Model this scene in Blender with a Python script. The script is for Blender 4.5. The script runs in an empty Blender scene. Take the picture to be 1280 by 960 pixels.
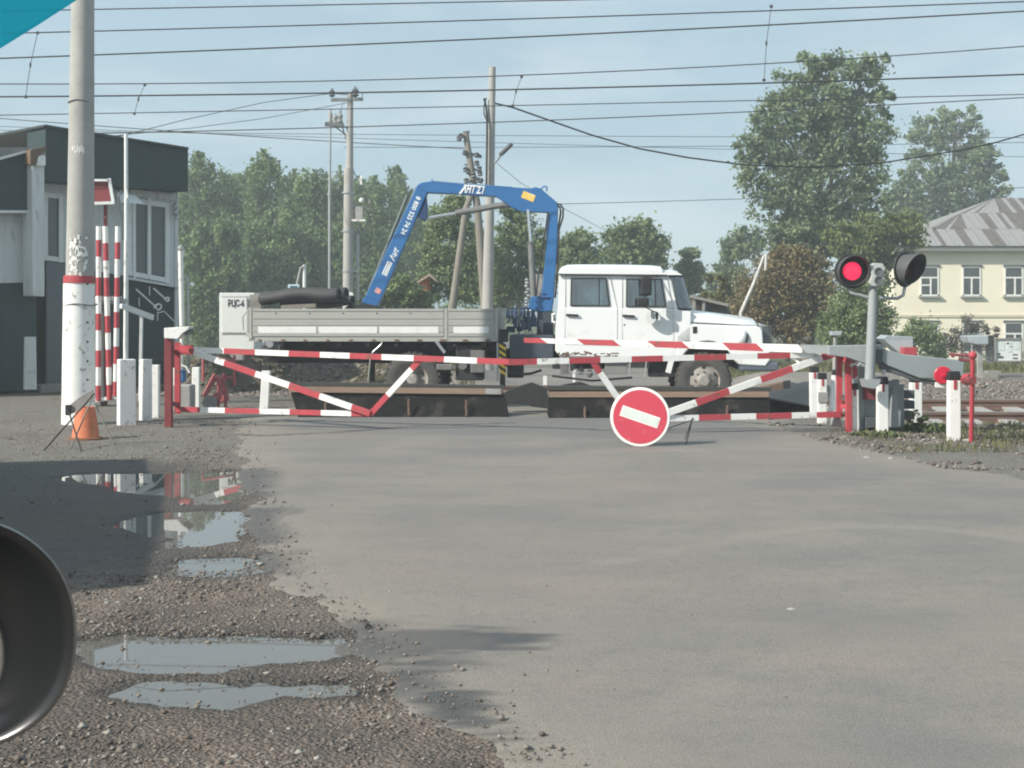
import bpy, math, random
import numpy as np
from mathutils import Vector, Matrix

random.seed(7)
RNG = np.random.default_rng(11)
scene = bpy.context.scene
COL = scene.collection
R = math.radians

# ---------------------------------------------------------------- camera model
F, CX, HY, CH = 1700.0, 640.0, 395.0, 1.54      # focal length in photo pixels, centre column, horizon row, eye height


def P(px, py, d):
    """photo pixel + real distance -> world point"""
    return Vector(((px - CX) * d / F, d, CH - (py - HY) * d / F))


def G(px, py, z=0.0):
    d = (CH - z) * F / (py - HY)
    return Vector(((px - CX) * d / F, d, z))


def on_line(A, B, px):
    k = (px - CX) / F
    t = (k * A.y - A.x) / ((B.x - A.x) - k * (B.y - A.y))
    return A + (B - A) * t


# ---------------------------------------------------------------- materials
MATS = {}


def mat(name, color, rough=0.7, metal=0.0, var=0.12, scale=6.0, bump=0.0, bscale=40.0,
        wear=None, wear_amt=0.0, wear_scale=5.0, spec=0.4, stretch=(1, 1, 1), coat=0.0):
    if name in MATS:
        return MATS[name]
    m = bpy.data.materials.new(name)
    m.use_nodes = True
    nt = m.node_tree
    N, L = nt.nodes, nt.links
    bs = N['Principled BSDF']
    bs.inputs['Roughness'].default_value = rough
    bs.inputs['Metallic'].default_value = metal
    bs.inputs['Specular IOR Level'].default_value = spec
    if coat:
        bs.inputs['Coat Weight'].default_value = coat
        bs.inputs['Coat Roughness'].default_value = 0.08
    tc = N.new('ShaderNodeTexCoord')
    mp = N.new('ShaderNodeMapping')
    mp.inputs['Scale'].default_value = stretch
    L.new(tc.outputs['Object'], mp.inputs['Vector'])
    n1 = N.new('ShaderNodeTexNoise')
    n1.inputs['Scale'].default_value = scale
    n1.inputs['Detail'].default_value = 6
    n1.inputs['Roughness'].default_value = 0.65
    L.new(mp.outputs['Vector'], n1.inputs['Vector'])
    mr = N.new('ShaderNodeMapRange')
    mr.inputs['From Min'].default_value = 0.25
    mr.inputs['From Max'].default_value = 0.75
    mr.inputs['To Min'].default_value = 1 - var
    mr.inputs['To Max'].default_value = 1 + var
    L.new(n1.outputs['Fac'], mr.inputs['Value'])
    vm = N.new('ShaderNodeVectorMath')
    vm.operation = 'SCALE'
    vm.inputs[0].default_value = color[:3]
    L.new(mr.outputs['Result'], vm.inputs['Scale'])
    out = vm.outputs['Vector']
    if wear is not None:
        n2 = N.new('ShaderNodeTexNoise')
        n2.inputs['Scale'].default_value = wear_scale
        n2.inputs['Detail'].default_value = 8
        n2.inputs['Roughness'].default_value = 0.7
        L.new(mp.outputs['Vector'], n2.inputs['Vector'])
        rp = N.new('ShaderNodeMapRange')
        c = 0.72 - 0.3 * wear_amt
        rp.inputs['From Min'].default_value = c
        rp.inputs['From Max'].default_value = c + 0.08
        L.new(n2.outputs['Fac'], rp.inputs['Value'])
        mx = N.new('ShaderNodeMix')
        mx.data_type = 'RGBA'
        L.new(rp.outputs['Result'], mx.inputs['Factor'])
        L.new(out, mx.inputs['A'])
        mx.inputs['B'].default_value = (*wear, 1)
        out = mx.outputs['Result']
    L.new(out, bs.inputs['Base Color'])
    if bump:
        n3 = N.new('ShaderNodeTexNoise')
        n3.inputs['Scale'].default_value = bscale
        n3.inputs['Detail'].default_value = 5
        L.new(mp.outputs['Vector'], n3.inputs['Vector'])
        b = N.new('ShaderNodeBump')
        b.inputs['Strength'].default_value = bump
        b.inputs['Distance'].default_value = 0.02
        L.new(n3.outputs['Fac'], b.inputs['Height'])
        L.new(b.outputs['Normal'], bs.inputs['Normal'])
    MATS[name] = m
    return m


def glass_mat(name, tint=(0.75, 0.82, 0.84), gloss=0.22):
    m = bpy.data.materials.new(name)
    m.use_nodes = True
    nt = m.node_tree
    N, L = nt.nodes, nt.links
    N.remove(N['Principled BSDF'])
    o = N['Material Output']
    t = N.new('ShaderNodeBsdfTransparent')
    t.inputs['Color'].default_value = (*tint, 1)
    g = N.new('ShaderNodeBsdfGlossy')
    g.inputs['Roughness'].default_value = 0.03
    fr = N.new('ShaderNodeFresnel')
    ma = N.new('ShaderNodeMath')
    ma.operation = 'ADD'
    ma.use_clamp = True
    ma.inputs[1].default_value = gloss
    L.new(fr.outputs['Fac'], ma.inputs[0])
    mx = N.new('ShaderNodeMixShader')
    L.new(ma.outputs[0], mx.inputs['Fac'])
    L.new(t.outputs[0], mx.inputs[1])
    L.new(g.outputs[0], mx.inputs[2])
    L.new(mx.outputs[0], o.inputs['Surface'])
    return m


def leaf_mat(name, c0, c1, transl=0.3):
    m = bpy.data.materials.new(name)
    m.use_nodes = True
    nt = m.node_tree
    N, L = nt.nodes, nt.links
    bs = N['Principled BSDF']
    bs.inputs['Roughness'].default_value = 0.55
    bs.inputs['Specular IOR Level'].default_value = 0.3
    at = N.new('ShaderNodeAttribute')
    at.attribute_name = 'tint'
    mx = N.new('ShaderNodeMix')
    mx.data_type = 'RGBA'
    mx.inputs['A'].default_value = (*c0, 1)
    mx.inputs['B'].default_value = (*c1, 1)
    L.new(at.outputs['Fac'], mx.inputs['Factor'])
    L.new(mx.outputs['Result'], bs.inputs['Base Color'])
    tr = N.new('ShaderNodeBsdfTranslucent')
    L.new(mx.outputs['Result'], tr.inputs['Color'])
    ms = N.new('ShaderNodeMixShader')
    ms.inputs['Fac'].default_value = transl
    L.new(bs.outputs[0], ms.inputs[1])
    L.new(tr.outputs[0], ms.inputs[2])
    L.new(ms.outputs[0], N['Material Output'].inputs['Surface'])
    return m


M_WHITE = mat('white_paint', (0.78, 0.78, 0.75), 0.55, var=0.06, scale=5, wear=(0.33, 0.31, 0.28), wear_amt=0.5, wear_scale=7)
M_RED = mat('red_paint', (0.42, 0.055, 0.07), 0.5, var=0.14, scale=6, wear=(0.2, 0.09, 0.07), wear_amt=0.55, wear_scale=9)
M_OLDRED = mat('old_red_paint', (0.2, 0.036, 0.042), 0.6, var=0.2, scale=6, wear=(0.16, 0.08, 0.06), wear_amt=0.5, wear_scale=9)
M_CONC = mat('concrete', (0.33, 0.325, 0.31), 0.9, var=0.18, scale=4, bump=0.4, bscale=60)
M_CONCD = mat('weathered_concrete', (0.25, 0.24, 0.22), 0.9, var=0.22, scale=3, bump=0.3, bscale=40)
M_GREY = mat('grey_paint', (0.29, 0.315, 0.32), 0.5, var=0.1, scale=4, wear=(0.2, 0.17, 0.14), wear_amt=0.3, wear_scale=6)
M_DGREY = mat('dark_grey_paint', (0.09, 0.1, 0.105), 0.6, var=0.15)
M_BLACK = mat('black_paint', (0.018, 0.019, 0.02), 0.6, var=0.3, scale=9)
M_RUBBER = mat('rubber', (0.03, 0.03, 0.031), 0.85, var=0.3, scale=7, bump=0.3, bscale=30)
M_TYRE = mat('dusty_tyre_rubber', (0.075, 0.072, 0.066), 0.9, var=0.3, scale=5, bump=0.4, bscale=30)
M_STEEL = mat('galvanised_steel', (0.42, 0.43, 0.43), 0.4, 0.6, var=0.12, scale=8)
M_CHROME = mat('chrome_rod', (0.75, 0.76, 0.76), 0.2, 0.9, var=0.03)
M_RUST = mat('rusty_steel', (0.15, 0.095, 0.07), 0.85, var=0.3, scale=8, bump=0.3)
M_WOOD = mat('weathered_wood', (0.22, 0.2, 0.17), 0.9, var=0.25, scale=6, stretch=(6, 6, 0.6), bump=0.3)


# ---------------------------------------------------------------- mesh builder
BASE = {}


class MB:
    def __init__(s):
        s.v, s.f, s.m = [], [], []

    def add(s, verts, faces, mi=0):
        o = len(s.v)
        s.v += [Vector(v) for v in verts]
        s.f += [tuple(i + o for i in f) for f in faces]
        s.m += [mi] * len(faces)
        return s

    def box(s, c, size, mi=0, rot=None):
        c = Vector(c)
        hx, hy, hz = size[0] / 2, size[1] / 2, size[2] / 2
        vs = [Vector((x, y, z)) for z in (-hz, hz) for y in (-hy, hy) for x in (-hx, hx)]
        if rot is not None:
            vs = [rot @ v for v in vs]
        return s.add([v + c for v in vs], [(0, 2, 3, 1), (4, 5, 7, 6), (0, 1, 5, 4), (2, 6, 7, 3), (0, 4, 6, 2), (1, 3, 7, 5)], mi)

    def span(s, a, b, mi=0):
        a, b = Vector(a), Vector(b)
        return s.box((a + b) / 2, [abs(b[i] - a[i]) for i in range(3)], mi)

    def beam(s, a, b, w, h, mi=0, up=Vector((0, 0, 1))):
        a, b = Vector(a), Vector(b)
        u = (b - a).normalized()
        if abs(u.dot(up)) > 0.999:
            up = Vector((0, 1, 0))
        sd = u.cross(up).normalized()
        uu = sd.cross(u).normalized()
        vs = []
        for p in (a, b):
            for sx, sz in ((-1, -1), (1, -1), (1, 1), (-1, 1)):
                vs.append(p + sd * (sx * w / 2) + uu * (sz * h / 2))
        return s.add(vs, [(0, 1, 2, 3), (7, 6, 5, 4), (0, 4, 5, 1), (1, 5, 6, 2), (2, 6, 7, 3), (3, 7, 4, 0)], mi)

    def tube(s, pts, rad, seg=8, mi=0, caps=True):
        pts = [Vector(p) for p in pts]
        if not hasattr(rad, '__len__'):
            rad = [rad] * len(pts)
        rings = []
        prev = None
        for i, p in enumerate(pts):
            if i == 0:
                u = pts[1] - p
            elif i == len(pts) - 1:
                u = p - pts[i - 1]
            else:
                u = (pts[i + 1] - p).normalized() + (p - pts[i - 1]).normalized()
            u.normalize()
            if prev is None:
                ref = Vector((0, 0, 1)) if abs(u.z) < 0.9 else Vector((1, 0, 0))
                a = u.cross(ref).normalized()
            else:
                a = (prev - u * prev.dot(u)).normalized()
            prev = a
            b = u.cross(a)
            rings.append([p + a * (rad[i] * math.cos(2 * math.pi * k / seg)) + b * (rad[i] * math.sin(2 * math.pi * k / seg)) for k in range(seg)])
        vs = [v for r in rings for v in r]
        fs = []
        for i in range(len(pts) - 1):
            for k in range(seg):
                k2 = (k + 1) % seg
                fs.append((i * seg + k, i * seg + k2, (i + 1) * seg + k2, (i + 1) * seg + k))
        if caps:
            fs.append(tuple(reversed(range(seg))))
            fs.append(tuple(range((len(pts) - 1) * seg, len(pts) * seg)))
        return s.add(vs, fs, mi)

    def lathe(s, prof, c, axis=Vector((0, 0, 1)), seg=24, mi=0):
        """prof: list of (radius, offset along axis)"""
        c, axis = Vector(c), Vector(axis).normalized()
        ref = Vector((0, 0, 1)) if abs(axis.z) < 0.9 else Vector((1, 0, 0))
        a = axis.cross(ref).normalized()
        b = axis.cross(a)
        vs, fs = [], []
        for r, o in prof:
            for k in range(seg):
                t = 2 * math.pi * k / seg
                vs.append(c + axis * o + a * (max(r, 1e-4) * math.cos(t)) + b * (max(r, 1e-4) * math.sin(t)))
        for i in range(len(prof) - 1):
            for k in range(seg):
                k2 = (k + 1) % seg
                fs.append((i * seg + k, i * seg + k2, (i + 1) * seg + k2, (i + 1) * seg + k))
        return s.add(vs, fs, mi)

    def prism(s, front, vec, mi=0):
        """polygon extruded by vec"""
        front = [Vector(p) for p in front]
        n = len(front)
        vec = Vector(vec)
        vs = front + [p + vec for p in front]
        fs = [tuple(range(n)), tuple(reversed(range(n, 2 * n)))]
        for i in range(n):
            j = (i + 1) % n
            fs.append((i, i + n, j + n, j))
        return s.add(vs, fs, mi)

    def ball(s, c, r, seg=12, rings=8, mi=0):
        if not hasattr(r, '__len__'):
            r = (r, r, r)
        c = Vector(c)
        vs, fs = [], []
        for i in range(rings + 1):
            a = math.pi * i / rings
            for k in range(seg):
                t = 2 * math.pi * k / seg
                rr = max(math.sin(a), 1e-3)
                vs.append(c + Vector((r[0] * rr * math.cos(t), r[1] * rr * math.sin(t), r[2] * math.cos(a))))
        for i in range(rings):
            for k in range(seg):
                k2 = (k + 1) % seg
                fs.append((i * seg + k, (i + 1) * seg + k, (i + 1) * seg + k2, i * seg + k2))
        return s.add(vs, fs, mi)

    def build(s, name, mats, parent=None, bevel=0.0, smooth=None, base=None, label=None):
        if not isinstance(mats, (list, tuple)):
            mats = [mats]
        off = Vector((0, 0, 0))
        if parent is not None:
            off = BASE[parent.name]
        elif base is not None:
            off = Vector(base)
        me = bpy.data.meshes.new(name)
        me.from_pydata([v - off for v in s.v], [], s.f)
        for m in mats:
            me.materials.append(m)
        me.polygons.foreach_set('material_index', s.m)
        if smooth:
            me.polygons.foreach_set('use_smooth', [True] * len(me.polygons))
            me.set_sharp_from_angle(angle=R(smooth))
        me.update()
        o = bpy.data.objects.new(name, me)
        COL.objects.link(o)
        if parent is not None:
            o.parent = parent
            BASE[o.name] = off
        else:
            o.location = off
            BASE[o.name] = off.copy()
        if bevel:
            b = o.modifiers.new('bevel', 'BEVEL')
            b.width = bevel
            b.segments = 2
            b.limit_method = 'ANGLE'
            b.angle_limit = R(40)
        if label:
            o['label'] = label
        return o


def tag(o, label, cat, group=None):
    o['label'] = label
    o['category'] = cat
    if group:
        o['group'] = group
    return o


def thing(name, label, cat, loc, group=None, local=False, rotz=0.0):
    o = bpy.data.objects.new(name, None)
    COL.objects.link(o)
    o.location = loc
    o.rotation_euler = (0, 0, rotz)
    o.empty_display_size = 0.2
    BASE[o.name] = Vector((0, 0, 0)) if local else Vector(loc)
    return tag(o, label, cat, group)


def np_mesh(name, verts, faces, mats, attrs=None, smooth=False):
    me = bpy.data.meshes.new(name)
    n, k = faces.shape
    me.vertices.add(len(verts))
    me.vertices.foreach_set('co', np.ascontiguousarray(verts, dtype=np.float32).ravel())
    me.loops.add(n * k)
    me.loops.foreach_set('vertex_index', np.ascontiguousarray(faces, dtype=np.int32).ravel())
    me.polygons.add(n)
    me.polygons.foreach_set('loop_start', np.arange(0, n * k, k, dtype=np.int32))
    if smooth:
        me.polygons.foreach_set('use_smooth', np.ones(n, dtype=bool))
    for m in (mats if isinstance(mats, (list, tuple)) else [mats]):
        me.materials.append(m)
    for an, av in (attrs or {}).items():
        a = me.attributes.new(an, 'FLOAT', 'POINT')
        a.data.foreach_set('value', np.ascontiguousarray(av, dtype=np.float32))
    me.update(calc_edges=True)
    me.validate()
    return me


def text_mesh(body, height, m, shear=0.0, spacing=1.0, extr=0.004, bold=.02):
    cu = bpy.data.curves.new('txt', 'FONT')
    cu.body = body
    cu.size = height
    cu.shear = shear
    cu.extrude = extr
    cu.space_character = spacing
    cu.align_x = 'CENTER'
    cu.align_y = 'CENTER'
    cu.resolution_u = 3
    cu.offset = bold * height
    to = bpy.data.objects.new('txt', cu)
    COL.objects.link(to)
    dg = bpy.context.evaluated_depsgraph_get()
    me = bpy.data.meshes.new_from_object(to.evaluated_get(dg))
    bpy.data.objects.remove(to)
    me.materials.clear()
    me.materials.append(m)
    return me


def put_text(name, body, height, m, parent, centre, xdir, updir, width=None, **kw):
    """letters as a mesh in the parent's mesh space: centre, reading direction, up direction"""
    me = text_mesh(body, height, m, **kw)
    x = Vector(xdir).normalized()
    n = x.cross(Vector(updir)).normalized()
    u = n.cross(x).normalized()
    co = [v.co.copy() for v in me.vertices]
    w = max(c.x for c in co) - min(c.x for c in co)
    sx = 1.0 if width is None else width / w
    off = BASE[parent.name]
    for v, c in zip(me.vertices, co):
        v.co = Vector(centre) + x * (c.x * sx) + u * c.y + n * c.z - off
    o = bpy.data.objects.new(name, me)
    COL.objects.link(o)
    o.parent = parent
    BASE[o.name] = off
    return o


# ---------------------------------------------------------------- numpy noise and masks
_LAT = {}


def vnoise(x, y, scale, seed=0):
    if seed not in _LAT:
        _LAT[seed] = np.random.default_rng(1000 + seed).random((256, 256))
    g = _LAT[seed]
    x = np.asarray(x) * scale
    y = np.asarray(y) * scale
    xi, yi = np.floor(x).astype(int), np.floor(y).astype(int)
    fx, fy = x - xi, y - yi
    fx, fy = fx * fx * (3 - 2 * fx), fy * fy * (3 - 2 * fy)
    a = g[xi % 256, yi % 256]
    b = g[(xi + 1) % 256, yi % 256]
    c = g[xi % 256, (yi + 1) % 256]
    d = g[(xi + 1) % 256, (yi + 1) % 256]
    return (a * (1 - fx) + b * fx) * (1 - fy) + (c * (1 - fx) + d * fx) * fy


def fbm(x, y, scale, oct=4, seed=0):
    s, amp, tot = 0, 1.0, 0
    for i in range(oct):
        s = s + amp * vnoise(x, y, scale * 2 ** i, seed + i)
        tot += amp
        amp *= 0.55
    return s / tot


def smooth(a, b, x):
    t = np.clip((np.asarray(x, dtype=float) - a) / (b - a), 0, 1)
    return t * t * (3 - 2 * t)


def poly_sd(poly, x, y):
    """signed distance, positive inside"""
    x, y = np.asarray(x, dtype=float), np.asarray(y, dtype=float)
    inside = np.zeros(x.shape, bool)
    dist = np.full(x.shape, 1e9)
    n = len(poly)
    for i in range(n):
        x0, y0 = poly[i]
        x1, y1 = poly[(i + 1) % n]
        dx, dy = x1 - x0, y1 - y0
        t = np.clip(((x - x0) * dx + (y - y0) * dy) / (dx * dx + dy * dy + 1e-12), 0, 1)
        dist = np.minimum(dist, np.hypot(x - x0 - t * dx, y - y0 - t * dy))
        c = (y0 > y) != (y1 > y)
        with np.errstate(divide='ignore', invalid='ignore'):
            inside ^= c & (x < (x1 - x0) * (y - y0) / (y1 - y0 + 1e-12) + x0)
    return np.where(inside, dist, -dist)


def gpoly(pts):
    return [tuple(G(px, py).xy) for px, py in pts]

HAZE, EXPO = 0.0022, 0.74
VEIL0, VEIL1, VEIL_C = 0.82, 0.97, (1.72, 2.36, 2.8)
# ================================================================ GROUND
ROAD = gpoly([(300, 556), (312, 595), (322, 640), (332, 690), (368, 735), (432, 782), (482, 830), (540, 885), (600, 930), (650, 975), (720, 1060), (800, 1300)]) + \
       [(3.0, 1.0), (14, 1.0), (16, 12.5)] + gpoly([(1500, 632), (1280, 601), (1180, 583), (1090, 564), (1005, 543), (965, 531)]) + \
       [(4.15, 20.2), (5.6, 22.5), (7.2, 25.5), (8.5, 28.5), (5.0, 40.0), (-0.8, 40.0), (-1.5, 27.5), (-3.6, 26.5), (-4.0, 20.4)]
PUD = [
    gpoly([(70, 597), (110, 592), (200, 590), (305, 590), (312, 600), (298, 620), (262, 627), (222, 622), (190, 616), (130, 606)]),
    gpoly([(178, 650), (200, 642), (250, 640), (305, 641), (304, 676), (262, 682), (222, 681), (212, 668), (184, 662)]),
    gpoly([(226, 703), (250, 696), (300, 694), (314, 698), (318, 710), (280, 716), (240, 713)]),
    gpoly([(80, 800), (150, 794), (250, 795), (340, 792), (425, 794), (446, 812), (420, 824), (310, 831), (240, 834), (180, 828), (110, 822)]),
    gpoly([(162, 862), (195, 852), (300, 852), (320, 842), (345, 846), (360, 852), (440, 850), (445, 862), (350, 868), (280, 882), (215, 878)]),
]
PUD_Z = -0.012
WET = [
    gpoly([(432, 788), (520, 783), (610, 785), (690, 794), (752, 808), (690, 816), (640, 820), (600, 828), (520, 830), (470, 826), (440, 806)]),
    gpoly([(470, 845), (520, 842), (540, 860), (600, 865), (610, 885), (640, 905), (600, 920), (640, 940), (640, 990), (560, 990), (520, 900)]),
    gpoly([(330, 640), (345, 650), (350, 700), (330, 720), (300, 715), (316, 700)]),
]


def gh(x, y):
    """large-scale ground height"""
    x, y = np.asarray(x, dtype=float), np.asarray(y, dtype=float)
    z = np.zeros(np.broadcast(x, y).shape)
    amp = 0.66 + 0.17 * smooth(-4.5, -6.4, x)
    near = smooth(-4.3, -5.9, x + (vnoise(x, y, 1.1, 7) - .5) * .8) * smooth(31, 29, y)
    amp = amp * (.86 + .28 * vnoise(x, y, .9, 8))
    z = z + amp * smooth(28.2 - 2.2 * near, 29.8 - 2.7 * near, y) * (1 - smooth(36, 44, y)) * smooth(0.5, -2.5, x) * smooth(-6.75, -6.1, x - .0 * (y - 28))
    rt = smooth(4.7, 5.6, x)
    z = z - 0.10 * rt * smooth(19.3, 19.9, y) * (1 - smooth(21.4, 22.0, y))
    z = z + 0.30 * rt * smooth(23.6, 25.2, y) * (1 - smooth(29.5, 34, y))
    z = z - 1.2 * smooth(40, 62, y)
    return z


def gz(x, y):
    return float(gh(np.array([x]), np.array([y]))[0])


def axis(segs):
    out = [segs[0][0]]
    for a, b, n in segs:
        out += list(np.linspace(a, b, n + 1)[1:])
    return np.array(out)


def grid(xs, ys):
    X, Y = np.meshgrid(xs, ys)
    nx, ny = len(xs), len(ys)
    i = np.arange(nx * ny).reshape(ny, nx)
    faces = np.stack([i[:-1, :-1], i[:-1, 1:], i[1:, 1:], i[1:, :-1]], -1).reshape(-1, 4)
    return X.ravel(), Y.ravel(), faces


near_y = [3.0]
while near_y[-1] < 34:
    d = near_y[-1]
    near_y.append(d + min(0.12, max(0.016, d * d / 1360 * 0.62)))
XS = axis([(-900, -60, 8), (-60, -12, 16), (-12, -7.2, 50), (-7.2, 1.5, 230), (1.5, 12, 100), (12, 60, 16), (60, 900, 8)])
YS = np.concatenate([axis([(-60, 3.0, 14)])[:-1], np.array(near_y), axis([(near_y[-1], 70, 40), (70, 1600, 16)])[1:]])
gx, gy, gf = grid(XS, YS)
road_sd = poly_sd(ROAD, gx, gy)
base = gh(gx, gy)
nearw = 1 - smooth(30, 45, gy)
amp = smooth(0.25, -0.35, road_sd) * nearw
hn = (fbm(gx, gy, 0.9, 3, 3) - 0.5) * 0.012 + (fbm(gx, gy, 7.0, 3, 9) - 0.5) * 0.016
hn = np.clip(hn, -0.0085, 0.02)
wet = np.zeros_like(gx)
z = base + hn * amp - 0.012 * smooth(0.0, 0.3, road_sd)
for pi, p in enumerate(PUD):
    m = (gx > min(q[0] for q in p) - .6) & (gx < max(q[0] for q in p) + .6) & (gy > min(q[1] for q in p) - .9) & (gy < max(q[1] for q in p) + .9)
    jit = (fbm(gx[m], gy[m], 1.9, 4, 21) - 0.5) * 0.42 + (fbm(gx[m], gy[m], 11, 2, 25) - 0.5) * 0.09
    sd = poly_sd(p, gx[m], gy[m]) + jit * (1 if pi < 3 else .62) + (.05 if pi < 3 else .015)
    z[m] = z[m] * (1 - 0.75 * smooth(-0.05, 0.1, sd)) - 0.034 * smooth(-0.12, 0.10, sd)
    wet[m] = np.maximum(wet[m], smooth(-0.38, 0.02, sd))
for p in WET:
    jit = (fbm(gx, gy, 3.0, 4, 31) - 0.5) * 0.5
    wet = np.maximum(wet, 0.8 * smooth(-0.05, 0.12, poly_sd(p, gx, gy) + jit))
# muddy, damp lot between the puddles, coloured darker to deepen the van's shadow
mud_shade = poly_sd(gpoly([(-400, 575), (250, 572), (318, 640), (330, 720), (200, 730), (-400, 740)]), gx, gy) + (fbm(gx, gy, 0.8, 4, 41) - 0.5) * 2.2
wet = np.maximum(wet, 0.85 * smooth(-0.3, 0.7, mud_shade))
wet = np.maximum(wet, 0.6 * smooth(.48, .66, fbm(gx, gy, .8, 4, 46)) * smooth(13, 11, gy) * smooth(.5, -.5, road_sd))
brown = np.clip(smooth(13.5, 9.5, gy) * 0.9 + (fbm(gx, gy, 0.35, 3, 51) - 0.5) * 0.9, 0, 1)
grass = smooth(29.5, 33, gy + (fbm(gx, gy, 0.5, 3, 61) - 0.5) * 6) * smooth(-1, 6, np.abs(gx))
weed = smooth(0.5, 0.72, fbm(gx, gy, 0.9, 3, 66)) * smooth(4.0, 5.0, gx) * smooth(15.2, 16.4, gy) * (1 - smooth(19, 20, gy))
grass = np.maximum(grass, 0.65 * weed)
bankm = smooth(25.8, 27.0, gy) * smooth(0.5, -1.5, gx) * (1 - smooth(38, 44, gy))
brown = np.clip(np.maximum(brown, 0.95 * bankm), 0, 1)
grass = np.maximum(grass, bankm * smooth(.45, .62, fbm(gx, gy, .9, 4, 68)) * .75)


def ground_material():
    m = bpy.data.materials.new('gravel_ground')
    m.use_nodes = True
    nt = m.node_tree
    N, L = nt.nodes, nt.links
    bs = N['Principled BSDF']
    tc = N.new('ShaderNodeTexCoord')

    def attr(n):
        a = N.new('ShaderNodeAttribute')
        a.attribute_name = n
        return a.outputs['Fac']

    def noise(s, d=6, r=0.65):
        n = N.new('ShaderNodeTexNoise')
        n.inputs['Scale'].default_value = s
        n.inputs['Detail'].default_value = d
        n.inputs['Roughness'].default_value = r
        L.new(tc.outputs['Object'], n.inputs['Vector'])
        return n.outputs['Fac']

    def mix(f, a, b, mode='MIX'):
        x = N.new('ShaderNodeMix')
        x.data_type = 'RGBA'
        x.blend_type = mode
        for k, v in (('Factor', f), ('A', a), ('B', b)):
            if isinstance(v, (tuple, float, int)):
                x.inputs[k].default_value = (*v, 1) if isinstance(v, tuple) else v
            else:
                L.new(v, x.inputs[k])
        return x.outputs['Result']

    def ramp(f, a, b, lo=0.0, hi=1.0):
        r = N.new('ShaderNodeMapRange')
        r.inputs['From Min'].default_value = a
        r.inputs['From Max'].default_value = b
        r.inputs['To Min'].default_value = lo
        r.inputs['To Max'].default_value = hi
        L.new(f, r.inputs['Value'])
        return r.outputs['Result']
    vo = N.new('ShaderNodeTexVoronoi')
    vo.inputs['Scale'].default_value = 52
    vo.inputs['Randomness'].default_value = 1
    L.new(tc.outputs['Object'], vo.inputs['Vector'])
    sep = N.new('ShaderNodeSeparateColor')
    L.new(vo.outputs['Color'], sep.inputs['Color'])
    grey = mix(ramp(sep.outputs['Red'], 0.15, 0.95), (0.135, 0.125, 0.108), (0.26, 0.245, 0.215))
    bro = mix(ramp(sep.outputs['Red'], 0.2, 0.95), (0.135, 0.092, 0.065), (0.26, 0.195, 0.15))
    c = mix(attr('brown'), grey, bro)
    c = mix(ramp(noise(1.4), 0.45, 0.7, 0, 0.6), c, (0.13, 0.105, 0.085))
    c = mix(ramp(noise(160, 3), 0.35, 0.75, 0, 0.55), c, (0.26, 0.25, 0.235))
    g = mix(ramp(noise(2.2), 0.35, 0.65), (0.05, 0.065, 0.022), (0.12, 0.115, 0.055))
    c = mix(attr('grass'), c, g)
    wet_shade = ramp(attr("wet"), 0, 1, 0, 0.72)  # dampness, plus the extra darkening painted into the shadowed mud
    c = mix(wet_shade, c, (0.026, 0.025, 0.023))
    L.new(c, bs.inputs['Base Color'])
    r = N.new('ShaderNodeMapRange')
    r.inputs['To Min'].default_value = 0.95
    r.inputs['To Max'].default_value = 0.5
    L.new(attr('wet'), r.inputs['Value'])
    L.new(r.outputs['Result'], bs.inputs['Roughness'])
    bs.inputs['Specular IOR Level'].default_value = 0.25
    b = N.new('ShaderNodeBump')
    b.inputs['Strength'].default_value = 0.9
    b.inputs['Distance'].default_value = 0.02
    ad = N.new('ShaderNodeMath')
    ad.operation = 'ADD'
    inv = ramp(vo.outputs['Distance'], 0.0, 0.7, 1.0, 0.0)
    L.new(inv, ad.inputs[0])
    L.new(noise(70, 4), ad.inputs[1])
    L.new(ad.outputs[0], b.inputs['Height'])
    L.new(b.outputs['Normal'], bs.inputs['Normal'])
    return m


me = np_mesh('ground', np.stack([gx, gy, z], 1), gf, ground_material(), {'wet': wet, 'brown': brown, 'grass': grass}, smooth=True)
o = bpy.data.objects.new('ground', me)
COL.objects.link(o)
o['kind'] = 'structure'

# ---------------------------------------------------------------- road sheet
rx = axis([(-5.2, 2.2, 260), (2.2, 17, 150)])
ry = np.array([y for y in near_y]) if near_y[0] > 1 else near_y
ry = np.concatenate([axis([(1.2, 3.0, 10)])[:-1], ry[::1], axis([(near_y[-1], 40, 20)])[1:]])
X, Y, rf = grid(rx, ry)
sd = poly_sd(ROAD, X, Y) + (fbm(X, Y, 1.3, 4, 71) - 0.5) * 0.42 + (fbm(X, Y, 11, 2, 75) - 0.5) * 0.12
keep = (sd[rf] > -0.14).all(1)
rf = rf[keep]
used = np.unique(rf)
remap = np.full(len(X), -1)
remap[used] = np.arange(len(used))
rf = remap[rf]
X, Y, sd = X[used], Y[used], sd[used]
Z = gh(X, Y) + 0.004 + 0.012 * smooth(0, 0.35, sd) - 0.30 * np.clip(-sd, 0, 0.14) + (fbm(X, Y, 0.5, 2, 81) - 0.5) * 0.01 * smooth(0, .4, sd)
rw = np.zeros_like(X)
for p in WET[:2]:
    jit = (fbm(X, Y, 2.0, 4, 91) - 0.5) * 0.55 + (fbm(X * 0.35, Y * 2.0, 6.0, 3, 95) - 0.5) * 0.5
    rw = np.maximum(rw, smooth(-0.05, 0.2, poly_sd(p, X, Y) + jit) * (.75 + .25 * smooth(.3, .55, fbm(X, Y, 5, 3, 93))))
for p in PUD:
    rw = np.maximum(rw, 0.8 * smooth(-0.45, -0.1, poly_sd(p, X, Y) + (fbm(X, Y, 3.0, 4, 97) - 0.5) * 0.4))
dust = smooth(0.9, 0.05, sd + (fbm(X, Y, 0.9, 3, 98) - 0.5) * 1.4)


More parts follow.
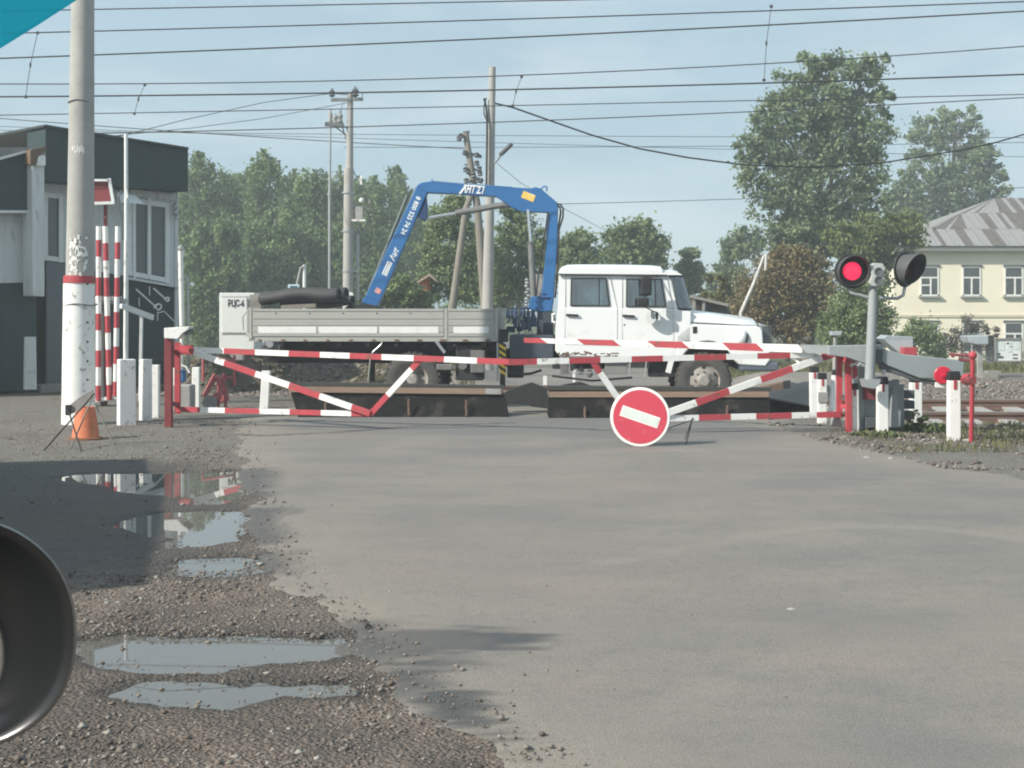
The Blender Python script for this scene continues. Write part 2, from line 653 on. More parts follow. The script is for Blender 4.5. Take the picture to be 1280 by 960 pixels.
def line_mask(pts, w):
    dd = np.full(len(X), 9.0)
    for (a, b), (c, d) in zip(pts[:-1], pts[1:]):
        dx, dy = c - a, d - b
        t = np.clip(((X - a) * dx + (Y - b) * dy) / (dx * dx + dy * dy), 0, 1)
        dd = np.minimum(dd, np.hypot(X - a - t * dx, Y - b - t * dy))
    return smooth(w, w * 0.3, dd + (fbm(X, Y, 4, 3, 99) - 0.5) * w)


dark_line = 0.8 * line_mask(gpoly([(262, 541), (330, 546), (420, 542), (520, 534), (640, 530)]), 0.11)  # darkens the asphalt along a thin line across the road by the gates
track = np.zeros_like(X)
for pts, w_, k_ in (([(760, 706), (860, 690), (960, 668), (1060, 660), (1180, 664), (1300, 680)], .16, 1), ([(420, 600), (600, 604), (800, 592), (1000, 600)], .25, .5), ([(700, 960), (900, 860), (1100, 800), (1300, 770)], .14, .6), ([(560, 720), (760, 735), (900, 730)], .2, .5)):
    track = np.maximum(track, k_ * line_mask(gpoly(pts), w_) * smooth(.3, .6, fbm(X, Y, 1.5, 4, 105)))
fresh = smooth(16.3, 18.6, Y + (fbm(X, Y, 0.6, 4, 101) - 0.5) * 3.0 + 0.25 * (X + 1.0)) * smooth(20.9, 20.2, Y)


def road_material():
    m = bpy.data.materials.new('dusty_asphalt')
    m.use_nodes = True
    nt = m.node_tree
    N, L = nt.nodes, nt.links
    bs = N['Principled BSDF']
    tc = N.new('ShaderNodeTexCoord')

    def attr(n):
        a = N.new('ShaderNodeAttribute')
        a.attribute_name = n
        return a.outputs['Fac']

    def noise(s, d=6, r=0.6, st=(1, 1, 1), w=0.0):
        mp = N.new('ShaderNodeMapping')
        mp.inputs['Scale'].default_value = st
        mp.inputs['Location'].default_value = (w, w, 0)
        L.new(tc.outputs['Object'], mp.inputs['Vector'])
        n = N.new('ShaderNodeTexNoise')
        n.inputs['Scale'].default_value = s
        n.inputs['Detail'].default_value = d
        n.inputs['Roughness'].default_value = r
        L.new(mp.outputs['Vector'], n.inputs['Vector'])
        return n.outputs['Fac']

    def mix(f, a, b, mode='MIX'):
        x = N.new('ShaderNodeMix')
        x.data_type = 'RGBA'
        x.blend_type = mode
        for k, v in (('Factor', f), ('A', a), ('B', b)):
            if isinstance(v, (tuple, float, int)):
                x.inputs[k].default_value = (*v, 1) if isinstance(v, tuple) else v
            else:
                L.new(v, x.inputs[k])
        return x.outputs['Result']

    def ramp(f, a, b, lo=0.0, hi=1.0):
        r = N.new('ShaderNodeMapRange')
        r.inputs['From Min'].default_value = a
        r.inputs['From Max'].default_value = b
        r.inputs['To Min'].default_value = lo
        r.inputs['To Max'].default_value = hi
        L.new(f, r.inputs['Value'])
        return r.outputs['Result']
    c = mix(ramp(noise(0.55, 7, 0.6), 0.36, 0.62), (0.170, 0.160, 0.147), (0.232, 0.209, 0.178))
    c = mix(ramp(noise(0.9, 7, 0.68, (0.6, 1, 1), 3.7), 0.45, 0.63, 0, 0.75), c, (0.150, 0.145, 0.138))
    c = mix(ramp(noise(1.1, 7, 0.68, (0.55, 1.1, 1), 9.1), 0.5, 0.68, 0, 0.65), c, (0.265, 0.220, 0.185))
    c = mix(ramp(noise(0.22, 5, 0.6, (1, 1, 1), 6.4), 0.46, 0.66, 0, 0.55), c, (0.235, 0.198, 0.172))
    c = mix(ramp(attr('fresh'), 0, 1, 0, 0.7), c, (0.128, 0.130, 0.128))
    c = mix(ramp(attr('dust'), 0, 1, 0, 0.75), c, (0.245, 0.215, 0.178))
    c = mix(ramp(noise(7, 6, 0.7, (1, 1, 1), 1.3), 0.5, 0.72, 0, 0.35), c, (0.12, 0.115, 0.108))
    c = mix(ramp(attr('track'), 0, 1, 0, 0.6), c, (0.26, 0.235, 0.2))
    sp = noise(190, 2, 0.5)
    c = mix(ramp(sp, 0.52, 0.68, 0, 0.7), c, (0.31, 0.30, 0.28))
    c = mix(ramp(noise(140, 2, 0.5, (1, 1, 1), 5.0), 0.53, 0.68, 0, 0.7), c, (0.085, 0.083, 0.08))
    c = mix(attr('dark_line'), c, (0.05, 0.05, 0.05))
    c = mix(ramp(attr('wet'), 0, 1, 0, 0.86), c, (0.042, 0.042, 0.041))
    L.new(c, bs.inputs['Base Color'])
    L.new(ramp(attr('wet'), 0, 1, 0.88, 0.42), bs.inputs['Roughness'])
    bs.inputs['Specular IOR Level'].default_value = 0.3
    b = N.new('ShaderNodeBump')
    b.inputs['Strength'].default_value = 0.45
    b.inputs['Distance'].default_value = 0.008
    L.new(noise(120, 3), b.inputs['Height'])
    L.new(b.outputs['Normal'], bs.inputs['Normal'])
    return m


me = np_mesh('road', np.stack([X, Y, Z], 1), rf, road_material(), {'wet': rw, 'dust': dust, 'dark_line': dark_line, 'fresh': fresh, 'track': track}, smooth=True)
o = bpy.data.objects.new('road', me)
COL.objects.link(o)
o['kind'] = 'structure'

# ---------------------------------------------------------------- puddles
wm = bpy.data.materials.new('puddle_water')
wm.use_nodes = True
b = wm.node_tree.nodes['Principled BSDF']
b.inputs['Base Color'].default_value = (0.13, 0.123, 0.108, 1)
b.inputs['Roughness'].default_value = 0.015
b.inputs['IOR'].default_value = 1.36
b.inputs['Specular IOR Level'].default_value = 0.62
for pi, p in enumerate(PUD):
    c = Vector((sum(q[0] for q in p) / len(p), sum(q[1] for q in p) / len(p)))
    mb = MB()
    mb.add([(*(Vector(q) + (Vector(q) - c).normalized() * 0.32), PUD_Z - .0012 * pi) for q in p], [tuple(range(len(p)))])
    o = mb.build('puddle', wm)
    o['kind'] = 'structure'

# ---------------------------------------------------------------- loose stones
stone_m = bpy.data.materials.new('loose_stone')
stone_m.use_nodes = True
nt = stone_m.node_tree
a = nt.nodes.new('ShaderNodeAttribute')
a.attribute_name = 'tint'
cr = nt.nodes.new('ShaderNodeValToRGB')
cr.color_ramp.elements[0].color = (0.05, 0.045, 0.04, 1)
cr.color_ramp.elements[1].color = (0.42, 0.40, 0.36, 1)
e = cr.color_ramp.elements.new(0.35)
e.color = (0.15, 0.12, 0.10, 1)
e = cr.color_ramp.elements.new(0.7)
e.color = (0.22, 0.20, 0.175, 1)
nt.links.new(a.outputs['Fac'], cr.inputs['Fac'])
nt.links.new(cr.outputs['Color'], nt.nodes['Principled BSDF'].inputs['Base Color'])
nt.nodes['Principled BSDF'].inputs['Roughness'].default_value = 0.9


def stones(name, x, y, z, r, seed):
    rg = np.random.default_rng(seed)
    n = len(x)
    o6 = np.array([(1, 0, 0), (-1, 0, 0), (0, 1, 0), (0, -1, 0), (0, 0, 1), (0, 0, -1)], float)
    th = rg.random(n) * 6.28
    V = o6[None] * (0.6 + 0.7 * rg.random((n, 6, 1)))
    V = V + (rg.random((n, 6, 3)) - .5) * 0.7
    V[:, :, 2] *= 0.62
    cs, sn = np.cos(th)[:, None], np.sin(th)[:, None]
    V = np.stack([V[:, :, 0] * cs - V[:, :, 1] * sn, V[:, :, 0] * sn + V[:, :, 1] * cs, V[:, :, 2]], -1)
    V = V * r[:, None, None] + np.stack([x, y, z + r * 0.25], 1)[:, None, :]
    f = np.array([(0, 2, 4), (2, 1, 4), (1, 3, 4), (3, 0, 4), (2, 0, 5), (1, 2, 5), (3, 1, 5), (0, 3, 5)])
    fc = (np.arange(n)[:, None, None] * 6 + f[None]).reshape(-1, 3)
    tint = np.repeat(np.clip(rg.normal(0.46, 0.2, n), 0, .86), 6)
    me = np_mesh(name, V.reshape(-1, 3), fc, stone_m, {'tint': tint})
    o = bpy.data.objects.new(name, me)
    COL.objects.link(o)
    o['kind'] = 'stuff'
    return o


rg = np.random.default_rng(5)
n = 120000
u = rg.random(n)
yy = 3.9 * (20.0 / 3.9) ** (u ** 0.8)
xx = -0.40 * yy - 0.3 + rg.random(n) * (0.40 * yy + 1.6)
sdr = poly_sd(ROAD, xx, yy)
dens = fbm(xx, yy, 0.9, 4, 111)
ok = (rg.random(n) < np.where(sdr < -0.15, 0.12 + 0.88 * smooth(0.42, 0.62, dens), np.where(sdr < 0.35, 0.28 * smooth(0.4, -0.1, sdr), 0.004)))
ok &= ~((mud_v := poly_sd(gpoly([(-400, 575), (250, 572), (318, 640), (330, 720), (200, 730), (-400, 740)]), xx, yy)) > 0.4) | (rg.random(n) < 0.12)
pm = np.max(np.stack([poly_sd(p, xx, yy) for p in PUD]), 0)
ok &= ~((pm > 0.04) & (rg.random(n) > 0.03))
xx, yy, sdr, pm = xx[ok], yy[ok], sdr[ok], pm[ok]
rr = np.clip(np.exp(rg.normal(math.log(0.0058), 0.5, len(xx))), 0.0035, 0.026) * (0.8 + 0.02 * yy)
zz = gh(xx, yy) + np.where(sdr > 0, 0.012, 0.0) - np.where(pm > 0, 0.02, 0) * smooth(0, 0.1, pm)
stones('gravel', xx, yy, zz, rr, 6)
# right-hand verge
n = 9000
yy = 13.5 + rg.random(n) * 7
xx = 3.6 + rg.random(n) * 6.5
sdr = poly_sd(ROAD, xx, yy)
ok = (sdr < 0.15) & (rg.random(n) < smooth(0.35, 0.6, fbm(xx, yy, 1.2, 3, 121)))
xx, yy = xx[ok], yy[ok]
stones('gravel', xx, yy, gh(xx, yy), np.clip(np.exp(rg.normal(math.log(0.017), 0.5, len(xx))), 0.006, 0.06), 7)
# ballast of the railway
n = 15000
yy = 19.6 + rg.random(n) * 6.4
xx = 4.9 + rg.random(n) * 7.5
ok = poly_sd(ROAD, xx, yy) < -.15
xx, yy = xx[ok], yy[ok]
n = len(xx)
stones('ballast', xx, yy, gh(xx, yy) - 0.01, np.clip(np.exp(rg.normal(math.log(0.034), 0.3, n)), 0.015, 0.08), 8)
n = 16000
yy = 25.9 + rg.random(n) * 6
xx = -7.2 + rg.random(n) * 6.2
stones('ballast', xx, yy, gh(xx, yy) - 0.01, np.clip(np.exp(rg.normal(math.log(0.032), 0.35, n)), 0.015, 0.09), 9)
# ================================================================ CROSSING FURNITURE
Z0 = Vector((0, 0, 1))

# ---- concrete utility pole with painted guard
pd = 19.4
pb = P(98, 530, pd)
pb.z = 0
t = thing('utility_pole', 'tall grey concrete utility pole with white painted foot and red ring beside orange cone', 'utility pole', pb)
mb = MB()
mb.tube([pb, P(100, 350, pd), P(103.5, 0, pd), P(105, -160, pd)], [0.215, 0.197, 0.158, 0.14], 20)
mb.build('shaft', mat('pole_concrete', (0.36, 0.355, 0.335), 0.9, var=0.16, scale=3, bump=0.35, bscale=50, wear=(0.2, 0.17, 0.15), wear_amt=0.3, wear_scale=3), t, smooth=40)
mb = MB()
mb.tube([pb, P(99.5, 352, pd)], [0.232, 0.212], 24, caps=False)
mb.beam(P(80.5, 531, pd), P(83, 354, pd), 0.085, 0.03)
sl = mb.build('guard_sleeve', M_WHITE, t, smooth=40)
for y in (355, 403, 427, 451, 474):
    m2 = MB()
    c = P(112.5, y, pd)
    m2.lathe([(0.0, 0.03), (0.016, 0.028), (0.016, 0)], c + Vector((0.0, -0.13, 0)), Vector((0.5, -0.85, 0)), 8)
    m2.build('bolt', M_BLACK, sl)
mb = MB()
mb.tube([P(99.5, 354, pd), P(99.7, 345, pd)], [0.225, 0.222], 24)
mb.span(P(79.5, 354, pd) + Vector((0, -.02, 0)), P(90, 346, pd) + Vector((0, .02, 0)))
mb.build('paint_ring', M_RED, t, smooth=40)
for y, rr in ((128, 0.177), (381, 0.226)):
    mb = MB()
    c = P(101, y, pd)
    mb.tube([c + Vector((rr * math.cos(a), rr * math.sin(a), 0.012 * math.sin(3 * a))) for a in np.linspace(0, 2 * math.pi, 25)], 0.008, 5)
    mb.build('wire_tie', M_DGREY, t)
mb = MB()
ctr = P(100.8, 280, pd)
for k in range(60):
    a = -math.pi / 2 + random.uniform(-.55, .75)
    zz = P(100, random.uniform(296, 345), pd).z
    w = random.uniform(.012, .05)
    h = random.uniform(.02, .07)
    rr = .1995
    q = [Vector((ctr.x + rr * math.cos(a + s * w / rr), ctr.y + rr * math.sin(a + s * w / rr), zz + v * h)) for s, v in ((-.5, -.5), (.5, -.4), (.4, .5), (-.5, .45))]
    mb.add(q, [(0, 1, 2, 3)])
for k in range(7):
    a = -math.pi / 2 + -.5 + k * .15
    zz = P(100, 189, pd).z
    rr = .182
    q = [Vector((ctr.x + .02 + rr * math.cos(a + s * .05), ctr.y + rr * math.sin(a + s * .05), zz + v * .1 + .02 * (k % 2))) for s, v in ((-1, -.5), (1, -.4), (.7, .5), (-.8, .3))]
    mb.add(q, [(0, 1, 2, 3)])
mb.build('paper_scraps', M_WHITE, t)

# ---- orange bucket-shaped cone
c = G(107, 549)
t = thing('traffic_cone', 'faded orange traffic cone with its tip cut off at foot of white painted pole', 'traffic cone', c)
mb = MB()
mb.lathe([(0.175, 0.02), (0.165, 0.05), (0.118, 0.38), (0.112, 0.405), (0.1, 0.405), (0.1, 0.36)], c, seg=24)
mo = mat('faded_orange_plastic', (0.56, 0.165, 0.075), 0.6, var=0.16, scale=9, wear=(0.5, 0.25, 0.15), wear_amt=0.5, wear_scale=6)
mb.build('body', mo, t, smooth=40)
mb = MB()
mb.lathe([(0.0, 0.0), (0.215, 0.0), (0.215, 0.018), (0.175, 0.03)], c, seg=24)
mb.build('foot_rim', mat('dirty_orange_rubber', (0.2, 0.09, 0.05), 0.8), t, smooth=40)

# ---- folding sign with wire legs, seen from the side
sd_ = 16.2
g = G(86, 563)
t = thing('folding_sign', 'grey sheet metal warning sign turned away on thin wire legs before cone', 'folding sign', g)
mb = MB()
mb.prism([P(83.5, 509, sd_), P(88, 518, sd_), P(101, 512, sd_), P(117, 498, sd_), P(116, 487, sd_), P(98, 498, sd_)], Vector((0.0, 0.012, 0)))
mb.build('sign_plate', M_CONCD, t)
mb = MB()
mb.span(P(82.5, 506, sd_) + Vector((0, -.03, 0)), P(89, 519, sd_) + Vector((0, -.006, 0)))
mb.build('edge_clamp', M_BLACK, t)
for a, b_, m_ in (((118, 492), (55, 563), M_BLACK), ((85, 512), (102, 564), M_BLACK), ((115, 499), (88, 561), M_WOOD), ((117, 500), (143, 558), M_WOOD)):
    mb = MB()
    e = G(b_[0], b_[1])
    mb.tube([P(a[0], a[1], sd_ - .03), e], 0.009, 6)
    mb.build('wire_leg', m_, t)


# ---- white marker posts
def post(x0, x1, yt, yb, label, black=True, mark=True, lean=0.0, rot=0.0, group='white marker posts by the gates', nick=False, capfrac=0.13):
    d = (CH) * F / (yb - HY)
    g = P((x0 + x1) / 2, yb, d)
    w = (x1 - x0) * d / F / (math.cos(rot) + .8 * abs(math.sin(rot)))
    h = (yb - yt) * d / F
    t = thing('marker_post', label, 'marker post', g, group)
    rm = Matrix.Rotation(rot, 3, 'Z')
    top = g + Vector((lean, 0, h))
    mid = g + (top - g) * (1 - capfrac if black else 1)
    mb = MB()
    dep = w * 0.8

    def sec(p, k=1.0):
        return [p + rm @ Vector((sx * w / 2 * k, sy * dep / 2 * k, 0)) for sx, sy in ((-1, -1), (1, -1), (1, 1), (-1, 1))]
    a, b2 = sec(g - Vector((0, 0, .03))), sec(mid, .97)
    mb.add(a + b2, [(3, 2, 1, 0), (4, 5, 6, 7), (0, 1, 5, 4), (1, 2, 6, 5), (2, 3, 7, 6), (3, 0, 4, 7)])
    mb.build('shaft', M_WHITE, t, bevel=0.012)
    if black:
        mb = MB()
        a, b2 = sec(mid, .99), sec(top, .93)
        mb.add(a + b2, [(3, 2, 1, 0), (4, 5, 6, 7), (0, 1, 5, 4), (1, 2, 6, 5), (2, 3, 7, 6), (3, 0, 4, 7)])
        mb.build('cap', M_BLACK, t, bevel=0.012)
    if mark:
        mb = MB()
        zc = mid - g
        f = g + zc * 0.93 + rm @ Vector((0, -dep / 2 - 0.002, 0))
        mb.box(f + Vector((0.0, 0, 0.0)), (w * .24, .012, h * .13), rot=rm)
        mb.build('red_mark', M_RED, t)
    if nick:
        mb = MB()
        mb.box(g + Vector((-.0, -dep / 2 - .006, h * .52)), (w * 1.04, .02, h * .2))
        mb.build('worn_patch', M_CONC, t)
    return t


post(145, 171, 449, 531, 'widest white painted corner post nearest the tall concrete pole', black=False, mark=False, rot=R(28))
post(174, 190, 449, 525, 'white channel-shaped post just right of the widest corner post', black=False, mark=False, rot=R(-20))
post(188.5, 199.5, 456, 522, 'short flat white post left of the dark red hinge post', black=False, mark=False)
post(213.5, 219.5, 460, 514, 'thinnest white post squeezed between the dark red post and left gate', black=False, mark=False)
post(240.5, 250, 459, 511, 'plain white post behind the left gate beside the red iron frame', black=False, mark=False)
post(325, 336, 456, 510, 'white post with black top leaning behind the left gate diagonal', mark=False, lean=0.04)
post(1012.5, 1024, 458, 516, 'white post with black top farthest behind the right gate', lean=-.01)
post(1022, 1033, 466, 529, 'white post with grey worn patch in its middle by the right gate', nick=True)
post(1036, 1046.5, 462, 515, 'leaning yellowed white post right behind the red gate hinge', lean=.06)
post(1063, 1073.5, 479, 540, 'white post with red mark touching the red hinge post', lean=-.01)
post(1096, 1109.5, 471, 542, 'white post with red mark in front of the grey barrier machine')
post(1137, 1151.5, 470, 531, 'white post with red mark rising out of green weeds')
post(1184.5, 1199.5, 464, 551, 'tallest white post with black top nearest the red pipe')


# ---- swing gates
def stripes(mb, A, B, xs, first, w, h):
    """bar from A to B, colour changes at photo columns xs; material 0 red, 1 white"""
    c = first
    pts = [on_line(A, B, x) for x in xs]
    for a, b in zip(pts[:-1], pts[1:]):
        mb.beam(a, b, w, h, c)
        c = 1 - c


RW = [M_RED, M_WHITE]
gh_, gt_ = 19.2, 17.6
t = thing('swing_gate', 'left red and white striped pipe gate hung on dark red post', 'gate', G(222, 530), 'red and white swing gates')
mb = MB()
stripes(mb, P(221, 436.5, gh_), P(637, 452.3, gt_), [221, 243, 281, 320, 362, 401, 438, 478, 518, 556, 597, 637], 0, .06, .075)
mb.build('top_bar', RW, t)
mb = MB()
stripes(mb, P(222, 511.5, gh_), P(465, 517.5, 18.27), [222, 251, 282, 325, 363, 402, 440, 465], 0, .05, .07)
mb.build('bottom_bar', RW, t)
mb = MB()
stripes(mb, P(224, 434, gh_ - .06), P(463, 517, 18.22), [224, 243, 281, 320, 362, 400, 440, 463], 0, .05, .08)
mb.build('diagonal_brace', RW, t)
mb = MB()
stripes(mb, P(463, 518, 18.25), P(528, 447, 18.02), [463, 485, 515, 528], 0, .05, .075)
mb.build('end_brace', RW, t)
mb = MB()
mb.beam(P(222, 517, gh_ + .02), P(222, 428, gh_ + .02), .075, .075)
mb.beam(P(222, 438, gh_ - .03), P(240, 437, gh_ - .05), .12, .13)
mb.build('hinge_stile', M_RED, t)

pd_ = 18.8
g = P(211, 533, pd_)
g.z = 0
t = thing('hinge_post', 'dark red steel post carrying the left gate with floodlight above it', 'gate post', g)
mb = MB()
mb.beam(g, P(211, 419, pd_), .1, .1)
mb.build('post_column', M_OLDRED, t, bevel=.008)
for y in (440, 505):
    mb = MB()
    mb.beam(P(213, y, pd_), P(221, y, gh_ + .02), .05, .06)
    mb.build('hinge_bracket', M_OLDRED, t)

t = thing('floodlight', 'white wedge-shaped floodlight housing on top of the dark red gate post', 'floodlight', P(221, 416, pd_))
mb = MB()
mb.prism([P(205, 410, pd_ - .12), P(237, 408, pd_ - .12), P(236, 412, pd_ - .12), P(229, 416, pd_ - .12), P(222, 424, pd_ - .12), P(205, 423, pd_ - .12)], Vector((0, .24, 0)))
mb.build('lamp_housing', M_WHITE, t, bevel=.01)
mb = MB()
mb.prism([P(230, 416.5, pd_ - .1), P(238, 411, pd_ - .1), P(238, 413, pd_ - .1), P(231, 419, pd_ - .1)], Vector((0, .2, 0)))
mb.build('lamp_glass', M_DGREY, t)

rh, rt_ = 18.05, 17.45
t = thing('swing_gate', 'right red and white striped pipe gate behind the round no entry sign', 'gate', G(1050, 538), 'red and white swing gates')
mb = MB()
stripes(mb, P(1050, 442.5, rh), P(635, 452.8, rt_), [1050, 1026, 987, 946, 907, 867, 828, 789, 750, 711, 671, 635], 0, .06, .075)
mb.build('top_bar', RW, t)
mb = MB()
stripes(mb, P(1050, 518, rh), P(788, 524, 17.68), [1050, 1020, 989, 944.5, 913, 873, 835, 788], 0, .05, .075)
mb.build('bottom_bar', RW, t)
mb = MB()
stripes(mb, P(1048, 440, rh - .05), P(790, 532, 17.66), [1048, 1027, 990, 951, 911, 870, 835, 790], 0, .05, .085)
mb.build('diagonal_brace', RW, t)
mb = MB()
stripes(mb, P(741, 453, 17.6), P(792, 526, 17.68), [741, 750, 776, 792], 0, .05, .075)
mb.build('end_brace', RW, t)
mb = MB()
mb.beam(P(989, 446, 17.98), P(1001, 455.5, 17.97), .035, .03)
mb.build('corner_strut', M_WHITE, t)
mb = MB()
mb.beam(P(1049, 521, rh + .03), P(1049, 445, rh + .03), .07, .07)
mb.build('hinge_stile', M_RED, t)
g = P(1061, 540, 18.0)
g.z = 0
t = thing('hinge_post', 'bright red steel post carrying the right gate beside the signal mast', 'gate post', g)
mb = MB()
mb.beam(g, P(1060, 440, 18.0), .08, .08)
mb.build('post_column', M_RED, t, bevel=.008)
mb = MB()
mb.prism([P(1066, 447, 17.98), P(1071, 452, 17.98), P(1072, 470, 17.98), P(1066, 474, 17.98)], Vector((0, .03, 0)))
mb.build('latch_plate', M_RED, t)
for y in (449, 508):
    mb = MB()
    mb.beam(P(1058, y, 18.02), P(1049, y, rh + .03), .05, .06)
    mb.build('hinge_bracket', M_RED, t)
mb = MB()
mb.beam(P(1063, 457, 17.93), P(1073, 453.5, 17.93), .03, .03)
mb.build('latch_rod', M_WHITE, t)
mb = MB()
mb.prism([P(1041, 533, 18.1), P(1042, 522, 18.1), P(1046, 519, 18.1), P(1051, 521, 18.1), P(1054, 535, 18.1)], Vector((0, .16, 0)))
o = mb.build('footing_block', M_CONC, bevel=.02)
tag(o, 'small rough concrete block under the right gate hinge', 'concrete block')


# ---- road blocker plates
M_PLATE = mat('blackened_plate', (0.011, 0.0105, 0.0105), 0.9, var=0.35, scale=3, wear=(0.04, 0.034, 0.03), wear_amt=0.55, wear_scale=3, spec=.15, stretch=(1, 1, .5))
M_EDGE = mat('sandy_rust_beam', (0.27, 0.19, 0.14), 0.85, var=0.2, scale=5, stretch=(.6, 3, 3), wear=(0.2, 0.1, 0.06), wear_amt=0.5, wear_scale=2)


def blocker(label, tl, tr, bl, br, beam, chains, endpatch, d0, d1):
    g = G((bl[0] + br[0]) / 2, 522)
    t = thing('road_blocker', label, 'road blocker', g, 'raised steel road blocker plates')
    BL, BR = P(*bl, d0), P(*br, d0)
    BL.z = BR.z = 0.005
    TL_, TR_ = P(*tl, d1), P(*tr, d1)
    mb = MB()
    back = Vector((0, .5, 0))
    vs = [BL, BR, TR_, TL_, BL + Vector((0, .9, 0)), BR + Vector((0, .9, 0)), TR_ + Vector((0, .12, 0)), TL_ + Vector((0, .12, 0))]
    mb.add(vs, [(0, 1, 2, 3), (4, 7, 6, 5), (0, 3, 7, 4), (1, 5, 6, 2), (3, 2, 6, 7), (0, 4, 5, 1)])
    mb.build('flap', M_PLATE, t)
    mb = MB()
    mb.beam(TL_ + Vector((-.02, -.02, .03)), TR_ + Vector((.02, -.02, .03)), .16, .06)
    mb.build('top_edge', mat('dark_edge', (0.05, 0.05, 0.045), 0.8), t)
    mb = MB()
    mb.beam(P(*beam[0], d1 - .14), P(*beam[1], d1 - .14), .04, .085)
    mb.build('edge_beam', M_EDGE, t)
    if endpatch:
        mb = MB()
        mb.beam(P(*endpatch[0], d1 - .155), P(*endpatch[1], d1 - .155), .03, .083)
        mb.build('beam_end', M_CONC, t)
    for cx, y0, y1 in chains:
        mb = MB()
        n = 6
        for k in range(n):
            p = P(cx + random.uniform(-.4, .6), y0 + (y1 - y0) * k / n, d0 - .03 + .12 * (1 - k / n))
            mb.lathe([(.012, -.02), (.024, 0), (.012, .02)], p, Vector((random.uniform(-.4, .4), .2, 1)), 7)
        mb.build('chain', M_RUST, t)


blocker('left raised black road blocker plate with brown rusty top beam', (361, 482), (628, 486.5), (373, 523), (636, 523), ((361, 486.5), (628, 489.5)), [(511, 501, 521), (583, 502, 522), (407, 505, 522)], ((607, 489), (626, 489.5)), 20.5, 20.95)
blocker('right raised black road blocker plate with pale grey top beam', (686, 487), (961, 489), (686, 524), (966, 527), ((686, 493), (961, 493)), [(731, 510, 524), (909, 508, 524)], None, 20.3, 20.75)
# side wall of the right blocker pit
mb = MB()
mb.prism([G(962, 526.5), P(962, 499, 20.3), P(1012, 508, 20.3), G(1012, 516) + Vector((0, 0, 0))], Vector((0.05, .5, 0)))
o = mb.build('blocker_cheek', M_PLATE)
tag(o, 'low black steel wedge sloping down at right end of right blocker plate', 'steel wedge')
mb = MB()
mb.prism([P(979, 486, 21.5), P(979, 477, 21.5), P(988, 475.5, 21.5), P(988, 486, 21.5)], Vector((0.02, .15, 0)))
mb.prism([P(955, 489, 21.5), P(955, 484, 21.5), P(979, 478, 21.5), P(979, 487, 21.5)], Vector((0.0, .3, 0)), 1)
o = mb.build('plate_hinge', [M_RUBBER, M_RUST])
tag(o, 'small rusty hinge arm with black stop behind right end of blocker plate', 'hinge arm')
# folded rubber mat between the plates
mb = MB()
ys = 21.4
mb.prism([P(629, 492, ys), P(640, 486, ys), P(665, 478.5, ys), P(684, 486, ys), P(686, 511, ys), P(662, 508, ys), P(660, 502, ys), P(631, 507, ys)], Vector((0, .25, 0)))
mb.prism([P(686, 486.5, ys + .2), P(706, 481, ys + .2), P(725, 477.5, ys + .2), P(744, 484, ys + .2), P(744, 492, ys + .2), P(686, 492, ys + .2)], Vector((0, .2, 0)))
o = mb.build('rubber_flap', M_RUBBER)
tag(o, 'black folded rubber sheet peaking between the two blocker plates', 'rubber sheet')
for i, (x0, x1, yt, yb, w) in enumerate(((679, 683.5, 470, 484, 0), (716, 719, 462, 478, 0))):
    dd = 28.5
    g = P((x0 + x1) / 2, yb, dd)
    mb = MB()
    mb.span(P(x0, yt, dd), P(x1, yb + 18, dd + .1))
    o = mb.build('marker_post', M_WHITE, base=g)
    tag(o, ['white stub post seen under the truck behind the rubber sheet', 'thin white stub post seen under the truck cab step'][i], 'marker post', 'white marker posts by the gates')

# ---- no entry sign
sd2 = 15.95
c = P(800, 521, sd2)
g = G(800, 557.5)
t = thing('no_entry_sign', 'round red no entry sign with tilted white bar standing on the road', 'road sign', g)
lean = Vector((0, -0.985, 0.17))
n_ = Vector((-0.10, -0.98, 0.14)).normalized()
M_SR = mat('sign_red', (0.52, 0.05, 0.082), 0.42, var=0.06, scale=7, wear=(0.55, 0.16, 0.17), wear_amt=0.4, wear_scale=8)
M_SW = mat('sign_white', (0.78, 0.76, 0.72), 0.45, var=0.05)
mb = MB()
rad = 37.2 * sd2 / F
mb.lathe([(0, 0), (rad, 0), (rad, .02), (rad * .985, .026), (0, .026)], c - n_ * .026, n_, 56, 0)
mb.build('sign_disc', M_SW, t, smooth=40)
mb = MB()
mb.lathe([(rad * .905, 0), (rad * .905, .004), (0, .004)], c, n_, 56)
mb.build('red_face', M_SR, t)
ang = R(18.6)
sx = n_.cross(Z0).normalized() * -1
if sx.x < 0:
    sx = -sx
su = (sx.cross(n_)).normalized()
if su.z < 0:
    su = -su
bx = (sx * math.cos(ang) - su * math.sin(ang))
mb = MB()
mb.beam(c + n_ * .004 - bx * .232, c + n_ * .004 + bx * .232, .006, .128, 0, up=su)
mb.beam(c + n_ * .007 - bx * .218, c + n_ * .007 + bx * .218, .006, .10, 1, up=su)
mb.build('white_bar', [M_SW, mat('sign_bar_grey', (0.6, 0.64, 0.6), 0.5, var=.06)], t)
for a, b_ in (((866, 522), (857, 558)), ((783, 540), (784, 557.5)), ((822, 540), (868, 524))):
    mb = MB()
    e = G(b_[0], b_[1]) if b_[1] > 550 else P(b_[0], b_[1], sd2 + .5)
    mb.tube([P(a[0], a[1], sd2 + (.5 if a[0] == 866 else .03)), e], .006, 6)
    mb.build('wire_leg', M_BLACK, t)
mb = MB()
mb.tube([P(783, 540, sd2 + .05), G(783, 554) + Vector((0, .3, .01)), G(860, 554) + Vector((0, .3, .01)), P(866, 522, sd2 + .5)], .007, 6)
mb.build('wire_stand', M_BLACK, t)

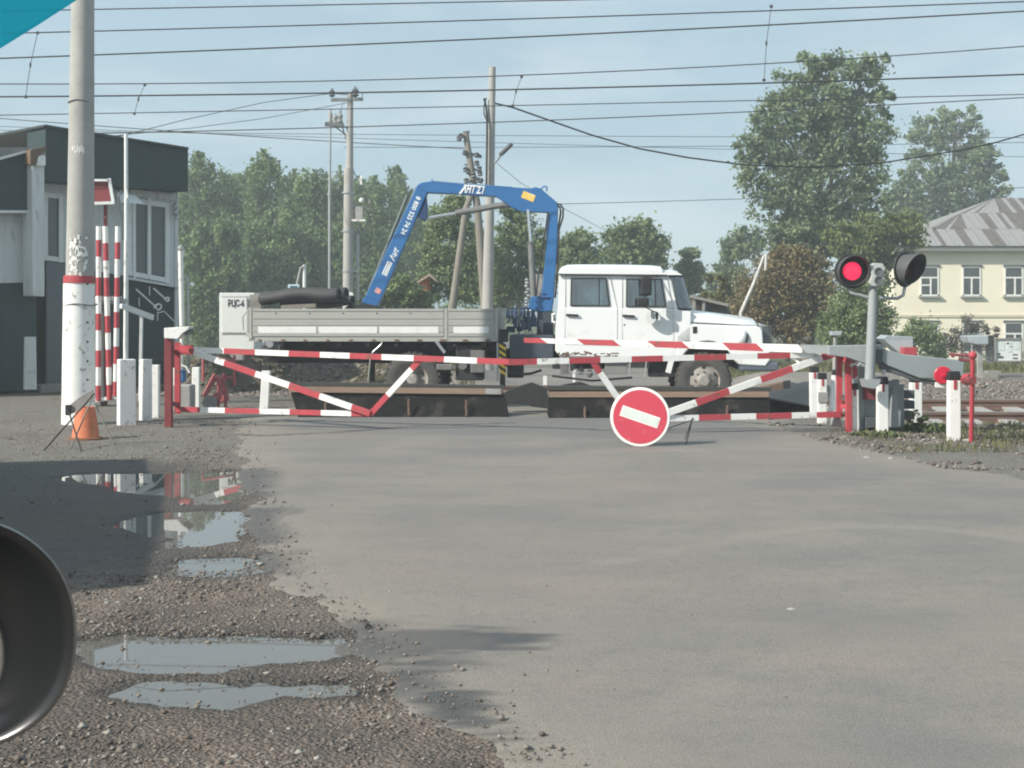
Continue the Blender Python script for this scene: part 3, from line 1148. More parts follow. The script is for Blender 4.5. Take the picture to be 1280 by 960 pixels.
# ---- automatic barrier
bd = 17.75
g = G(1092, 535)
t = thing('barrier_machine', 'lowered automatic barrier with striped arm and grey counterweight on grey cabinet', 'level crossing barrier', g)
A, B = P(1040, 437, bd), P(655, 425.2, 19.3)
mb = MB()


def armpt(px):
    return on_line(A, B, px)


segs = [(655, 0), (680, 1), (725, 0), (771, 1), (814, 0), (857, 1), (907, 0), (950, 1), (1002, 2), (1040, 2)]
for (x0, c0), (x1, _) in zip(segs[:-1], segs[1:]):
    p0, p1 = armpt(x0), armpt(x1)
    h0 = (.066 + (x0 - 655) / 385 * .045) / 2
    h1 = (.066 + (x1 - 655) / 385 * .045) / 2
    sl0 = 0.055 if x0 > 660 else 0
    sl1 = 0.055 if x1 < 1000 else 0
    th = Vector((0, .022, 0))
    ax = (A - B).normalized()
    vs = []
    for p, h, s_ in ((p0, h0, sl0), (p1, h1, sl1)):
        for sy in (-1, 1):
            for sz in (-1, 1):
                vs.append(p + th * sy + Z0 * (sz * h) - ax * (s_ * sz))
    mb.add(vs, [(0, 1, 3, 2), (4, 6, 7, 5), (0, 4, 5, 1), (2, 3, 7, 6), (1, 5, 7, 3), (0, 2, 6, 4)], c0)
mb.build('arm', [M_RED, M_WHITE, M_GREY], t)
mb = MB()
mb.beam(P(843, 436, 18.5), P(835, 466, 18.5), .03, .07, up=Vector((1, 0, 0)))
mb.build('arm_prop', M_WHITE, t)
mb = MB()
mb.prism([P(1036, 432, bd - .09), P(1105, 431, bd - .09), P(1105, 450, bd - .09), P(1085, 456, bd - .09), P(1060, 447, bd - .09), P(1036, 444, bd - .09)], Vector((0, .18, 0)))
mb.build('arm_holder', M_GREY, t, bevel=.01)
M_CW = mat('counterweight_grey', (0.25, 0.285, 0.295), 0.55, var=.08, scale=3, wear=(.33, .35, .35), wear_amt=.2)
mb = MB()
mb.prism([P(1104, 436, bd - .14), P(1131, 443, bd - .14), P(1206, 450.5, bd - .14), P(1204, 474, bd - .14), P(1150, 473, bd - .14), P(1110, 457, bd - .14), P(1103, 452, bd - .14)], Vector((0, .28, 0)))
mb.build('counterweight', M_CW, t, bevel=.012)
mb = MB()
mb.prism([P(1096, 437, bd - .12), P(1104, 437, bd - .12), P(1104, 453, bd - .12), P(1096, 455, bd - .12)], Vector((0, .24, 0)))
mb.build('pivot_plate', M_DGREY, t)
mb = MB()
mb.lathe([(0, .03), (.03, .026), (.034, 0)], P(1104.5, 465, bd - .12), Vector((0, -1, 0)), 12)
mb.build('pivot_pin', M_STEEL, t, smooth=40)
dc = P(1178.5, 469, bd - .2)
mb = MB()
mb.lathe([(0, .0), (.112, 0), (.115, .012), (.105, .02), (.03, .022), (.03, .05), (0, .055)], dc, Vector((-.1, -1, 0)), 28)
mb.build('reflector_disc', mat('reflector_red', (0.55, 0.02, 0.05), .35, var=.1), t, smooth=30)
mb = MB()
mb.prism([P(1103, 453, bd - .1), P(1150, 473, bd - .1), P(1188, 478, bd - .1), P(1188, 482, bd - .1), P(1172, 482, bd - .1), P(1140, 474, bd - .1), P(1103, 462, bd - .1)], Vector((0, .2, 0)))
mb.build('counterweight_frame', M_DGREY, t)
mb = MB()
mb.span(P(1154, 472, bd + .25), P(1164, 480, bd + .3), 0)
mb.build('warning_tag', M_WHITE, t)
mb = MB()
mb.span(P(1170, 478, bd - .18), P(1185, 484, bd - .13), 0)
mb.build('warning_tag', M_WHITE, t)
# cabinet
mb = MB()
mb.prism([P(1074, 480, 18.15), P(1081, 480, 18.15), P(1080, 537, 18.15), P(1073, 537, 18.15)], Vector((0, .1, 0)))
mb.build('support_leg', M_GREY, t, bevel=.006)
mb = MB()
mb.prism([P(1074, 480, 18.2), P(1130, 480, 18.2), P(1131, 534, 18.2), P(1073, 536, 18.2)], Vector((0, .45, 0)))
mb.build('cabinet', M_GREY, t, bevel=.01)
mb = MB()
mb.prism([P(1117, 474, 18.0), P(1122, 474, 18.0), P(1124, 534, 18.0), P(1113, 534, 18.0)], Vector((0, .1, 0)))
mb.prism([P(1112, 476, 17.97), P(1124, 474, 17.97), P(1124, 484, 17.97), P(1112, 484, 17.97)], Vector((0, .1, 0)))
mb.build('support_leg', M_GREY, t, bevel=.006)
mb = MB()
mb.prism([P(1074, 458, 18.05), P(1084, 452, 18.05), P(1088, 470, 18.05), P(1104, 474, 18.05), P(1104, 482, 18.05), P(1074, 482, 18.05)], Vector((0, .3, 0)))
mb.build('drive_housing', M_GREY, t, bevel=.008)
mb = MB()
mb.span(P(1080, 484, 18.1), P(1095, 499, 18.15))
mb.build('red_plate', M_OLDRED, t)
mb = MB()
mb.span(P(1082, 522, 18.05), P(1096, 534, 18.15))
mb.build('cable_box', M_DGREY, t, bevel=.006)
for k in range(3):
    mb = MB()
    mb.span(P(1124, 488 + k * 13, 18.4), P(1138, 497 + k * 13, 18.6))
    mb.build('terminal_box', M_DGREY, t, bevel=.006)

# ---- signal mast
sd3 = 17.55
g = G(1088, 538)
t = thing('crossing_signal', 'railway crossing light on grey mast with one round red lamp lit', 'traffic light', g)
mb = MB()
mb.tube([P(1087, 478, sd3), P(1091.5, 358, sd3)], [.066, .056], 16)
mb.build('mast', M_GREY, t, smooth=40)
mb = MB()
mb.prism([P(1078, 474, sd3 - .08), P(1101, 474, sd3 - .08), P(1099, 482, sd3 - .08), P(1092, 486, sd3 - .08), P(1081, 484, sd3 - .08)], Vector((0, .16, 0)))
mb.build('mast_foot', M_GREY, t)
M_LAMP = bpy.data.materials.new('lit_red_lens')
M_LAMP.use_nodes = True
b = M_LAMP.node_tree.nodes['Principled BSDF']
b.inputs['Base Color'].default_value = (0.5, 0.01, 0.03, 1)
b.inputs['Roughness'].default_value = .25
b.inputs['Emission Color'].default_value = (1.0, 0.035, 0.12, 1)
b.inputs['Emission Strength'].default_value = .62


def head(c, nrm, r, lit, name):
    nrm = Vector(nrm).normalized()
    mb = MB()
    mb.lathe([(0, -.1), (.1, -.09), (.13, -.02), (r, -.012), (r, .006), (.12, .008), (.11, -.0)], c, nrm, 36)
    hd = mb.build('lamp_backboard', mat('signal_black', (0.035, 0.036, 0.038), .6, var=.25, scale=5), t, smooth=35)
    mb = MB()
    pr = []
    for k in range(9):
        a = math.pi / 2 * k / 8
        pr.append((.118 * math.cos(a) if k < 8 else 0, .012 + .035 * math.sin(a)))
    mb.lathe(pr, c, nrm, 28)
    mb.build('lens', M_LAMP if lit else mat('dark_lens', (.06, .01, .012), .2), hd, smooth=60)
    # visor: half tube cut slantwise
    sx = nrm.cross(Z0).normalized()
    su = sx.cross(nrm).normalized()
    vs, fs = [], []
    seg = 28
    for k in range(seg + 1):
        a = 2 * math.pi * k / seg
        ln = .05 + .2 * (0.5 + 0.5 * math.sin(a)) ** .8
        for rr in (.186, .194):
            e = (sx * math.cos(a) + su * math.sin(a)) * rr
            vs.append(c + e + nrm * .004)
            vs.append(c + e * (1.0 if ln < .1 else 1.02) + nrm * ln)
    for k in range(seg):
        o = 4 * k
        fs += [(o, o + 4, o + 5, o + 1), (o + 2, o + 3, o + 7, o + 6), (o + 1, o + 5, o + 7, o + 3)]
    mb = MB()
    mb.add(vs, fs)
    mb.build('visor', mat('signal_grey', (0.075, 0.078, 0.08), .6, var=.2), hd, smooth=50)


head(P(1065, 339, sd3 - .02), (-.05, -1, -.0), .225, True, 'left')
head(P(1131, 337, sd3 - .02), (.62, -.78, 0), .225, False, 'right')
mb = MB()
mb.prism([P(1084, 333, sd3 - .06), P(1089, 329, sd3 - .06), P(1100, 330, sd3 - .06), P(1103, 336, sd3 - .06), P(1101, 345, sd3 - .06), P(1103, 352, sd3 - .06), P(1100, 358, sd3 - .06), P(1087, 358, sd3 - .06), P(1083, 354, sd3 - .06), P(1086, 345, sd3 - .06)], Vector((0, .1, 0)))
for i_, v_ in enumerate(mb.v):
    mb.v[i_] = v_ + Vector((.004, -.13, 0))
bx_ = mb.build('lamp_box', mat('lamp_box_grey', (.42, .44, .43), .6, var=.15), t, bevel=.008)
for y in (340, 351):
    mb = MB()
    mb.lathe([(.056, 0), (.056, .022), (.044, .022), (.042, .004), (0, .008)], P(1094, y, sd3 - .06) + Vector((.004, -.13, 0)), Vector((.05, -1, 0)), 20)
    mb.build('small_lens', mat('lens_grey', (.15, .16, .16), .4), bx_, smooth=35)
mb = MB()
mb.tube([P(1088, 373, sd3), P(1076, 369, sd3), P(1064, 366, sd3 + .02), P(1058, 357, sd3 + .05)], .022, 10)
mb.build('bracket', M_GREY, t, smooth=50)
mb = MB()
mb.tube([P(1094, 372, sd3), P(1108, 373, sd3), P(1122, 373, sd3), P(1129, 369, sd3), P(1131.5, 356, sd3 + .02)], .022, 10)
mb.build('bracket', M_GREY, t, smooth=50)

# ---- red pipe stand on the right
rd = 16.35
g = G(1214, 553)
t = thing('red_pipe_stand', 'thin red pipe post with short rails at right edge of the crossing', 'pipe stand', g)
mb = MB()
mb.tube([g, P(1216, 443, rd)], .028, 10)
mb.ball(P(1216, 444, rd), .05)
mb.build('upright', M_RED, t, smooth=50)
mb = MB()
mb.tube([P(1216, 445, rd), P(1188, 443, rd + 1.0)], .018, 8)
mb.tube([P(1216, 451, rd), P(1200, 449.5, rd + .8)], .022, 8)
mb.tube([P(1216, 476, rd), P(1198, 474, rd + .6)], .045, 10)
mb.tube([P(1191, 447, rd + .9), P(1191, 443, rd + .9)], .018, 6)
mb.build('rail', M_OLDRED, t, smooth=50)
mb = MB()
mb.lathe([(0, 0), (.07, 0), (.075, .1), (0, .1)], P(1207, 474, rd + .35), Vector((.4, -1, 0)), 16)
mb.build('red_drum', M_RED, t, smooth=40)

# ---- second machine beyond the track, right
t = thing('far_barrier_box', 'grey sheet metal barrier housing with sloped top beyond the counterweight', 'equipment box', P(1124, 440, 27))
mb = MB()
mb.prism([P(1103, 423, 27), P(1109, 419, 27), P(1142, 421, 27), P(1142, 441, 27), P(1124, 441, 27), P(1112, 431, 27)], Vector((0, .5, 0)))
mb.build('housing', mat('pale_grey_paint', (.36, .4, .42), .5, var=.1), t, bevel=.02)
mb = MB()
mb.tube([P(1132, 441, 27.2), P(1132, 492, 27.2)], .1, 10)
mb.build('pedestal', M_GREY, t)
mb = MB()
mb.box(P(1135, 441, 26.9), (.25, .3, .22))
mb.build('red_box', M_RED, t)
g = P(1225, 478, 27.5)
t = thing('floodlight_post', 'grey post with pale hooded lamp between bush and notice board', 'lamp post', g)
mb = MB()
mb.beam(P(1225, 481, 27.5), P(1224, 428, 27.5), .09, .09)
mb.build('post_column', M_CONC, t)
mb = MB()
mb.prism([P(1209, 420, 27.2), P(1236, 419, 27.2), P(1236, 431, 27.2), P(1221, 431, 27.2), P(1213, 429, 27.2)], Vector((0, .5, 0)))
mb.build('lamp_hood', mat('pale_grey_paint', (.36, .4, .42)), t, bevel=.02)
mb = MB()
mb.box(P(1235, 474, 27.3), (.3, .3, .25))
mb.build('cable_box', M_CONCD, t)
mb = MB()
mb.box(P(1240, 466, 27.3), (.25, .25, .08))
mb.build('box_lid', M_CONCD, t)
t = thing('track_lamp', 'small pale box lamp on a short stub above the grey barrier arm', 'lamp', P(1046, 437, 27))
mb = MB()
mb.prism([P(1040, 414, 27), P(1053, 414, 27), P(1051, 419, 27), P(1040, 419, 27)], Vector((0, .25, 0)))
mb.build('lamp_hood', mat('pale_grey_paint', (.36, .4, .42)), t)
mb = MB()
mb.tube([P(1044, 419, 27.1), P(1042, 492, 27.1)], .035, 8)
mb.build('stub_post', M_CONC, t)

# ---- railway track
t = thing('railway_track', 'rusty railway track on concrete sleepers behind the white posts', 'railway track', (6, 20.8, 0))
M_RAIL = mat('rusty_rail', (0.155, 0.1, 0.078), .85, var=.25, scale=6, stretch=(.4, 3, 3))
M_RAILTOP = mat('worn_rail_top', (.3, .27, .25), .4, .5, var=.15)


def rail(mb, x0, x1, fy, ztop, slope):
    a, b = Vector((x0, fy + slope * x0, ztop)), Vector((x1, fy + slope * x1, ztop))
    mb.beam(a - Z0 * .006, b - Z0 * .006, .068, .012, 1)
    mb.beam(a - Z0 * .03, b - Z0 * .03, .072, .036, 0)
    mb.beam(a - Z0 * .1, b - Z0 * .1, .02, .11, 0)
    mb.beam(a - Z0 * .166, b - Z0 * .166, .15, .024, 0)


for fy, zt in ((20.98, .095), (22.52, .195)):
    mb = MB()
    rail(mb, 4.9, 90, fy, zt, -.06)
    mb.build('rail', [M_RAIL, M_RAILTOP], t)
for k in range(26):
    x = 5.2 + k * .56
    yc = 21.7 - .06 * x
    mb = MB()
    a, b = Vector((x, yc - 1.32, -.12)), Vector((x + .07, yc + 1.32, .03))
    mb.beam(a, b, .24, .14)
    mb.build('sleeper', M_CONC, t)
t = thing('railway_track', 'single visible rail of second track at foot of gravel bank on left', 'railway track', (-4, 28, 0))
mb = MB()
rail(mb, -7.5, 4, 27.75, .13, -.01)
mb.build('rail', [M_RAIL, M_RAILTOP], t)
# ================================================================ TRUCK
TH = R(3)
TD = 22.9
WID = 2.15


def TL(px, py, tt=0.0):
    """photo pixel -> truck-local point on the lengthwise plane tt metres behind the near side"""
    k = (px - CX) / F
    # world (X,Y) = (s cos + t sin, TD - s sin + t cos)
    c, sn = math.cos(TH), math.sin(TH)
    # X = k*Y
    s_ = (k * (TD + tt * c) - tt * sn) / (c + k * sn)
    Y = TD - s_ * sn + tt * c
    return Vector((s_, tt, CH - (py - HY) * Y / F))


truck = thing('crane_truck', 'white crew cab lorry with grey drop-side bed and folded blue loader crane', 'truck', (0, TD, 0), local=True, rotz=-TH)
M_TW = mat('truck_white', (0.80, 0.81, 0.80), .32, var=.025, scale=3, coat=.3, spec=.5, wear=(.66, .635, .59), wear_amt=.45, wear_scale=2.2)
M_BED = mat('bed_grey', (0.36, 0.36, 0.33), .6, var=.07, scale=4, stretch=(.5, 1, 2), wear=(.25, .23, .2), wear_amt=.3)
M_BLUE = mat('crane_blue', (0.028, 0.135, 0.335), .42, var=.1, scale=4, coat=.15, wear=(.06, .14, .3), wear_amt=.3)
M_DBLUE = mat('dark_blue_paint', (0.02, 0.05, 0.13), .5, var=.25, scale=8)
M_UNDER = mat('chassis_black', (0.022, 0.023, 0.025), .75, var=.4, scale=5, wear=(.09, .08, .07), wear_amt=.4, wear_scale=4)
M_GLASS = glass_mat('window_glass', (0.62, 0.7, 0.72), .2)
M_SEAL = mat('rubber_seal', (0.02, 0.02, 0.022), .6)
M_YEL = mat('warning_yellow', (.7, .45, .03), .5, var=.1)


def tprism(mb, pts, t0, t1, mi=0):
    f = [TL(x, y, 0) for x, y in pts]
    f = [Vector((p.x, t0, p.z)) for p in f]
    mb.prism(f, Vector((0, t1 - t0, 0)), mi)


def tprism_at(mb, pts, tc, w, mi=0):
    f = [TL(x, y, tc) for x, y in pts]
    f = [Vector((p.x, tc - w / 2, p.z)) for p in f]
    mb.prism(f, Vector((0, w, 0)), mi)


# cab lower body
mb = MB()
tprism(mb, [(697.5, 384.5), (845.5, 385.5), (846, 388), (864, 389), (864, 431), (846, 434), (840, 447), (700, 446), (694, 438), (694.5, 410)], 0, WID)
body = mb.build('cab_body', M_TW, truck, bevel=.035, smooth=40)
# greenhouse pillars on both sides + roof
mb = MB()
for t0, t1 in ((0.012, .07), (WID - .07, WID - .012)):
    tprism(mb, [(697.5, 385), (698.5, 343), (714, 343), (713, 385)], t0, t1)
    tprism(mb, [(762.5, 385), (757, 343), (784, 343), (783, 385)], t0, t1)
    tprism(mb, [(832.5, 385), (826, 343), (833, 343), (839, 349), (847.5, 385)], t0, t1)
    tprism(mb, [(714, 348), (714, 343), (757, 343), (757.6, 348)], t0, t1)
    tprism(mb, [(784, 349), (784, 343), (826, 343), (827, 349)], t0, t1)
    tprism(mb, [(713, 385), (713, 381.5), (762.3, 381.5), (762.5, 385)], t0, t1)
    tprism(mb, [(783, 385), (783, 382.5), (832, 382.5), (832.5, 385)], t0, t1)
# back wall with opening left as window band
a, b_ = TL(698.5, 343), TL(697.5, 385)
mb.span((a.x + .01, .06, b_.z), (a.x + .07, WID - .06, b_.z + .12))
mb.span((a.x + .01, .06, a.z - .12), (a.x + .07, WID - .06, a.z))
for tt in (.06, WID - .5):
    mb.span((a.x + .01, tt, b_.z + .1), (a.x + .07, tt + .44, a.z - .1))
# windscreen frame
for tt in (.02, WID - .12):
    pass
mb.build('cab_pillars', M_TW, truck, bevel=.006)
mb = MB()
f = [TL(x, y) for x, y in ((697.5, 342.2), (699, 339), (702, 336), (708, 333.6), (720, 332.8), (770, 333), (815, 334), (827, 335.5), (828, 341), (841, 339.5), (848, 341), (853, 343.8), (834, 343.8))]
n = len(f)
rows = [(-.02, 0), (.03, .0), (.35, .045), (WID / 2, .06), (WID - .35, .045), (WID - .03, 0), (WID + .02, 0)]
vs, fs = [], []
for tt, up in rows:
    for i, p in enumerate(f):
        k = 0 if i in (0, 12, 11) else up
        if tt in (-.02, WID + .02) and 1 <= i <= 10:
            k = -.035 if 2 <= i <= 7 else -.0
        vs.append(Vector((p.x, tt, p.z + k)))
for r in range(len(rows) - 1):
    for i in range(n):
        j = (i + 1) % n
        fs.append((r * n + i, r * n + j, (r + 1) * n + j, (r + 1) * n + i))
fs.append(tuple(reversed(range(n))))
fs.append(tuple(range((len(rows) - 1) * n, len(rows) * n)))
mb.add(vs, fs)
mb.build('roof', M_TW, truck, smooth=40)
mb = MB()
for tt in (-.03, WID + .02):
    p, q = TL(698, 343), TL(834, 344.2)
    mb.beam((p.x, tt, p.z), (q.x, tt, q.z), .03, .022)
mb.build('drip_rail', M_SEAL, truck)
# windows
for t0 in (.05, WID - .055):
    for k, pts in enumerate(([(713.5, 382), (714.3, 348), (757.6, 348), (762, 382)], [(783, 383), (783.5, 349), (826.8, 349), (832.2, 383)])):
        mb = MB()
        tprism(mb, pts, t0, t0 + .005)
        w = mb.build('side_window', M_GLASS, truck)
        if t0 < 1:
            mb = MB()
            ps = [TL(x, y) for x, y in pts]
            for i in range(4):
                p, q = ps[i], ps[(i + 1) % 4]
                mb.beam((p.x, .008, p.z), (q.x, .008, q.z), .02, .026, up=Vector((0, -1, 0)))
            dv = (749, 749) if k == 0 else (818.5, 820)
            p, q = TL(dv[0], 348.5), TL(dv[1], 382.5)
            mb.beam((p.x, .03, p.z), (q.x, .03, q.z), .02, .025, up=Vector((0, -1, 0)))
            mb.build('window_seal', M_SEAL, w)
# wrap-round windscreen
A1, A2 = TL(836.5, 344), TL(847.5, 386)
F1, F2 = TL(856, 345), TL(868.5, 387)
mb = MB()
prof = [(0.03, 0.0), (.1, .55), (.26, .92), (.45, 1.0), (WID / 2, 1.04), (WID - .45, 1.0), (WID - .26, .92), (WID - .1, .55), (WID - .03, 0.0)]
vs = []
for tt, k in prof:
    for (a, f_) in ((A1, F1), (A2, F2)):
        p = a.lerp(f_, k)
        vs.append((p.x, tt, p.z))
mb.add(vs, [(2 * i, 2 * i + 1, 2 * i + 3, 2 * i + 2) for i in range(len(prof) - 1)])
ws = mb.build('windscreen', M_GLASS, truck, smooth=60)
mb = MB()
for i in range(len(prof) - 1):
    mb.tube([vs[2 * i], vs[2 * i + 2]], .018, 6)
    mb.tube([vs[2 * i + 1], vs[2 * i + 3]], .02, 6)
mb.tube([vs[0], vs[1]], .02, 6)
mb.tube([vs[-2], vs[-1]], .02, 6)
mb.build('windscreen_seal', M_SEAL, ws)
mb = MB()
q = TL(851, 389)
mb.prism([Vector((A2.x - .06, .0, A2.z + .02)), Vector((A2.x, .02, A2.z + .02)), Vector((A2.x + .26, .22, A2.z)), Vector((A2.x + .32, .5, A2.z - .01)), Vector((A2.x + .34, WID - .5, A2.z - .01)), Vector((A2.x + .26, WID - .22, A2.z)), Vector((A2.x, WID - .02, A2.z + .02)), Vector((A2.x - .06, WID, A2.z + .02))], Vector((0, 0, -.09)))
mb.build('scuttle', M_TW, truck, bevel=.01)
# interior
mb = MB()
zf = TL(740, 384).z
for sx, n_ in ((718, 2), (786, 2)):
    p = TL(sx, 384)
    for k in range(n_):
        t0 = .18 + k * .95
        mb.box((p.x + .22, t0 + .4, zf - .1), (.5, .75, .2))
        mb.box((p.x + .0, t0 + .4, zf + .17), (.13, .75, .5))
        mb.box((p.x - .02, t0 + .4, zf + .46), (.1, .35, .14))
mb.build('seats', mat('seat_fabric', (.2, .22, .24), .9), truck, bevel=.03)
mb = MB()
p = TL(846, 384)
mb.box((p.x + .02, WID / 2, zf + .0), (.3, WID - .2, .12))
mb.tube([Vector((p.x - .28 + .05 * math.sin(a), 1.6 + .22 * math.cos(a), zf + .08 + .2 * math.sin(a))) for a in np.linspace(0, 2 * math.pi, 21)], .014, 6)
mb.build('dashboard', M_DGREY, truck)
# doors: seams and handles
for pts, hx in (([(706, 430), (707, 345), (762, 345), (771.5, 385), (771.5, 432)], (707.5, 723, 393.5)), ([(777.5, 432), (778, 346), (833.5, 346), (841.5, 386), (842, 431)], (778, 793, 394.5))):
    mb = MB()
    for (x0, y0), (x1, y1) in zip(pts, pts[1:] + pts[:1]):
        p, q = TL(x0, y0), TL(x1, y1)
        mb.beam((p.x, -.0005 if y0 > 384 or y1 > 384 else .011, p.z), (q.x, -.0005 if y1 > 384 and y0 > 384 else .011, q.z), .004, .012, up=Vector((0, -1, 0)))
    d_ = mb.build('door', mat('seam_grey', (.3, .31, .31), .6), truck)
    mb = MB()
    p, q = TL(hx[0], hx[2]), TL(hx[1], hx[2] + .8)
    mb.beam((p.x, -.02, p.z), (q.x, -.025, q.z), .04, .036)
    mb.build('handle', M_BLACK, d_, bevel=.008)
mb = MB()
p = TL(780.5, 406)
mb.lathe([(0, .004), (.016, .003), (.016, 0)], (p.x, 0, p.z), Vector((0, -1, 0)), 10)
mb.build('lock', M_DGREY, truck)
# bonnet and fenders
mb = MB()
b0 = [TL(x, y) for x, y in ((862, 389.5), (905, 394.2), (944, 399.6), (951, 402.5), (953, 434), (862, 432))]
secs = []
for p in b0[:4]:
    pass
prof = [(.03, -.30), (.04, -.13), (.12, -.03), (.4, .02), (WID / 2, .045), (WID - .4, .02), (WID - .12, -.03), (WID - .04, -.13), (WID - .03, -.30)]
vs, fs = [], []
n = len(prof)
for i, p in enumerate(b0[:4]):
    sh = (0, .01, .02, .03)[i]
    for tt, up in prof:
        ts = tt + sh * (1 if tt < WID / 2 else -1) * (1 if abs(tt - WID / 2) > .3 else 0)
        vs.append((p.x + (0 if i < 3 else -.05 * (abs(tt - WID / 2) > .6)), ts, p.z + up - (0.0 if i < 3 else .0)))
for i in range(3):
    for k in range(n - 1):
        fs.append((i * n + k, i * n + k + 1, (i + 1) * n + k + 1, (i + 1) * n + k))
fs.append(tuple(range(3 * n, 4 * n)))
mb.add(vs, fs)
mb.build('bonnet', M_TW, truck, smooth=35)
mb = MB()
for sgn, t0 in ((1, .028), (-1, WID - .028)):
    p, q = TL(863, 403), TL(944.5, 407.2)
    mb.beam((p.x, t0 - .003 * sgn, p.z), (q.x, t0 + .015 * sgn, q.z), .012, .016, up=Vector((0, -1, 0)))
    p, q = TL(862.8, 391), TL(862.8, 416)
    mb.beam((p.x, t0 - .006 * sgn, p.z), (q.x, t0 - .006 * sgn, q.z), .012, .014, up=Vector((0, -1, 0)))
p = TL(869, 412)
mb.build('bonnet_seam', M_SEAL, truck)
mb = MB()
mb.span((p.x - .04, -.008, p.z - .06), (p.x + .03, .01, p.z + .05))
mb.build('bonnet_catch', M_SEAL, truck)
mb = MB()
p = TL(944.5, 400)
q = TL(951, 434)
mb.span((p.x - .1, .24, q.z - .02), (q.x - .05, WID - .24, p.z - .1))
mb.prism([Vector((p.x - .02, .3, p.z - .03)), Vector((q.x, .34, p.z - .1)), Vector((q.x + .02, .36, q.z)), Vector((p.x - .02, .24, q.z))], Vector((0, .06, 0)))
mb.build('radiator_shell', M_TW, truck, bevel=.03)
mb = MB()
ga, gb = TL(952, 403.5), TL(966, 433)
gc = TL(963, 408)
mb.prism([Vector((ga.x - .02, .2, ga.z)), Vector((gc.x, .2, gc.z)), Vector((gb.x, .2, gb.z)), Vector((ga.x - .02, .2, gb.z))], Vector((0, WID - .4, 0)))
gr = mb.build('grille', mat('grille_grey', (.3, .31, .31), .6), truck, bevel=.02)
mb = MB()
for k in range(8):
    zz = gb.z + (gc.z - gb.z) * (k + .6) / 8
    mb.span((ga.x + .03, .185, zz), (gb.x + .012, WID - .185, zz + .022))
mb.build('louvres', M_DGREY, gr)


def fender(t0, t1):
    arc = []
    cx, cy = 884.5, 468
    for k in range(15):
        a = math.pi * (1.0 - k / 14)
        arc.append((cx + 37 * math.cos(a), cy - 41.5 * math.sin(a)))
    outer = [(846, 420), (863.5, 405.5), (944, 407.5), (950, 409), (953, 413), (954, 432), (962, 436), (963, 450), (957, 458)]
    pts = [(845, 446)] + outer + [(924, 456)] + [p for p in reversed(arc) if p[1] < 456]
    mb = MB()
    tprism(mb, pts, t0, t1)
    return mb


for t0, t1 in ((0, .24), (WID - .24, WID)):
    fender(t0, t1).build('fender', M_TW, truck, bevel=.02, smooth=35)
# turn signal pods / headlamps
for t0 in (.06, WID - .06):
    mb = MB()
    p = TL(927, 421)
    mb.ball((p.x, t0 - .06 if t0 < 1 else t0 + .06, p.z), (.1, .08, .13), 14, 10)
    pod = mb.build('signal_pod', M_TW, truck, smooth=60)
    mb = MB()
    mb.ball((p.x + .05, t0 - .06 if t0 < 1 else t0 + .06, p.z - .01), (.07, .065, .1), 12, 8)
    mb.build('signal_lens', M_DGREY, pod, smooth=60)
    mb = MB()
    q = TL(956, 440)
    mb.lathe([(0, .05), (.08, .035), (.1, 0), (.11, -.06)], (q.x - .03, .25 if t0 < 1 else WID - .25, q.z), Vector((1, 0, 0)), 20)
    mb.build('headlight', M_CHROME, truck, smooth=50)
mb = MB()
p, q = TL(926, 453), TL(974, 464)
mb.span((p.x, .02, q.z), (q.x, WID - .02, p.z))
mb.build('front_bumper', mat('bumper_blue_grey', (.1, .12, .15), .6), truck, bevel=.03)
# rub strip / sill below the cab
mb = MB()
for (x0, y0, x1, y1) in ((700, 446, 840, 448),):
    p, q = TL(x0, y0), TL(x1, y1 + 3)
    mb.span((p.x, .03, q.z), (q.x, .12, p.z))
mb.build('sill', mat('dull_white', (.45, .46, .45), .7, wear=(.2, .13, .1), wear_amt=.6), truck)
mb = MB()
for k in range(26):
    x = random.uniform(697, 771)
    p = TL(x, random.uniform(440.5, 445.5))
    mb.box((p.x, .0, p.z), (random.uniform(.03, .14), .006, random.uniform(.01, .035)), rot=Matrix.Rotation(random.uniform(-.3, .3), 3, 'Y'))
mb.build('rust_patches', M_RUST, truck)

# mirrors
mb = MB()
mb.tube([TL(823, 345, -.02), TL(812, 344, -.2), TL(807, 346, -.3), TL(807, 384, -.3), TL(817, 389.5, -.1), TL(822, 391, -.0)], .011, 6)
mm = mb.build('mirror_arm', M_BLACK, truck, smooth=50)
for (x0, y0, x1, y1, th) in ((800.5, 346, 815, 369.5, .07), (796, 372, 811.5, 383, .07)):
    mb = MB()
    p, q = TL(x0, y0, -.3), TL(x1, y1, -.3)
    mb.span((p.x, -.36, q.z), (p.x + (q.x - p.x) * .98, -.28, p.z))
    mb.build('mirror', M_BLACK, truck, bevel=.03)
mb = MB()
p = TL(814, 397, -.12)
mb.lathe([(0, 0), (.09, .0), (.105, .015), (0, .02)], (p.x, p.y, p.z), Vector((-.6, -.8, 0)), 20)
mb.build('round_mirror', mat('mirror_grey', (.45, .47, .47), .3), truck, smooth=40)
mb = MB()
p = TL(821, 395, -.08)
mb.box((p.x, p.y, p.z), (.045, .06, .12))
mb.build('side_lamp', M_BLACK, truck, bevel=.01)
# far mirror
mb = MB()
mb.tube([TL(838, 350, WID), TL(846, 348, WID + .25), TL(846, 380, WID + .25), TL(840, 388, WID)], .011, 6)
mb.build('mirror_arm', M_BLACK, truck)


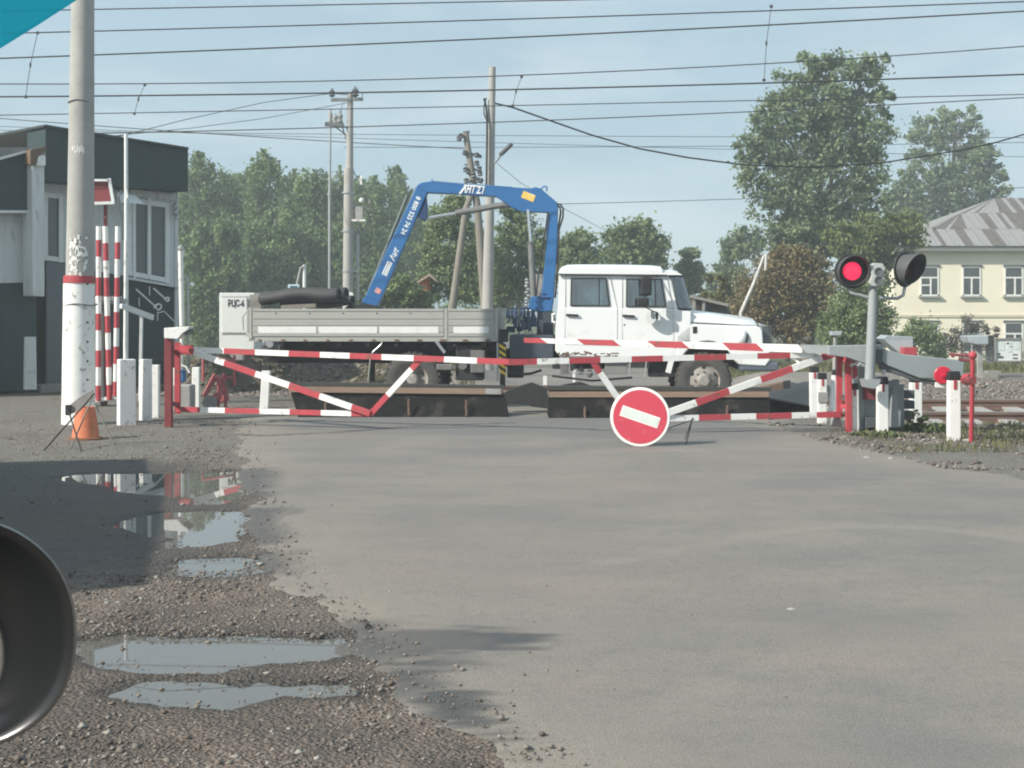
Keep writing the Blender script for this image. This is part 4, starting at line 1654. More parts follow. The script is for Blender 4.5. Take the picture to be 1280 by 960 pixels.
# wheels
def wheel(px, py, rpx, tt, name_r, dual=False):
    c = TL(px, py, 0)
    r = rpx * TD / F
    c = Vector((c.x, tt, r - .005))
    ax = Vector((0, -1, 0)) if tt < 1 else Vector((0, 1, 0))
    mb = MB()
    w = .24
    prof = [(.27, w - .01), (.3, w), (r - .1, w + .008), (r - .03, w - .01), (r, w - .05), (r, w * .55), (r - .006, w * .5), (r, w * .45), (r, .05), (r - .03, .01), (.3, 0)]
    mb.lathe(prof, c - ax * w * .5, ax, 40)
    for k in range(30):
        a = 2 * math.pi * k / 30
        e = Vector((math.cos(a), 0, math.sin(a)))
        for o_ in (.045, w - .045):
            mb.box(c - ax * w * .5 + ax * o_ + e * (r + .0), (.045, .07, .03), rot=Matrix.Rotation(-a + math.pi / 2, 3, 'Y'))
    ty = mb.build('tyre', M_TYRE, truck, smooth=35)
    mb = MB()
    if dual:
        prof = [(.275, w + .0), (.27, w - .02), (.25, w - .07), (.2, w - .17), (.1, w - .18), (.1, w - .06), (.07, w - .02), (0, w - .02)]
    else:
        prof = [(.275, w + .0), (.265, w - .02), (.24, w - .04), (.19, w + .0), (.13, w + .02), (.11, w + .05), (.08, w + .1), (0, w + .1)]
    mb.lathe(prof, c - ax * w * .5, ax, 36)
    mr_ = mat('dusty_rim', (.27, .25, .225), .75, var=.2, scale=7, wear=(.4, .38, .35), wear_amt=.5)
    rim = mb.build('rim', mr_, ty, smooth=35)
    mb = MB()
    for k in range(6):
        a = 2 * math.pi * k / 6 + math.pi / 2
        e = Vector((math.cos(a), 0, math.sin(a)))
        p = c + ax * (w * .5 + (-.168 if dual else -.013)) + e * .212
        mb.lathe([(0, .012), (.03, .01), (.033, 0)], p, ax, 10)
    for k in range(8):
        a = 2 * math.pi * k / 8
        e = Vector((math.cos(a), 0, math.sin(a)))
        p = c + ax * (w * .5 + (-.17 if dual else .018)) + e * .15
        mb.lathe([(0, .03), (.015, .03), (.015, 0)], p, ax, 6, 1)
    mb.build('rim_holes', [M_BLACK, M_RUST], rim)


wheel(880, 479, 34.5, .16, 'f')
wheel(880, 479, 34.5, WID - .16, 'f')
wheel(515, 479, 34.5, .14, 'r', True)
wheel(515, 479, 34.5, WID - .14, 'r', True)
mb = MB()
for px in (880, 515):
    c = TL(px, 479)
    mb.tube([(c.x, .3, .46), (c.x, WID - .3, .46)], .08, 10)
    mb.ball((c.x, WID / 2, .46), .2)
mb.build('axle', M_UNDER, truck)
# chassis
mb = MB()
x0, x1 = TL(318, 440).x, TL(945, 440).x
for tt in (.62, WID - .74):
    mb.span((x0, tt, .72), (x1, tt + .12, .96))
for k in range(9):
    xx_ = x0 + .1 + (x1 - x0 - .5) * k / 8
    mb.span((xx_, .62, .76), (xx_ + .1, WID - .62, .9))
mb.build('chassis_frame', M_UNDER, truck)
mb = MB()
xa, xb = TL(330, 430).x, TL(620, 430).x
mb.span((xa, .35, .95), (xb, WID - .35, 1.08))
for k in range(8):
    xx_ = xa + .25 + (xb - xa - .5) * k / 7
    mb.span((xx_, .04, 1.03), (xx_ + .07, WID - .04, 1.11))
mb.build('bed_subframe', M_UNDER, truck)
M_DUST = mat('dusty_grey_metal', (.16, .155, .15), .8, var=.3)
mb = MB()
p, q = TL(462, 441), TL(474, 478)
mb.span((p.x, .03, q.z), (p.x + .015, .5, p.z))
mb.build('mud_flap', M_UNDER, truck)
mb = MB()
p, q = TL(548, 432), TL(603, 476)
mb.span((p.x + .28, .1, q.z), (q.x, .55, p.z))
mb.build('tool_box', M_UNDER, truck, bevel=.02)
mb = MB()
p, q = TL(588, 438), TL(606, 466)
mb.span((p.x, .02, q.z), (q.x, .09, p.z))
mb.build('battery_cover', M_DUST, truck, bevel=.01)
mb = MB()
p = TL(578, 457)
mb.lathe([(0, .05), (.07, .05), (.07, 0)], (p.x, .1, p.z), Vector((0, -1, 0)), 14)
mb.build('filler_cap', M_DUST, truck, smooth=40)
mb = MB()
p, q = TL(545, 455), TL(566, 463)
mb.span((p.x, .02, q.z), (q.x, .12, p.z))
mb.build('air_tank', M_DUST, truck, bevel=.02)
mb = MB()
p, q = TL(455, 428, -.02), TL(465, 440, -.02)
mb.tube([TL(480, 424, .02), TL(476, 431, .02), TL(466, 440, .02), TL(463, 449, .02), TL(460, 478, .02)], .012, 6)
mb.build('mudguard_stay', M_STEEL, truck)
mb = MB()
mb.beam(TL(545, 426, .02), TL(556, 441, .02), .03, .05)
mb.build('mudguard_stay', M_STEEL, truck)
# rear lamp cluster / bumper
mb = MB()
p, q = TL(326, 425), TL(349, 437)
mb.span((p.x, .05, q.z), (q.x, .3, p.z))
mb.span((p.x - .02, .1, q.z - .1), (p.x + .06, WID - .1, q.z + .02))
mb.lathe([(.075, .0), (.075, .03), (.06, .05), (.0, .05)], (TL(337, 430).x, .05, TL(337, 430).z), Vector((0, -1, 0)), 16, 1)
mb.lathe([(.06, .0), (.06, .03), (.0, .05)], (TL(329.5, 428).x, .05, TL(329.5, 428).z), Vector((0, -1, 0)), 16, 1)
mb.build('rear_bumper', [M_DGREY, M_STEEL], truck)
# steps, tank, fittings under cab
mb = MB()
for (x0_, x1_, y) in ((700, 728, 451), (738, 786, 452)):
    pass
for pts in ([(712, 446), (712, 466), (742, 466), (742, 446)], [(788, 448), (787, 470), (806, 473), (808, 452)]):
    mb.tube([TL(x, y, .03) for x, y in pts], .014, 6)
mb.beam(TL(700, 448.5, .03), TL(790, 449, .03), .03, .03)
mb.build('step_frame', M_STEEL, truck)
mb = MB()
p, q = TL(756, 452), TL(784, 468)
mb.span((p.x, .1, q.z), (q.x, .55, p.z))
p, q = TL(788, 452), TL(812, 460)
mb.span((p.x, .12, q.z), (q.x, .5, p.z), 1)
p, q = TL(700, 455), TL(712, 468)
mb.span((p.x, .2, q.z), (q.x, .5, p.z), 1)
p, q = TL(812, 452), TL(846, 472)
mb.span((p.x, .2, q.z), (q.x, .7, p.z), 2)
mb.span((TL(690, 440).x, .3, TL(690, 462).z), (TL(760, 440).x, .6, TL(690, 448).z), 2)
for k in range(5):
    p = TL(715 + k * 11, 459 + (k % 3) * 4, .2)
    mb.ball(p, (.06, .05, .07), 8, 6, 1)
mb.tube([TL(690, 470, .3), TL(740, 476, .3), TL(790, 472, .3)], .02, 6, 2)
mb.build('fuel_tank', [mat('tank_grey', (.22, .22, .21), .7), mat('dusty_grey_metal', (.16, .155, .15)), M_UNDER], truck, bevel=.008)

# ---------------------------------------------------------------- drop-side bed
BT = 0.0
bx0, bx1 = TL(311, 400).x, TL(622, 400).x
zt_, zb_ = TL(465, 386).z, TL(465, 420.5).z
mb = MB()
mb.span((bx0, .0, zb_ - .085), (bx1, WID, zb_ - .005))
mb.build('bed_floor', M_BED, truck)
mb = MB()
for k in range(11):
    p = TL(323 + k * 28.4, 425)
    mb.span((p.x, -.012, p.z - .03), (p.x + random.uniform(.04, .1), .002, p.z + .012))
mb.build('bed_hooks', M_RUST, truck)


def side(x0, x1, t0, sgn):
    mb = MB()
    mb.span((x0, t0, zb_), (x1, t0 + .03, zt_))
    ys = [386.8, 389.8, 399.8, 408.5]
    h = zt_ - zb_
    # pressed ribs, standing proud, with grooves between
    for a, b_ in ((.0, .12), (.15, .36), (.39, .60), (.63, .885), (.91, 1.0)):
        o_ = -.014 if (a, b_) in ((0, .12), (.91, 1.0)) else -.009
        yy0, yy1 = (t0 + o_, t0) if sgn < 0 else (t0 + .03, t0 + .03 - o_)
        mb.span((x0 + .012, yy0, zb_ + h * a), (x1 - .012, yy1, zb_ + h * b_))
    return mb


sp = TL(557, 400).x
for x0, x1 in ((bx0 + .06, sp - .02), (sp + .035, bx1 - .05)):
    sp_ = side(x0, x1, .0, -1).build('side_panel', M_BED, truck, bevel=.004)
    mb = MB()
    n_ = 3 if x1 < sp else 1
    y = zb_ + (zt_ - zb_) * .24
    L_ = (x1 - x0 - .16) / n_
    for k in range(n_):
        mb.span((x0 + .08 + k * L_ + .02, -.0145, y - .055), (x0 + .08 + (k + 1) * L_ - .02, -.009, y + .055))
    mb.build('reflective_strip', mat('strip_white', (.72, .72, .7), .5, wear=(.4, .38, .35), wear_amt=.3, wear_scale=9), sp_)
    side(x0, x1, WID - .03, 1).build('side_panel', M_BED, truck)
mb = MB()
for x in (bx0, sp - .02, bx1 - .05):
    for tt in (-.01, WID - .04):
        mb.span((x, tt, zb_ - .06), (x + .055, tt + .05, zt_ + .005))
for k in range(5):
    p = TL(345 + k * 42, 391.5)
    for zz in (p.z,):
        mb.lathe([(0, .012), (.014, .01), (.014, 0)], (p.x, -.008, zz), Vector((0, -1, 0)), 8, 1)
mb.build('bed_posts', [M_BED, M_DGREY], truck, bevel=.006)
mb = MB()
mb.span((bx0 - .04, .0, zb_), (bx0 - .005, WID, zt_))
mb.tube([(bx0 - .04, .04, zt_ - .03), (bx0 - .11, .03, zt_ - .14), (bx0 - .1, .03, zb_ + .1)], .014, 6, 1)
mb.tube([(bx0 - .04, .02, zb_ + .06), (bx0 + .06, -.02, zb_ - .02)], .02, 6)
mb.build('tailgate', [M_BED, M_STEEL], truck, bevel=.008)
mb = MB()
mb.span((bx1 - .04, .03, zb_), (bx1, WID - .03, zt_ + .02))
mb.build('front_board', M_BED, truck)

# ---------------------------------------------------------------- crane
tcn = 1.05
mb = MB()
tprism_at(mb, [(687, 262), (697.5, 262), (697, 300), (692.5, 372), (677, 371)], tcn, .26)
col_ = mb.build('crane_column', M_BLUE, truck, bevel=.012)
mb = MB()
tprism_at(mb, [(664, 371), (693, 369), (690, 389), (676, 390), (660, 386)], tcn, .42)
tprism_at(mb, [(676, 371), (688, 371), (688, 374), (676, 374)], tcn, .46, 1)
mb.build('slewing_head', [M_BLUE, M_DBLUE], truck, bevel=.015)
mb = MB()
tprism_at(mb, [(672, 389), (691, 389), (692, 428), (671, 428)], tcn, .4)
tprism_at(mb, [(640, 418), (693, 418), (693, 446), (640, 446)], tcn, 1.7)
mb.build('crane_base', mat('dark_slate_paint', (.05, .065, .085), .6, var=.3), truck, bevel=.015)
M_VALVE = mat('valve_clutter', (.03, .055, .11), .5, var=.5, scale=9)
mb = MB()
for k in range(16):
    p = TL(random.uniform(634, 668), random.uniform(389, 416), random.uniform(.25, .9))
    mb.box(p, (random.uniform(.05, .16), random.uniform(.05, .16), random.uniform(.06, .2)))
for k in range(9):
    x = random.uniform(634, 664)
    tt = random.uniform(.15, .5)
    mb.tube([TL(x, 414, tt), TL(x + random.uniform(-3, 3), 400, tt), TL(x + random.uniform(-9, 9), 388 + random.uniform(0, 8), tt), TL(x + random.uniform(-9, 9), 404, tt + .1)], .014, 5)
mb.build('control_valves', M_VALVE, truck)
mb = MB()
for k in range(6):
    x = 638 + k * 5
    mb.tube([TL(x, 396, .12), TL(x + random.uniform(-1, 1), 388.5, .12)], .007, 5)
    mb.ball(TL(x, 388, .12), .018, 8, 6)
mb.build('control_levers', M_STEEL, truck)
# head + outer boom
mb = MB()
tprism_at(mb, [(522.5, 232), (527, 229), (541, 227), (580, 230.5), (640, 234.5), (663, 236.2), (669, 234.5), (676, 236), (697, 254), (698, 262), (686, 266), (652, 265), (639, 259.5), (621, 246.5), (575, 243.2), (534, 241.5)], tcn, .22)
bm = mb.build('main_boom', M_BLUE, truck, bevel=.012)
mb = MB()
tprism_at(mb, [(541, 226.5), (580, 230), (640, 234), (640, 234.8), (580, 231), (541, 227.6)], tcn, .23)
mb.tube([TL(676, 236, tcn), TL(680, 232.5, tcn), TL(683.5, 234, tcn), TL(683, 239, tcn)], .02, 8)
mb.tube([TL(540, 227, tcn), TL(540, 224, tcn)], .02, 6)
mb.build('boom_lug', mat('light_blue_edge', (.12, .25, .45), .5), bm)
mb = MB()
c = TL(660.5, 245.5, tcn - .112)
u = (TL(668, 248.4, tcn - .112) - TL(653, 242.6, tcn - .112)).normalized()
mb.beam(c - u * .115, c + u * .115, .004, .125, up=Vector((0, 0, 1)))
mb.build('warning_label', mat('label_yellow', (.75, .5, .1), .5, wear=(.75, .7, .6), wear_amt=.6, wear_scale=14), bm)
M_LET = mat('lettering_white', (.8, .82, .82), .5, var=.03)
c = TL(591, 237.3, tcn - .118)
u = TL(606, 238.4, tcn - .118) - TL(576, 236.3, tcn - .118)
put_text('maker_lettering', 'АНТ 2.1', .185, M_LET, bm, c, u, Vector((0, 0, 1)), width=.41, shear=.35, bold=.035)
mb = MB()
a, b_ = TL(580, 231.4, tcn - .118), TL(605.5, 233.4, tcn - .118)
mb.beam(a, b_, .004, .022)
a, b_ = TL(574.5, 242.2, tcn - .118), TL(583, 231.5, tcn - .118)
mb.beam(a, b_, .004, .035, up=Vector((1, 0, 0)))
mb.build('lettering_flourish', M_LET, bm)
# jib
mb = MB()
tprism_at(mb, [(521.5, 233), (526, 229), (533, 236), (534.5, 242), (475.5, 377), (457, 371)], tcn, .17)
jb = mb.build('jib', M_BLUE, truck, bevel=.012)
mb = MB()
tprism_at(mb, [(457, 371), (475.5, 377), (471, 384), (453, 378)], tcn, .22)
tprism_at(mb, [(452, 377), (458, 374), (466, 384), (463, 388), (455, 383)], tcn, .12, 1)
mb.build('jib_foot', [M_BLUE, M_STEEL], jb, bevel=.01)
mb = MB()
tprism_at(mb, [(533, 241), (534.5, 262), (535, 272), (531, 276), (524, 273), (522, 268)], tcn, .12)
mb.build('jib_gusset', M_DBLUE, jb, bevel=.01)
mb = MB()
mb.tube([TL(509.5, 244, tcn), TL(462, 362, tcn)], .03, 8)
mb.tube([TL(520.5, 233, tcn), TL(516, 243, tcn), TL(488, 310, tcn)], .014, 6)
mb.build('jib_pipe', mat('pipe_green_grey', (.1, .13, .12), .5), jb)
for body, h, yc, xc, w in (('8 800 525 74 24', .12, 273.5, 514, 1.05),):
    c = TL(513.2, 269.5, tcn - .088)
    u = TL(522, 248, tcn - .088) - TL(504, 290, tcn - .088)
    put_text('phone_lettering', body, h, M_LET, jb, c, -u, Vector((.9, 0, .4)), width=.72)
c = TL(493, 318.5, tcn - .088)
u = TL(499, 305, tcn - .088) - TL(487, 333, tcn - .088)
put_text('logo_lettering', 'Ант', .15, M_LET, jb, c, u, Vector((-.9, 0, .4)), width=.25, shear=.3)
mb = MB()
for o_ in (-2.0, .4, 2.6):
    mb.beam(TL(487.3 + o_, 327 + o_ * .4, tcn - .088), TL(479.8 + o_, 344 + o_ * .4, tcn - .088), .004, .022, up=Vector((1, 0, 0)))
mb.build('small_print', M_LET, jb)
mb = MB()
c = TL(472.5, 363.5, tcn - .088)
mb.box(c, (.1, .004, .09), rot=Matrix.Rotation(.5, 3, 'Y'))
mb.build('red_sticker', mat('sticker_pink', (.6, .3, .28), .6, var=.3, scale=20), jb)
# cylinders
mb = MB()
mb.tube([TL(530, 273, tcn), TL(571, 266.2, tcn)], .028, 10)
cy = mb.build('boom_ram', M_CHROME, truck, smooth=50)
mb = MB()
mb.tube([TL(569.5, 266.5, tcn), TL(620, 257.5, tcn), TL(640, 256, tcn)], .055, 12)
mb.tube([TL(630, 256, tcn - .1), TL(590, 264, tcn - .1)], .014, 6)
mb.build('ram_barrel', mat('barrel_grey', (.17, .175, .17), .55, var=.15), cy, smooth=50)
mb = MB()
mb.tube([TL(660, 262, tcn - .1), TL(663.5, 304, tcn - .1)], .03, 10)
cy = mb.build('lift_ram', M_CHROME, truck, smooth=50)
mb = MB()
mb.tube([TL(663.3, 302, tcn - .1), TL(667, 372, tcn - .1)], .055, 12)
mb.build('ram_barrel', mat('barrel_grey', (.17, .175, .17)), cy, smooth=50)
mb = MB()
mb.tube([TL(685, 265, tcn - .15), TL(680, 300, tcn - .15), TL(673, 345, tcn - .15), TL(670, 372, tcn - .15)], .016, 6)
mb.tube([TL(696, 255, tcn - .14), TL(701, 255.5, tcn - .14), TL(704, 261, tcn - .14), TL(703.5, 272, tcn - .14), TL(698.5, 288, tcn - .14), TL(697.5, 330, tcn - .14), TL(694, 372, tcn - .14)], .018, 6)
mb.tube([TL(696, 257, tcn + .1), TL(700, 259, tcn + .1), TL(701, 265, tcn + .1), TL(698, 285, tcn + .1), TL(696, 330, tcn + .1)], .018, 6)
mb.build('hoses', M_RUBBER, truck, smooth=60)
mb = MB()
mb.tube([TL(688, 267, tcn + .16), TL(681.5, 300, tcn + .16)], .03, 8)
mb.build('hose_guard', mat('pale_grey_paint', (.36, .4, .42)), truck)
mb = MB()
tprism_at(mb, [(668, 343), (679, 343), (680, 352), (676, 372), (671, 376), (668, 370)], tcn + .3, .05)
mb.build('oil_tank', M_CONC, truck, bevel=.02)
mb = MB()
for k in range(9):
    mb.lathe([(.02, -.03), (.04, 0), (.02, .03)], TL(659 + random.uniform(-1.5, 1.5), 350 + k * 4, .7), Vector((random.uniform(-.4, .4), 0, 1)), 7)
mb.build('hanging_chain', M_STEEL, truck)
# outrigger with warning stripes
mb = MB()
p, q = TL(624, 428), TL(632, 467)
nst = 5
for k in range(nst):
    z0_ = q.z + (p.z - q.z) * k / nst
    z1_ = q.z + (p.z - q.z) * (k + 1) / nst
    sl = .035
    x0_, x1_ = p.x, q.x
    m0 = (z1_ - z0_) * .5
    for (u0, u1, mi) in ((0, m0, 0), (m0, z1_ - z0_, 1)):
        lo0 = z0_ + u0 - (sl if k or u0 else 0)
        vs = [(x0_, .0, z0_ + u0 + sl), (x1_, .0, z0_ + u0 - sl), (x1_, .0, z0_ + u1 - sl), (x0_, .0, z0_ + u1 + sl)]
        mb.add(vs + [(x, .1, z) for x, _, z in vs], [(0, 1, 2, 3), (7, 6, 5, 4), (0, 3, 7, 4), (1, 5, 6, 2)], mi)
mb.span((p.x - .045, .02, TL(620, 476).z), (p.x - .015, .06, p.z), 2)
mb.span((p.x + .01, .02, TL(626, 484).z), (q.x - .01, .09, q.z), 1)
mb.span((p.x - .02, .1, q.z + .1), (q.x + .0, WID - .1, q.z + .28), 1)
mb.build('outrigger', [M_YEL, M_BLACK, M_STEEL], truck)
mb = MB()
mb.span((TL(624, 412).x, .1, TL(624, 428).z), (TL(634, 412).x, .4, TL(624, 412).z))
mb.build('valve_block', M_UNDER, truck, bevel=.01)
mb = MB()
mb.span((TL(632, 432).x, .5, TL(640, 474).z), (TL(652, 430).x, .9, TL(640, 446).z))
mb.build('hydraulic_unit', M_UNDER, truck, bevel=.01)
mb = MB()
mb.tube([TL(634, 464, .1), TL(648, 468, .1), TL(664, 467, .3), TL(676, 463, .5)], .022, 8)
mb.build('brake_pipe', M_UNDER, truck)
mb = MB()
p = TL(691, 396)
mb.tube([TL(694, 392, .3), TL(690.5, 393, .3), TL(690.5, 402, .3), TL(694, 403, .3)], .02, 6)
mb.build('grab_handle', M_TW, truck)


# ---------------------------------------------------------------- load on the bed (things of their own)
def tw(p):
    return Matrix.Rotation(-TH, 3, 'Z') @ p + Vector((0, TD, 0))


for (a, b_, r, lab) in ((((326, 372), .75), ((424, 366.5), .45), .15, 'dark grey rubber roll lying on the lorry bed, front one'),
                        (((328, 370.5), 1.15), ((433, 367.5), .85), .155, 'dark grey rubber roll lying behind the front roll on the bed'),
                        (((352, 381), .9), ((441, 377), .55), .1, 'thin black rubber roll at the bottom of the load on the bed')):
    A_, B_ = tw(TL(*a[0], a[1])), tw(TL(*b_[0], b_[1]))
    mb = MB()
    ax = (B_ - A_).normalized()
    L_ = (B_ - A_).length
    prof = [(0, 0), (r * .75, 0)] + [(r * (.84 + .16 * i / 9 + .05 * math.sin(i * 1.9 + r * 90)), .02 + (L_ - .04) * i / 9) for i in range(10)] + [(r * .92, L_), (r * .6, L_), (r * .55, L_ - .05), (r * .3, L_ - .03), (0, L_)]
    mb.lathe(prof, A_, ax, 20)
    for i_, v_ in enumerate(mb.v):
        q_ = A_ + ax * (v_ - A_).dot(ax)
        mb.v[i_] = Vector((v_.x, v_.y, q_.z + (v_.z - q_.z) * .82 + .03 * math.sin((v_ - A_).dot(ax) * 5 + r * 70)))
    o = mb.build('rubber_roll', mat('rubber_sheet', (.045, .046, .048), .7, var=.3, scale=4, stretch=(.5, 3, 3)), base=A_, smooth=45)
    tag(o, lab, 'rubber roll', 'rubber rolls on the lorry bed')
A_, B_ = tw(TL(352, 384, .3)), tw(TL(395, 382, .3))
mb = MB()
mb.beam(A_, B_, .12, .07)
o = mb.build('timber_beam', M_WOOD, base=A_)
tag(o, 'pale timber beam lying under the rubber rolls on the lorry bed', 'timber')
mb = MB()
A_ = tw(TL(312, 384, 1.3))
mb.prism([tw(TL(312, 388, 1.3)), tw(TL(312, 368.5, 1.3)), tw(TL(326, 367.5, 1.3)), tw(TL(326, 388, 1.3))], Vector((0, .3, 0)))
o = mb.build('load_crate', M_CONCD, base=A_)
tag(o, 'grey box standing at the tail end of the lorry bed', 'box')
mb = MB()
A_ = tw(TL(434, 384, .5))
mb.prism([tw(TL(x, y, .5)) for x, y in ((428, 388), (436, 381), (447, 381.5), (452, 384), (456, 380), (470, 383), (471, 388))], Vector((.05, .5, 0)))
o = mb.build('rubber_offcut', M_RUBBER, base=A_)
tag(o, 'black crumpled rubber offcuts on the bed under the crane jib foot', 'rubber offcuts')
# ================================================================ KEEPER'S BOOTH
WA, WB = Vector((-9.586, 28.0, 0)), Vector((-7.27, 30.5, 0))
WU = (WB - WA).normalized()
WN = Vector((WU.y, -WU.x, 0)).normalized()
if WN.y > 0:
    WN = -WN


def W(px, py, off=0.0):
    k, m = (px - CX) / F, -(py - HY) / F
    o = WA + WN * off
    d = o.dot(WN) / (k * WN.x + WN.y)
    return Vector((k * d, d, CH + m * d))


def wprism(mb, pts, off, thick, mi=0):
    f = [W(x, y, off) for x, y in pts]
    mb.prism(f, -WN * thick, mi)


M_GREEN = mat('booth_dark_green', (0.022, 0.044, 0.046), .6, var=.12, scale=2, stretch=(3, 3, .4))
M_BGREY = mat('booth_grey', (0.56, 0.585, 0.58), .75, var=.16, scale=2.5, stretch=(2.2, 2.2, .35), wear=(.38, .39, .38), wear_amt=.45, wear_scale=3)
M_TRIM = mat('trim_white', (.68, .7, .69), .6, var=.08)
M_DGLASS = mat('dark_window', (.05, .065, .07), .06, var=.2, scale=2, spec=.8)
g = W(60, 487)
g.z = 0
t = thing('crossing_booth', "dark green keeper's booth with white framed window behind the striped poles", 'booth', g)
mb = MB()
wprism(mb, [(56, 484), (56, 328), (222, 358), (222, 482), (56, 492)], 0, 4.0)
mb.build('lower_wall', M_GREEN, t)
mb = MB()
wprism(mb, [(56, 327), (56, 215), (222, 232), (222, 357)], .02, 4.0)
mb.build('upper_wall', M_BGREY, t)
mb = MB()
wprism(mb, [(57, 157), (235, 185.5), (235, 239), (160, 234), (57, 226)], .55, .75)
mb.build('fascia', M_GREEN, t)
mb = MB()
wprism(mb, [(56, 155.5), (236, 184), (236, 187), (56, 158.5)], .62, 4.8)
mb.build('roof', mat('roof_dark_metal', (.035, .045, .045), .6), t)
mb = MB()
wprism(mb, [(138, 234), (222, 243), (222, 251), (138, 242)], .06, .05)
wprism(mb, [(160, 346), (224, 357.5), (224, 360), (160, 349)], .12, .12)
wprism(mb, [(219, 242), (223, 242.5), (223, 470), (219, 470)], .05, .05)
mb.build('wall_trim', M_BGREY, t)


def wwindow(px0, px1, yt0, yt1, yb0, yb1, mull, sash=None):
    fr = MB()
    th = .07
    wprism(fr, [(px0, yt0), (px1, yt1), (px1, yt1 + 6), (px0, yt0 + 6)], .10, .08)
    wprism(fr, [(px0, yb0 - 6), (px1, yb1 - 6), (px1, yb1), (px0, yb0)], .10, .08)
    wprism(fr, [(px0, yt0), (px0 + 5, yt0), (px0 + 5, yb0), (px0, yb0)], .11, .08)
    wprism(fr, [(px1 - 5, yt1), (px1, yt1), (px1, yb1), (px1 - 5, yb1)], .11, .08)
    for m in mull:
        wprism(fr, [(m, yt0), (m + 4, yt0 + .5), (m + 4, yb1 - 3), (m, yb0)], .115, .08)
    w = fr.build('window', M_TRIM, t)
    gl = MB()
    wprism(gl, [(px0 + 2, yt0 + 2), (px1 - 2, yt1 + 2), (px1 - 2, yb1 - 2), (px0 + 2, yb0 - 2)], .06, .02)
    gl.build('pane', M_DGLASS, w)


wwindow(160, 212, 247, 254, 344, 354, [166, 185])
wwindow(55, 79, 240, 243, 325, 328, [])
mb = MB()
wprism(mb, [(58, 326), (83, 328), (83, 486), (58, 480)], .06, .06)
mb.build('door', mat('door_grey', (.13, .15, .16), .6, var=.1), t)
mb = MB()
wprism(mb, [(52, 482), (86, 480), (86, 489), (52, 494)], .5, .5)
mb.build('doorstep', M_CONCD, t)
mb = MB()
f = [W(x, y, o) for x, y, o in ((140, 232, .1), (160, 235, .1), (181, 256, .85), (152, 254, .85))]
f2 = f[:2]
n = 11
vs = []
for i in range(n):
    u = i / (n - 1)
    up = .03 * (i % 2)
    vs.append(f[0].lerp(f[1], u) + Vector((0, 0, up)))
    vs.append(f[3].lerp(f[2], u) + Vector((0, 0, up)))
mb.add(vs, [(2 * i, 2 * i + 1, 2 * i + 3, 2 * i + 2) for i in range(n - 1)])
mb.build('awning', M_TRIM, t)


def scroll(mb, px, py, s=1.0, off=.16, flip=False):
    """white scroll-shaped bracket lying on the wall, in photo pixels"""
    pts = []
    for k in range(22):
        u = k / 21
        if u < .55:
            x, y = -26 * (1 - u / .55), -26 * (1 - u / .55) * .9
        else:
            a = (u - .55) / .45 * 2 * math.pi * .8
            x, y = 3.6 * math.sin(a) * 1.2 + 1.2 * (1 - math.cos(a)), 4.0 * (1 - math.cos(a)) - 1
            x, y = x * 1.0, -y + 2
        pts.append(W(px + x * s, py + y * s, off))
    mb.tube(pts, .02, 5)


mb = MB()
for px, py, s in ((33, 369, .55), (14, 367, .75), (208, 375, .62), (196, 385, 1.0)):
    scroll(mb, px, py, s)
for x0, y0, x1, y1 in ((8, 354, 8, 366), (187, 358, 187, 369), (174, 372, 174, 383), (197, 390, 197, 401), (198, 391, 205, 389), (205, 389, 218, 402)):
    mb.tube([W(x0, y0, .14), W(x1, y1, .14)], .012, 5)
mb.build('scroll_brackets', M_WHITE, t)

# annex on the left
t = thing('booth_annex', 'dark green lean-to annex with grey panel at the left edge of the photo', 'annex', W(20, 491) * Vector((1, 1, 0)) if False else Vector((W(20, 491).x, W(20, 491).y, 0)))
mb = MB()
wprism(mb, [(-220, 360), (46, 352), (46, 487), (-220, 500)], .45, 3.5)
mb.build('lower_wall', M_GREEN, t)
mb = MB()
wprism(mb, [(-220, 264), (40, 264), (40, 353), (-220, 358)], .47, 3.4)
mb.build('upper_wall', M_BGREY, t)
mb = MB()
wprism(mb, [(-220, 190), (40, 190), (40, 265), (-220, 262)], .8, .6)
mb.build('fascia', M_GREEN, t)
mb = MB()
wprism(mb, [(-220, 262), (40, 263), (40, 266), (-220, 266)], .82, .1)
wprism(mb, [(-60, 213), (0, 196.5), (41, 186), (41, 188.5), (0, 200), (-60, 217)], .88, .12)
mb.build('edge_trim', M_TRIM, t)
mb = MB()
wprism(mb, [(-220, 186), (-40, 184.5), (41, 184), (41, 187), (0, 198), (-60, 214), (-220, 214)], .82, 4.0)
mb.build('roof', mat('roof_grey_sheet', (.2, .2, .19), .7, var=.2), t)
mb = MB()
wprism(mb, [(40, 195), (56, 193), (56, 371), (41, 370)], 1.0, .4)
mb.build('corner_column', M_BGREY, t, bevel=.02)
mb = MB()
wprism(mb, [(38, 187), (58, 183), (58, 188), (50, 195), (46, 207), (38, 205)], 1.05, .4)
wprism(mb, [(49, 195), (57, 194), (57, 207), (46, 206.5)], 1.08, .4, 1)
mb.build('gutter_end', [mat('brown_wood', (.15, .1, .07), .8), M_WHITE], t)
g = Vector((W(37, 486, 1.4).x, W(37, 486, 1.4).y, 0))
mb = MB()
wprism(mb, [(32, 421), (45, 421), (46, 487), (31, 487)], 1.4, .06)
wprism(mb, [(31, 462), (46, 462), (46, 464), (31, 464)], 1.42, .02)
o = mb.build('grey_plank', M_BGREY, base=g)
tag(o, 'grey tapered board leaning on the dark green annex wall', 'board')

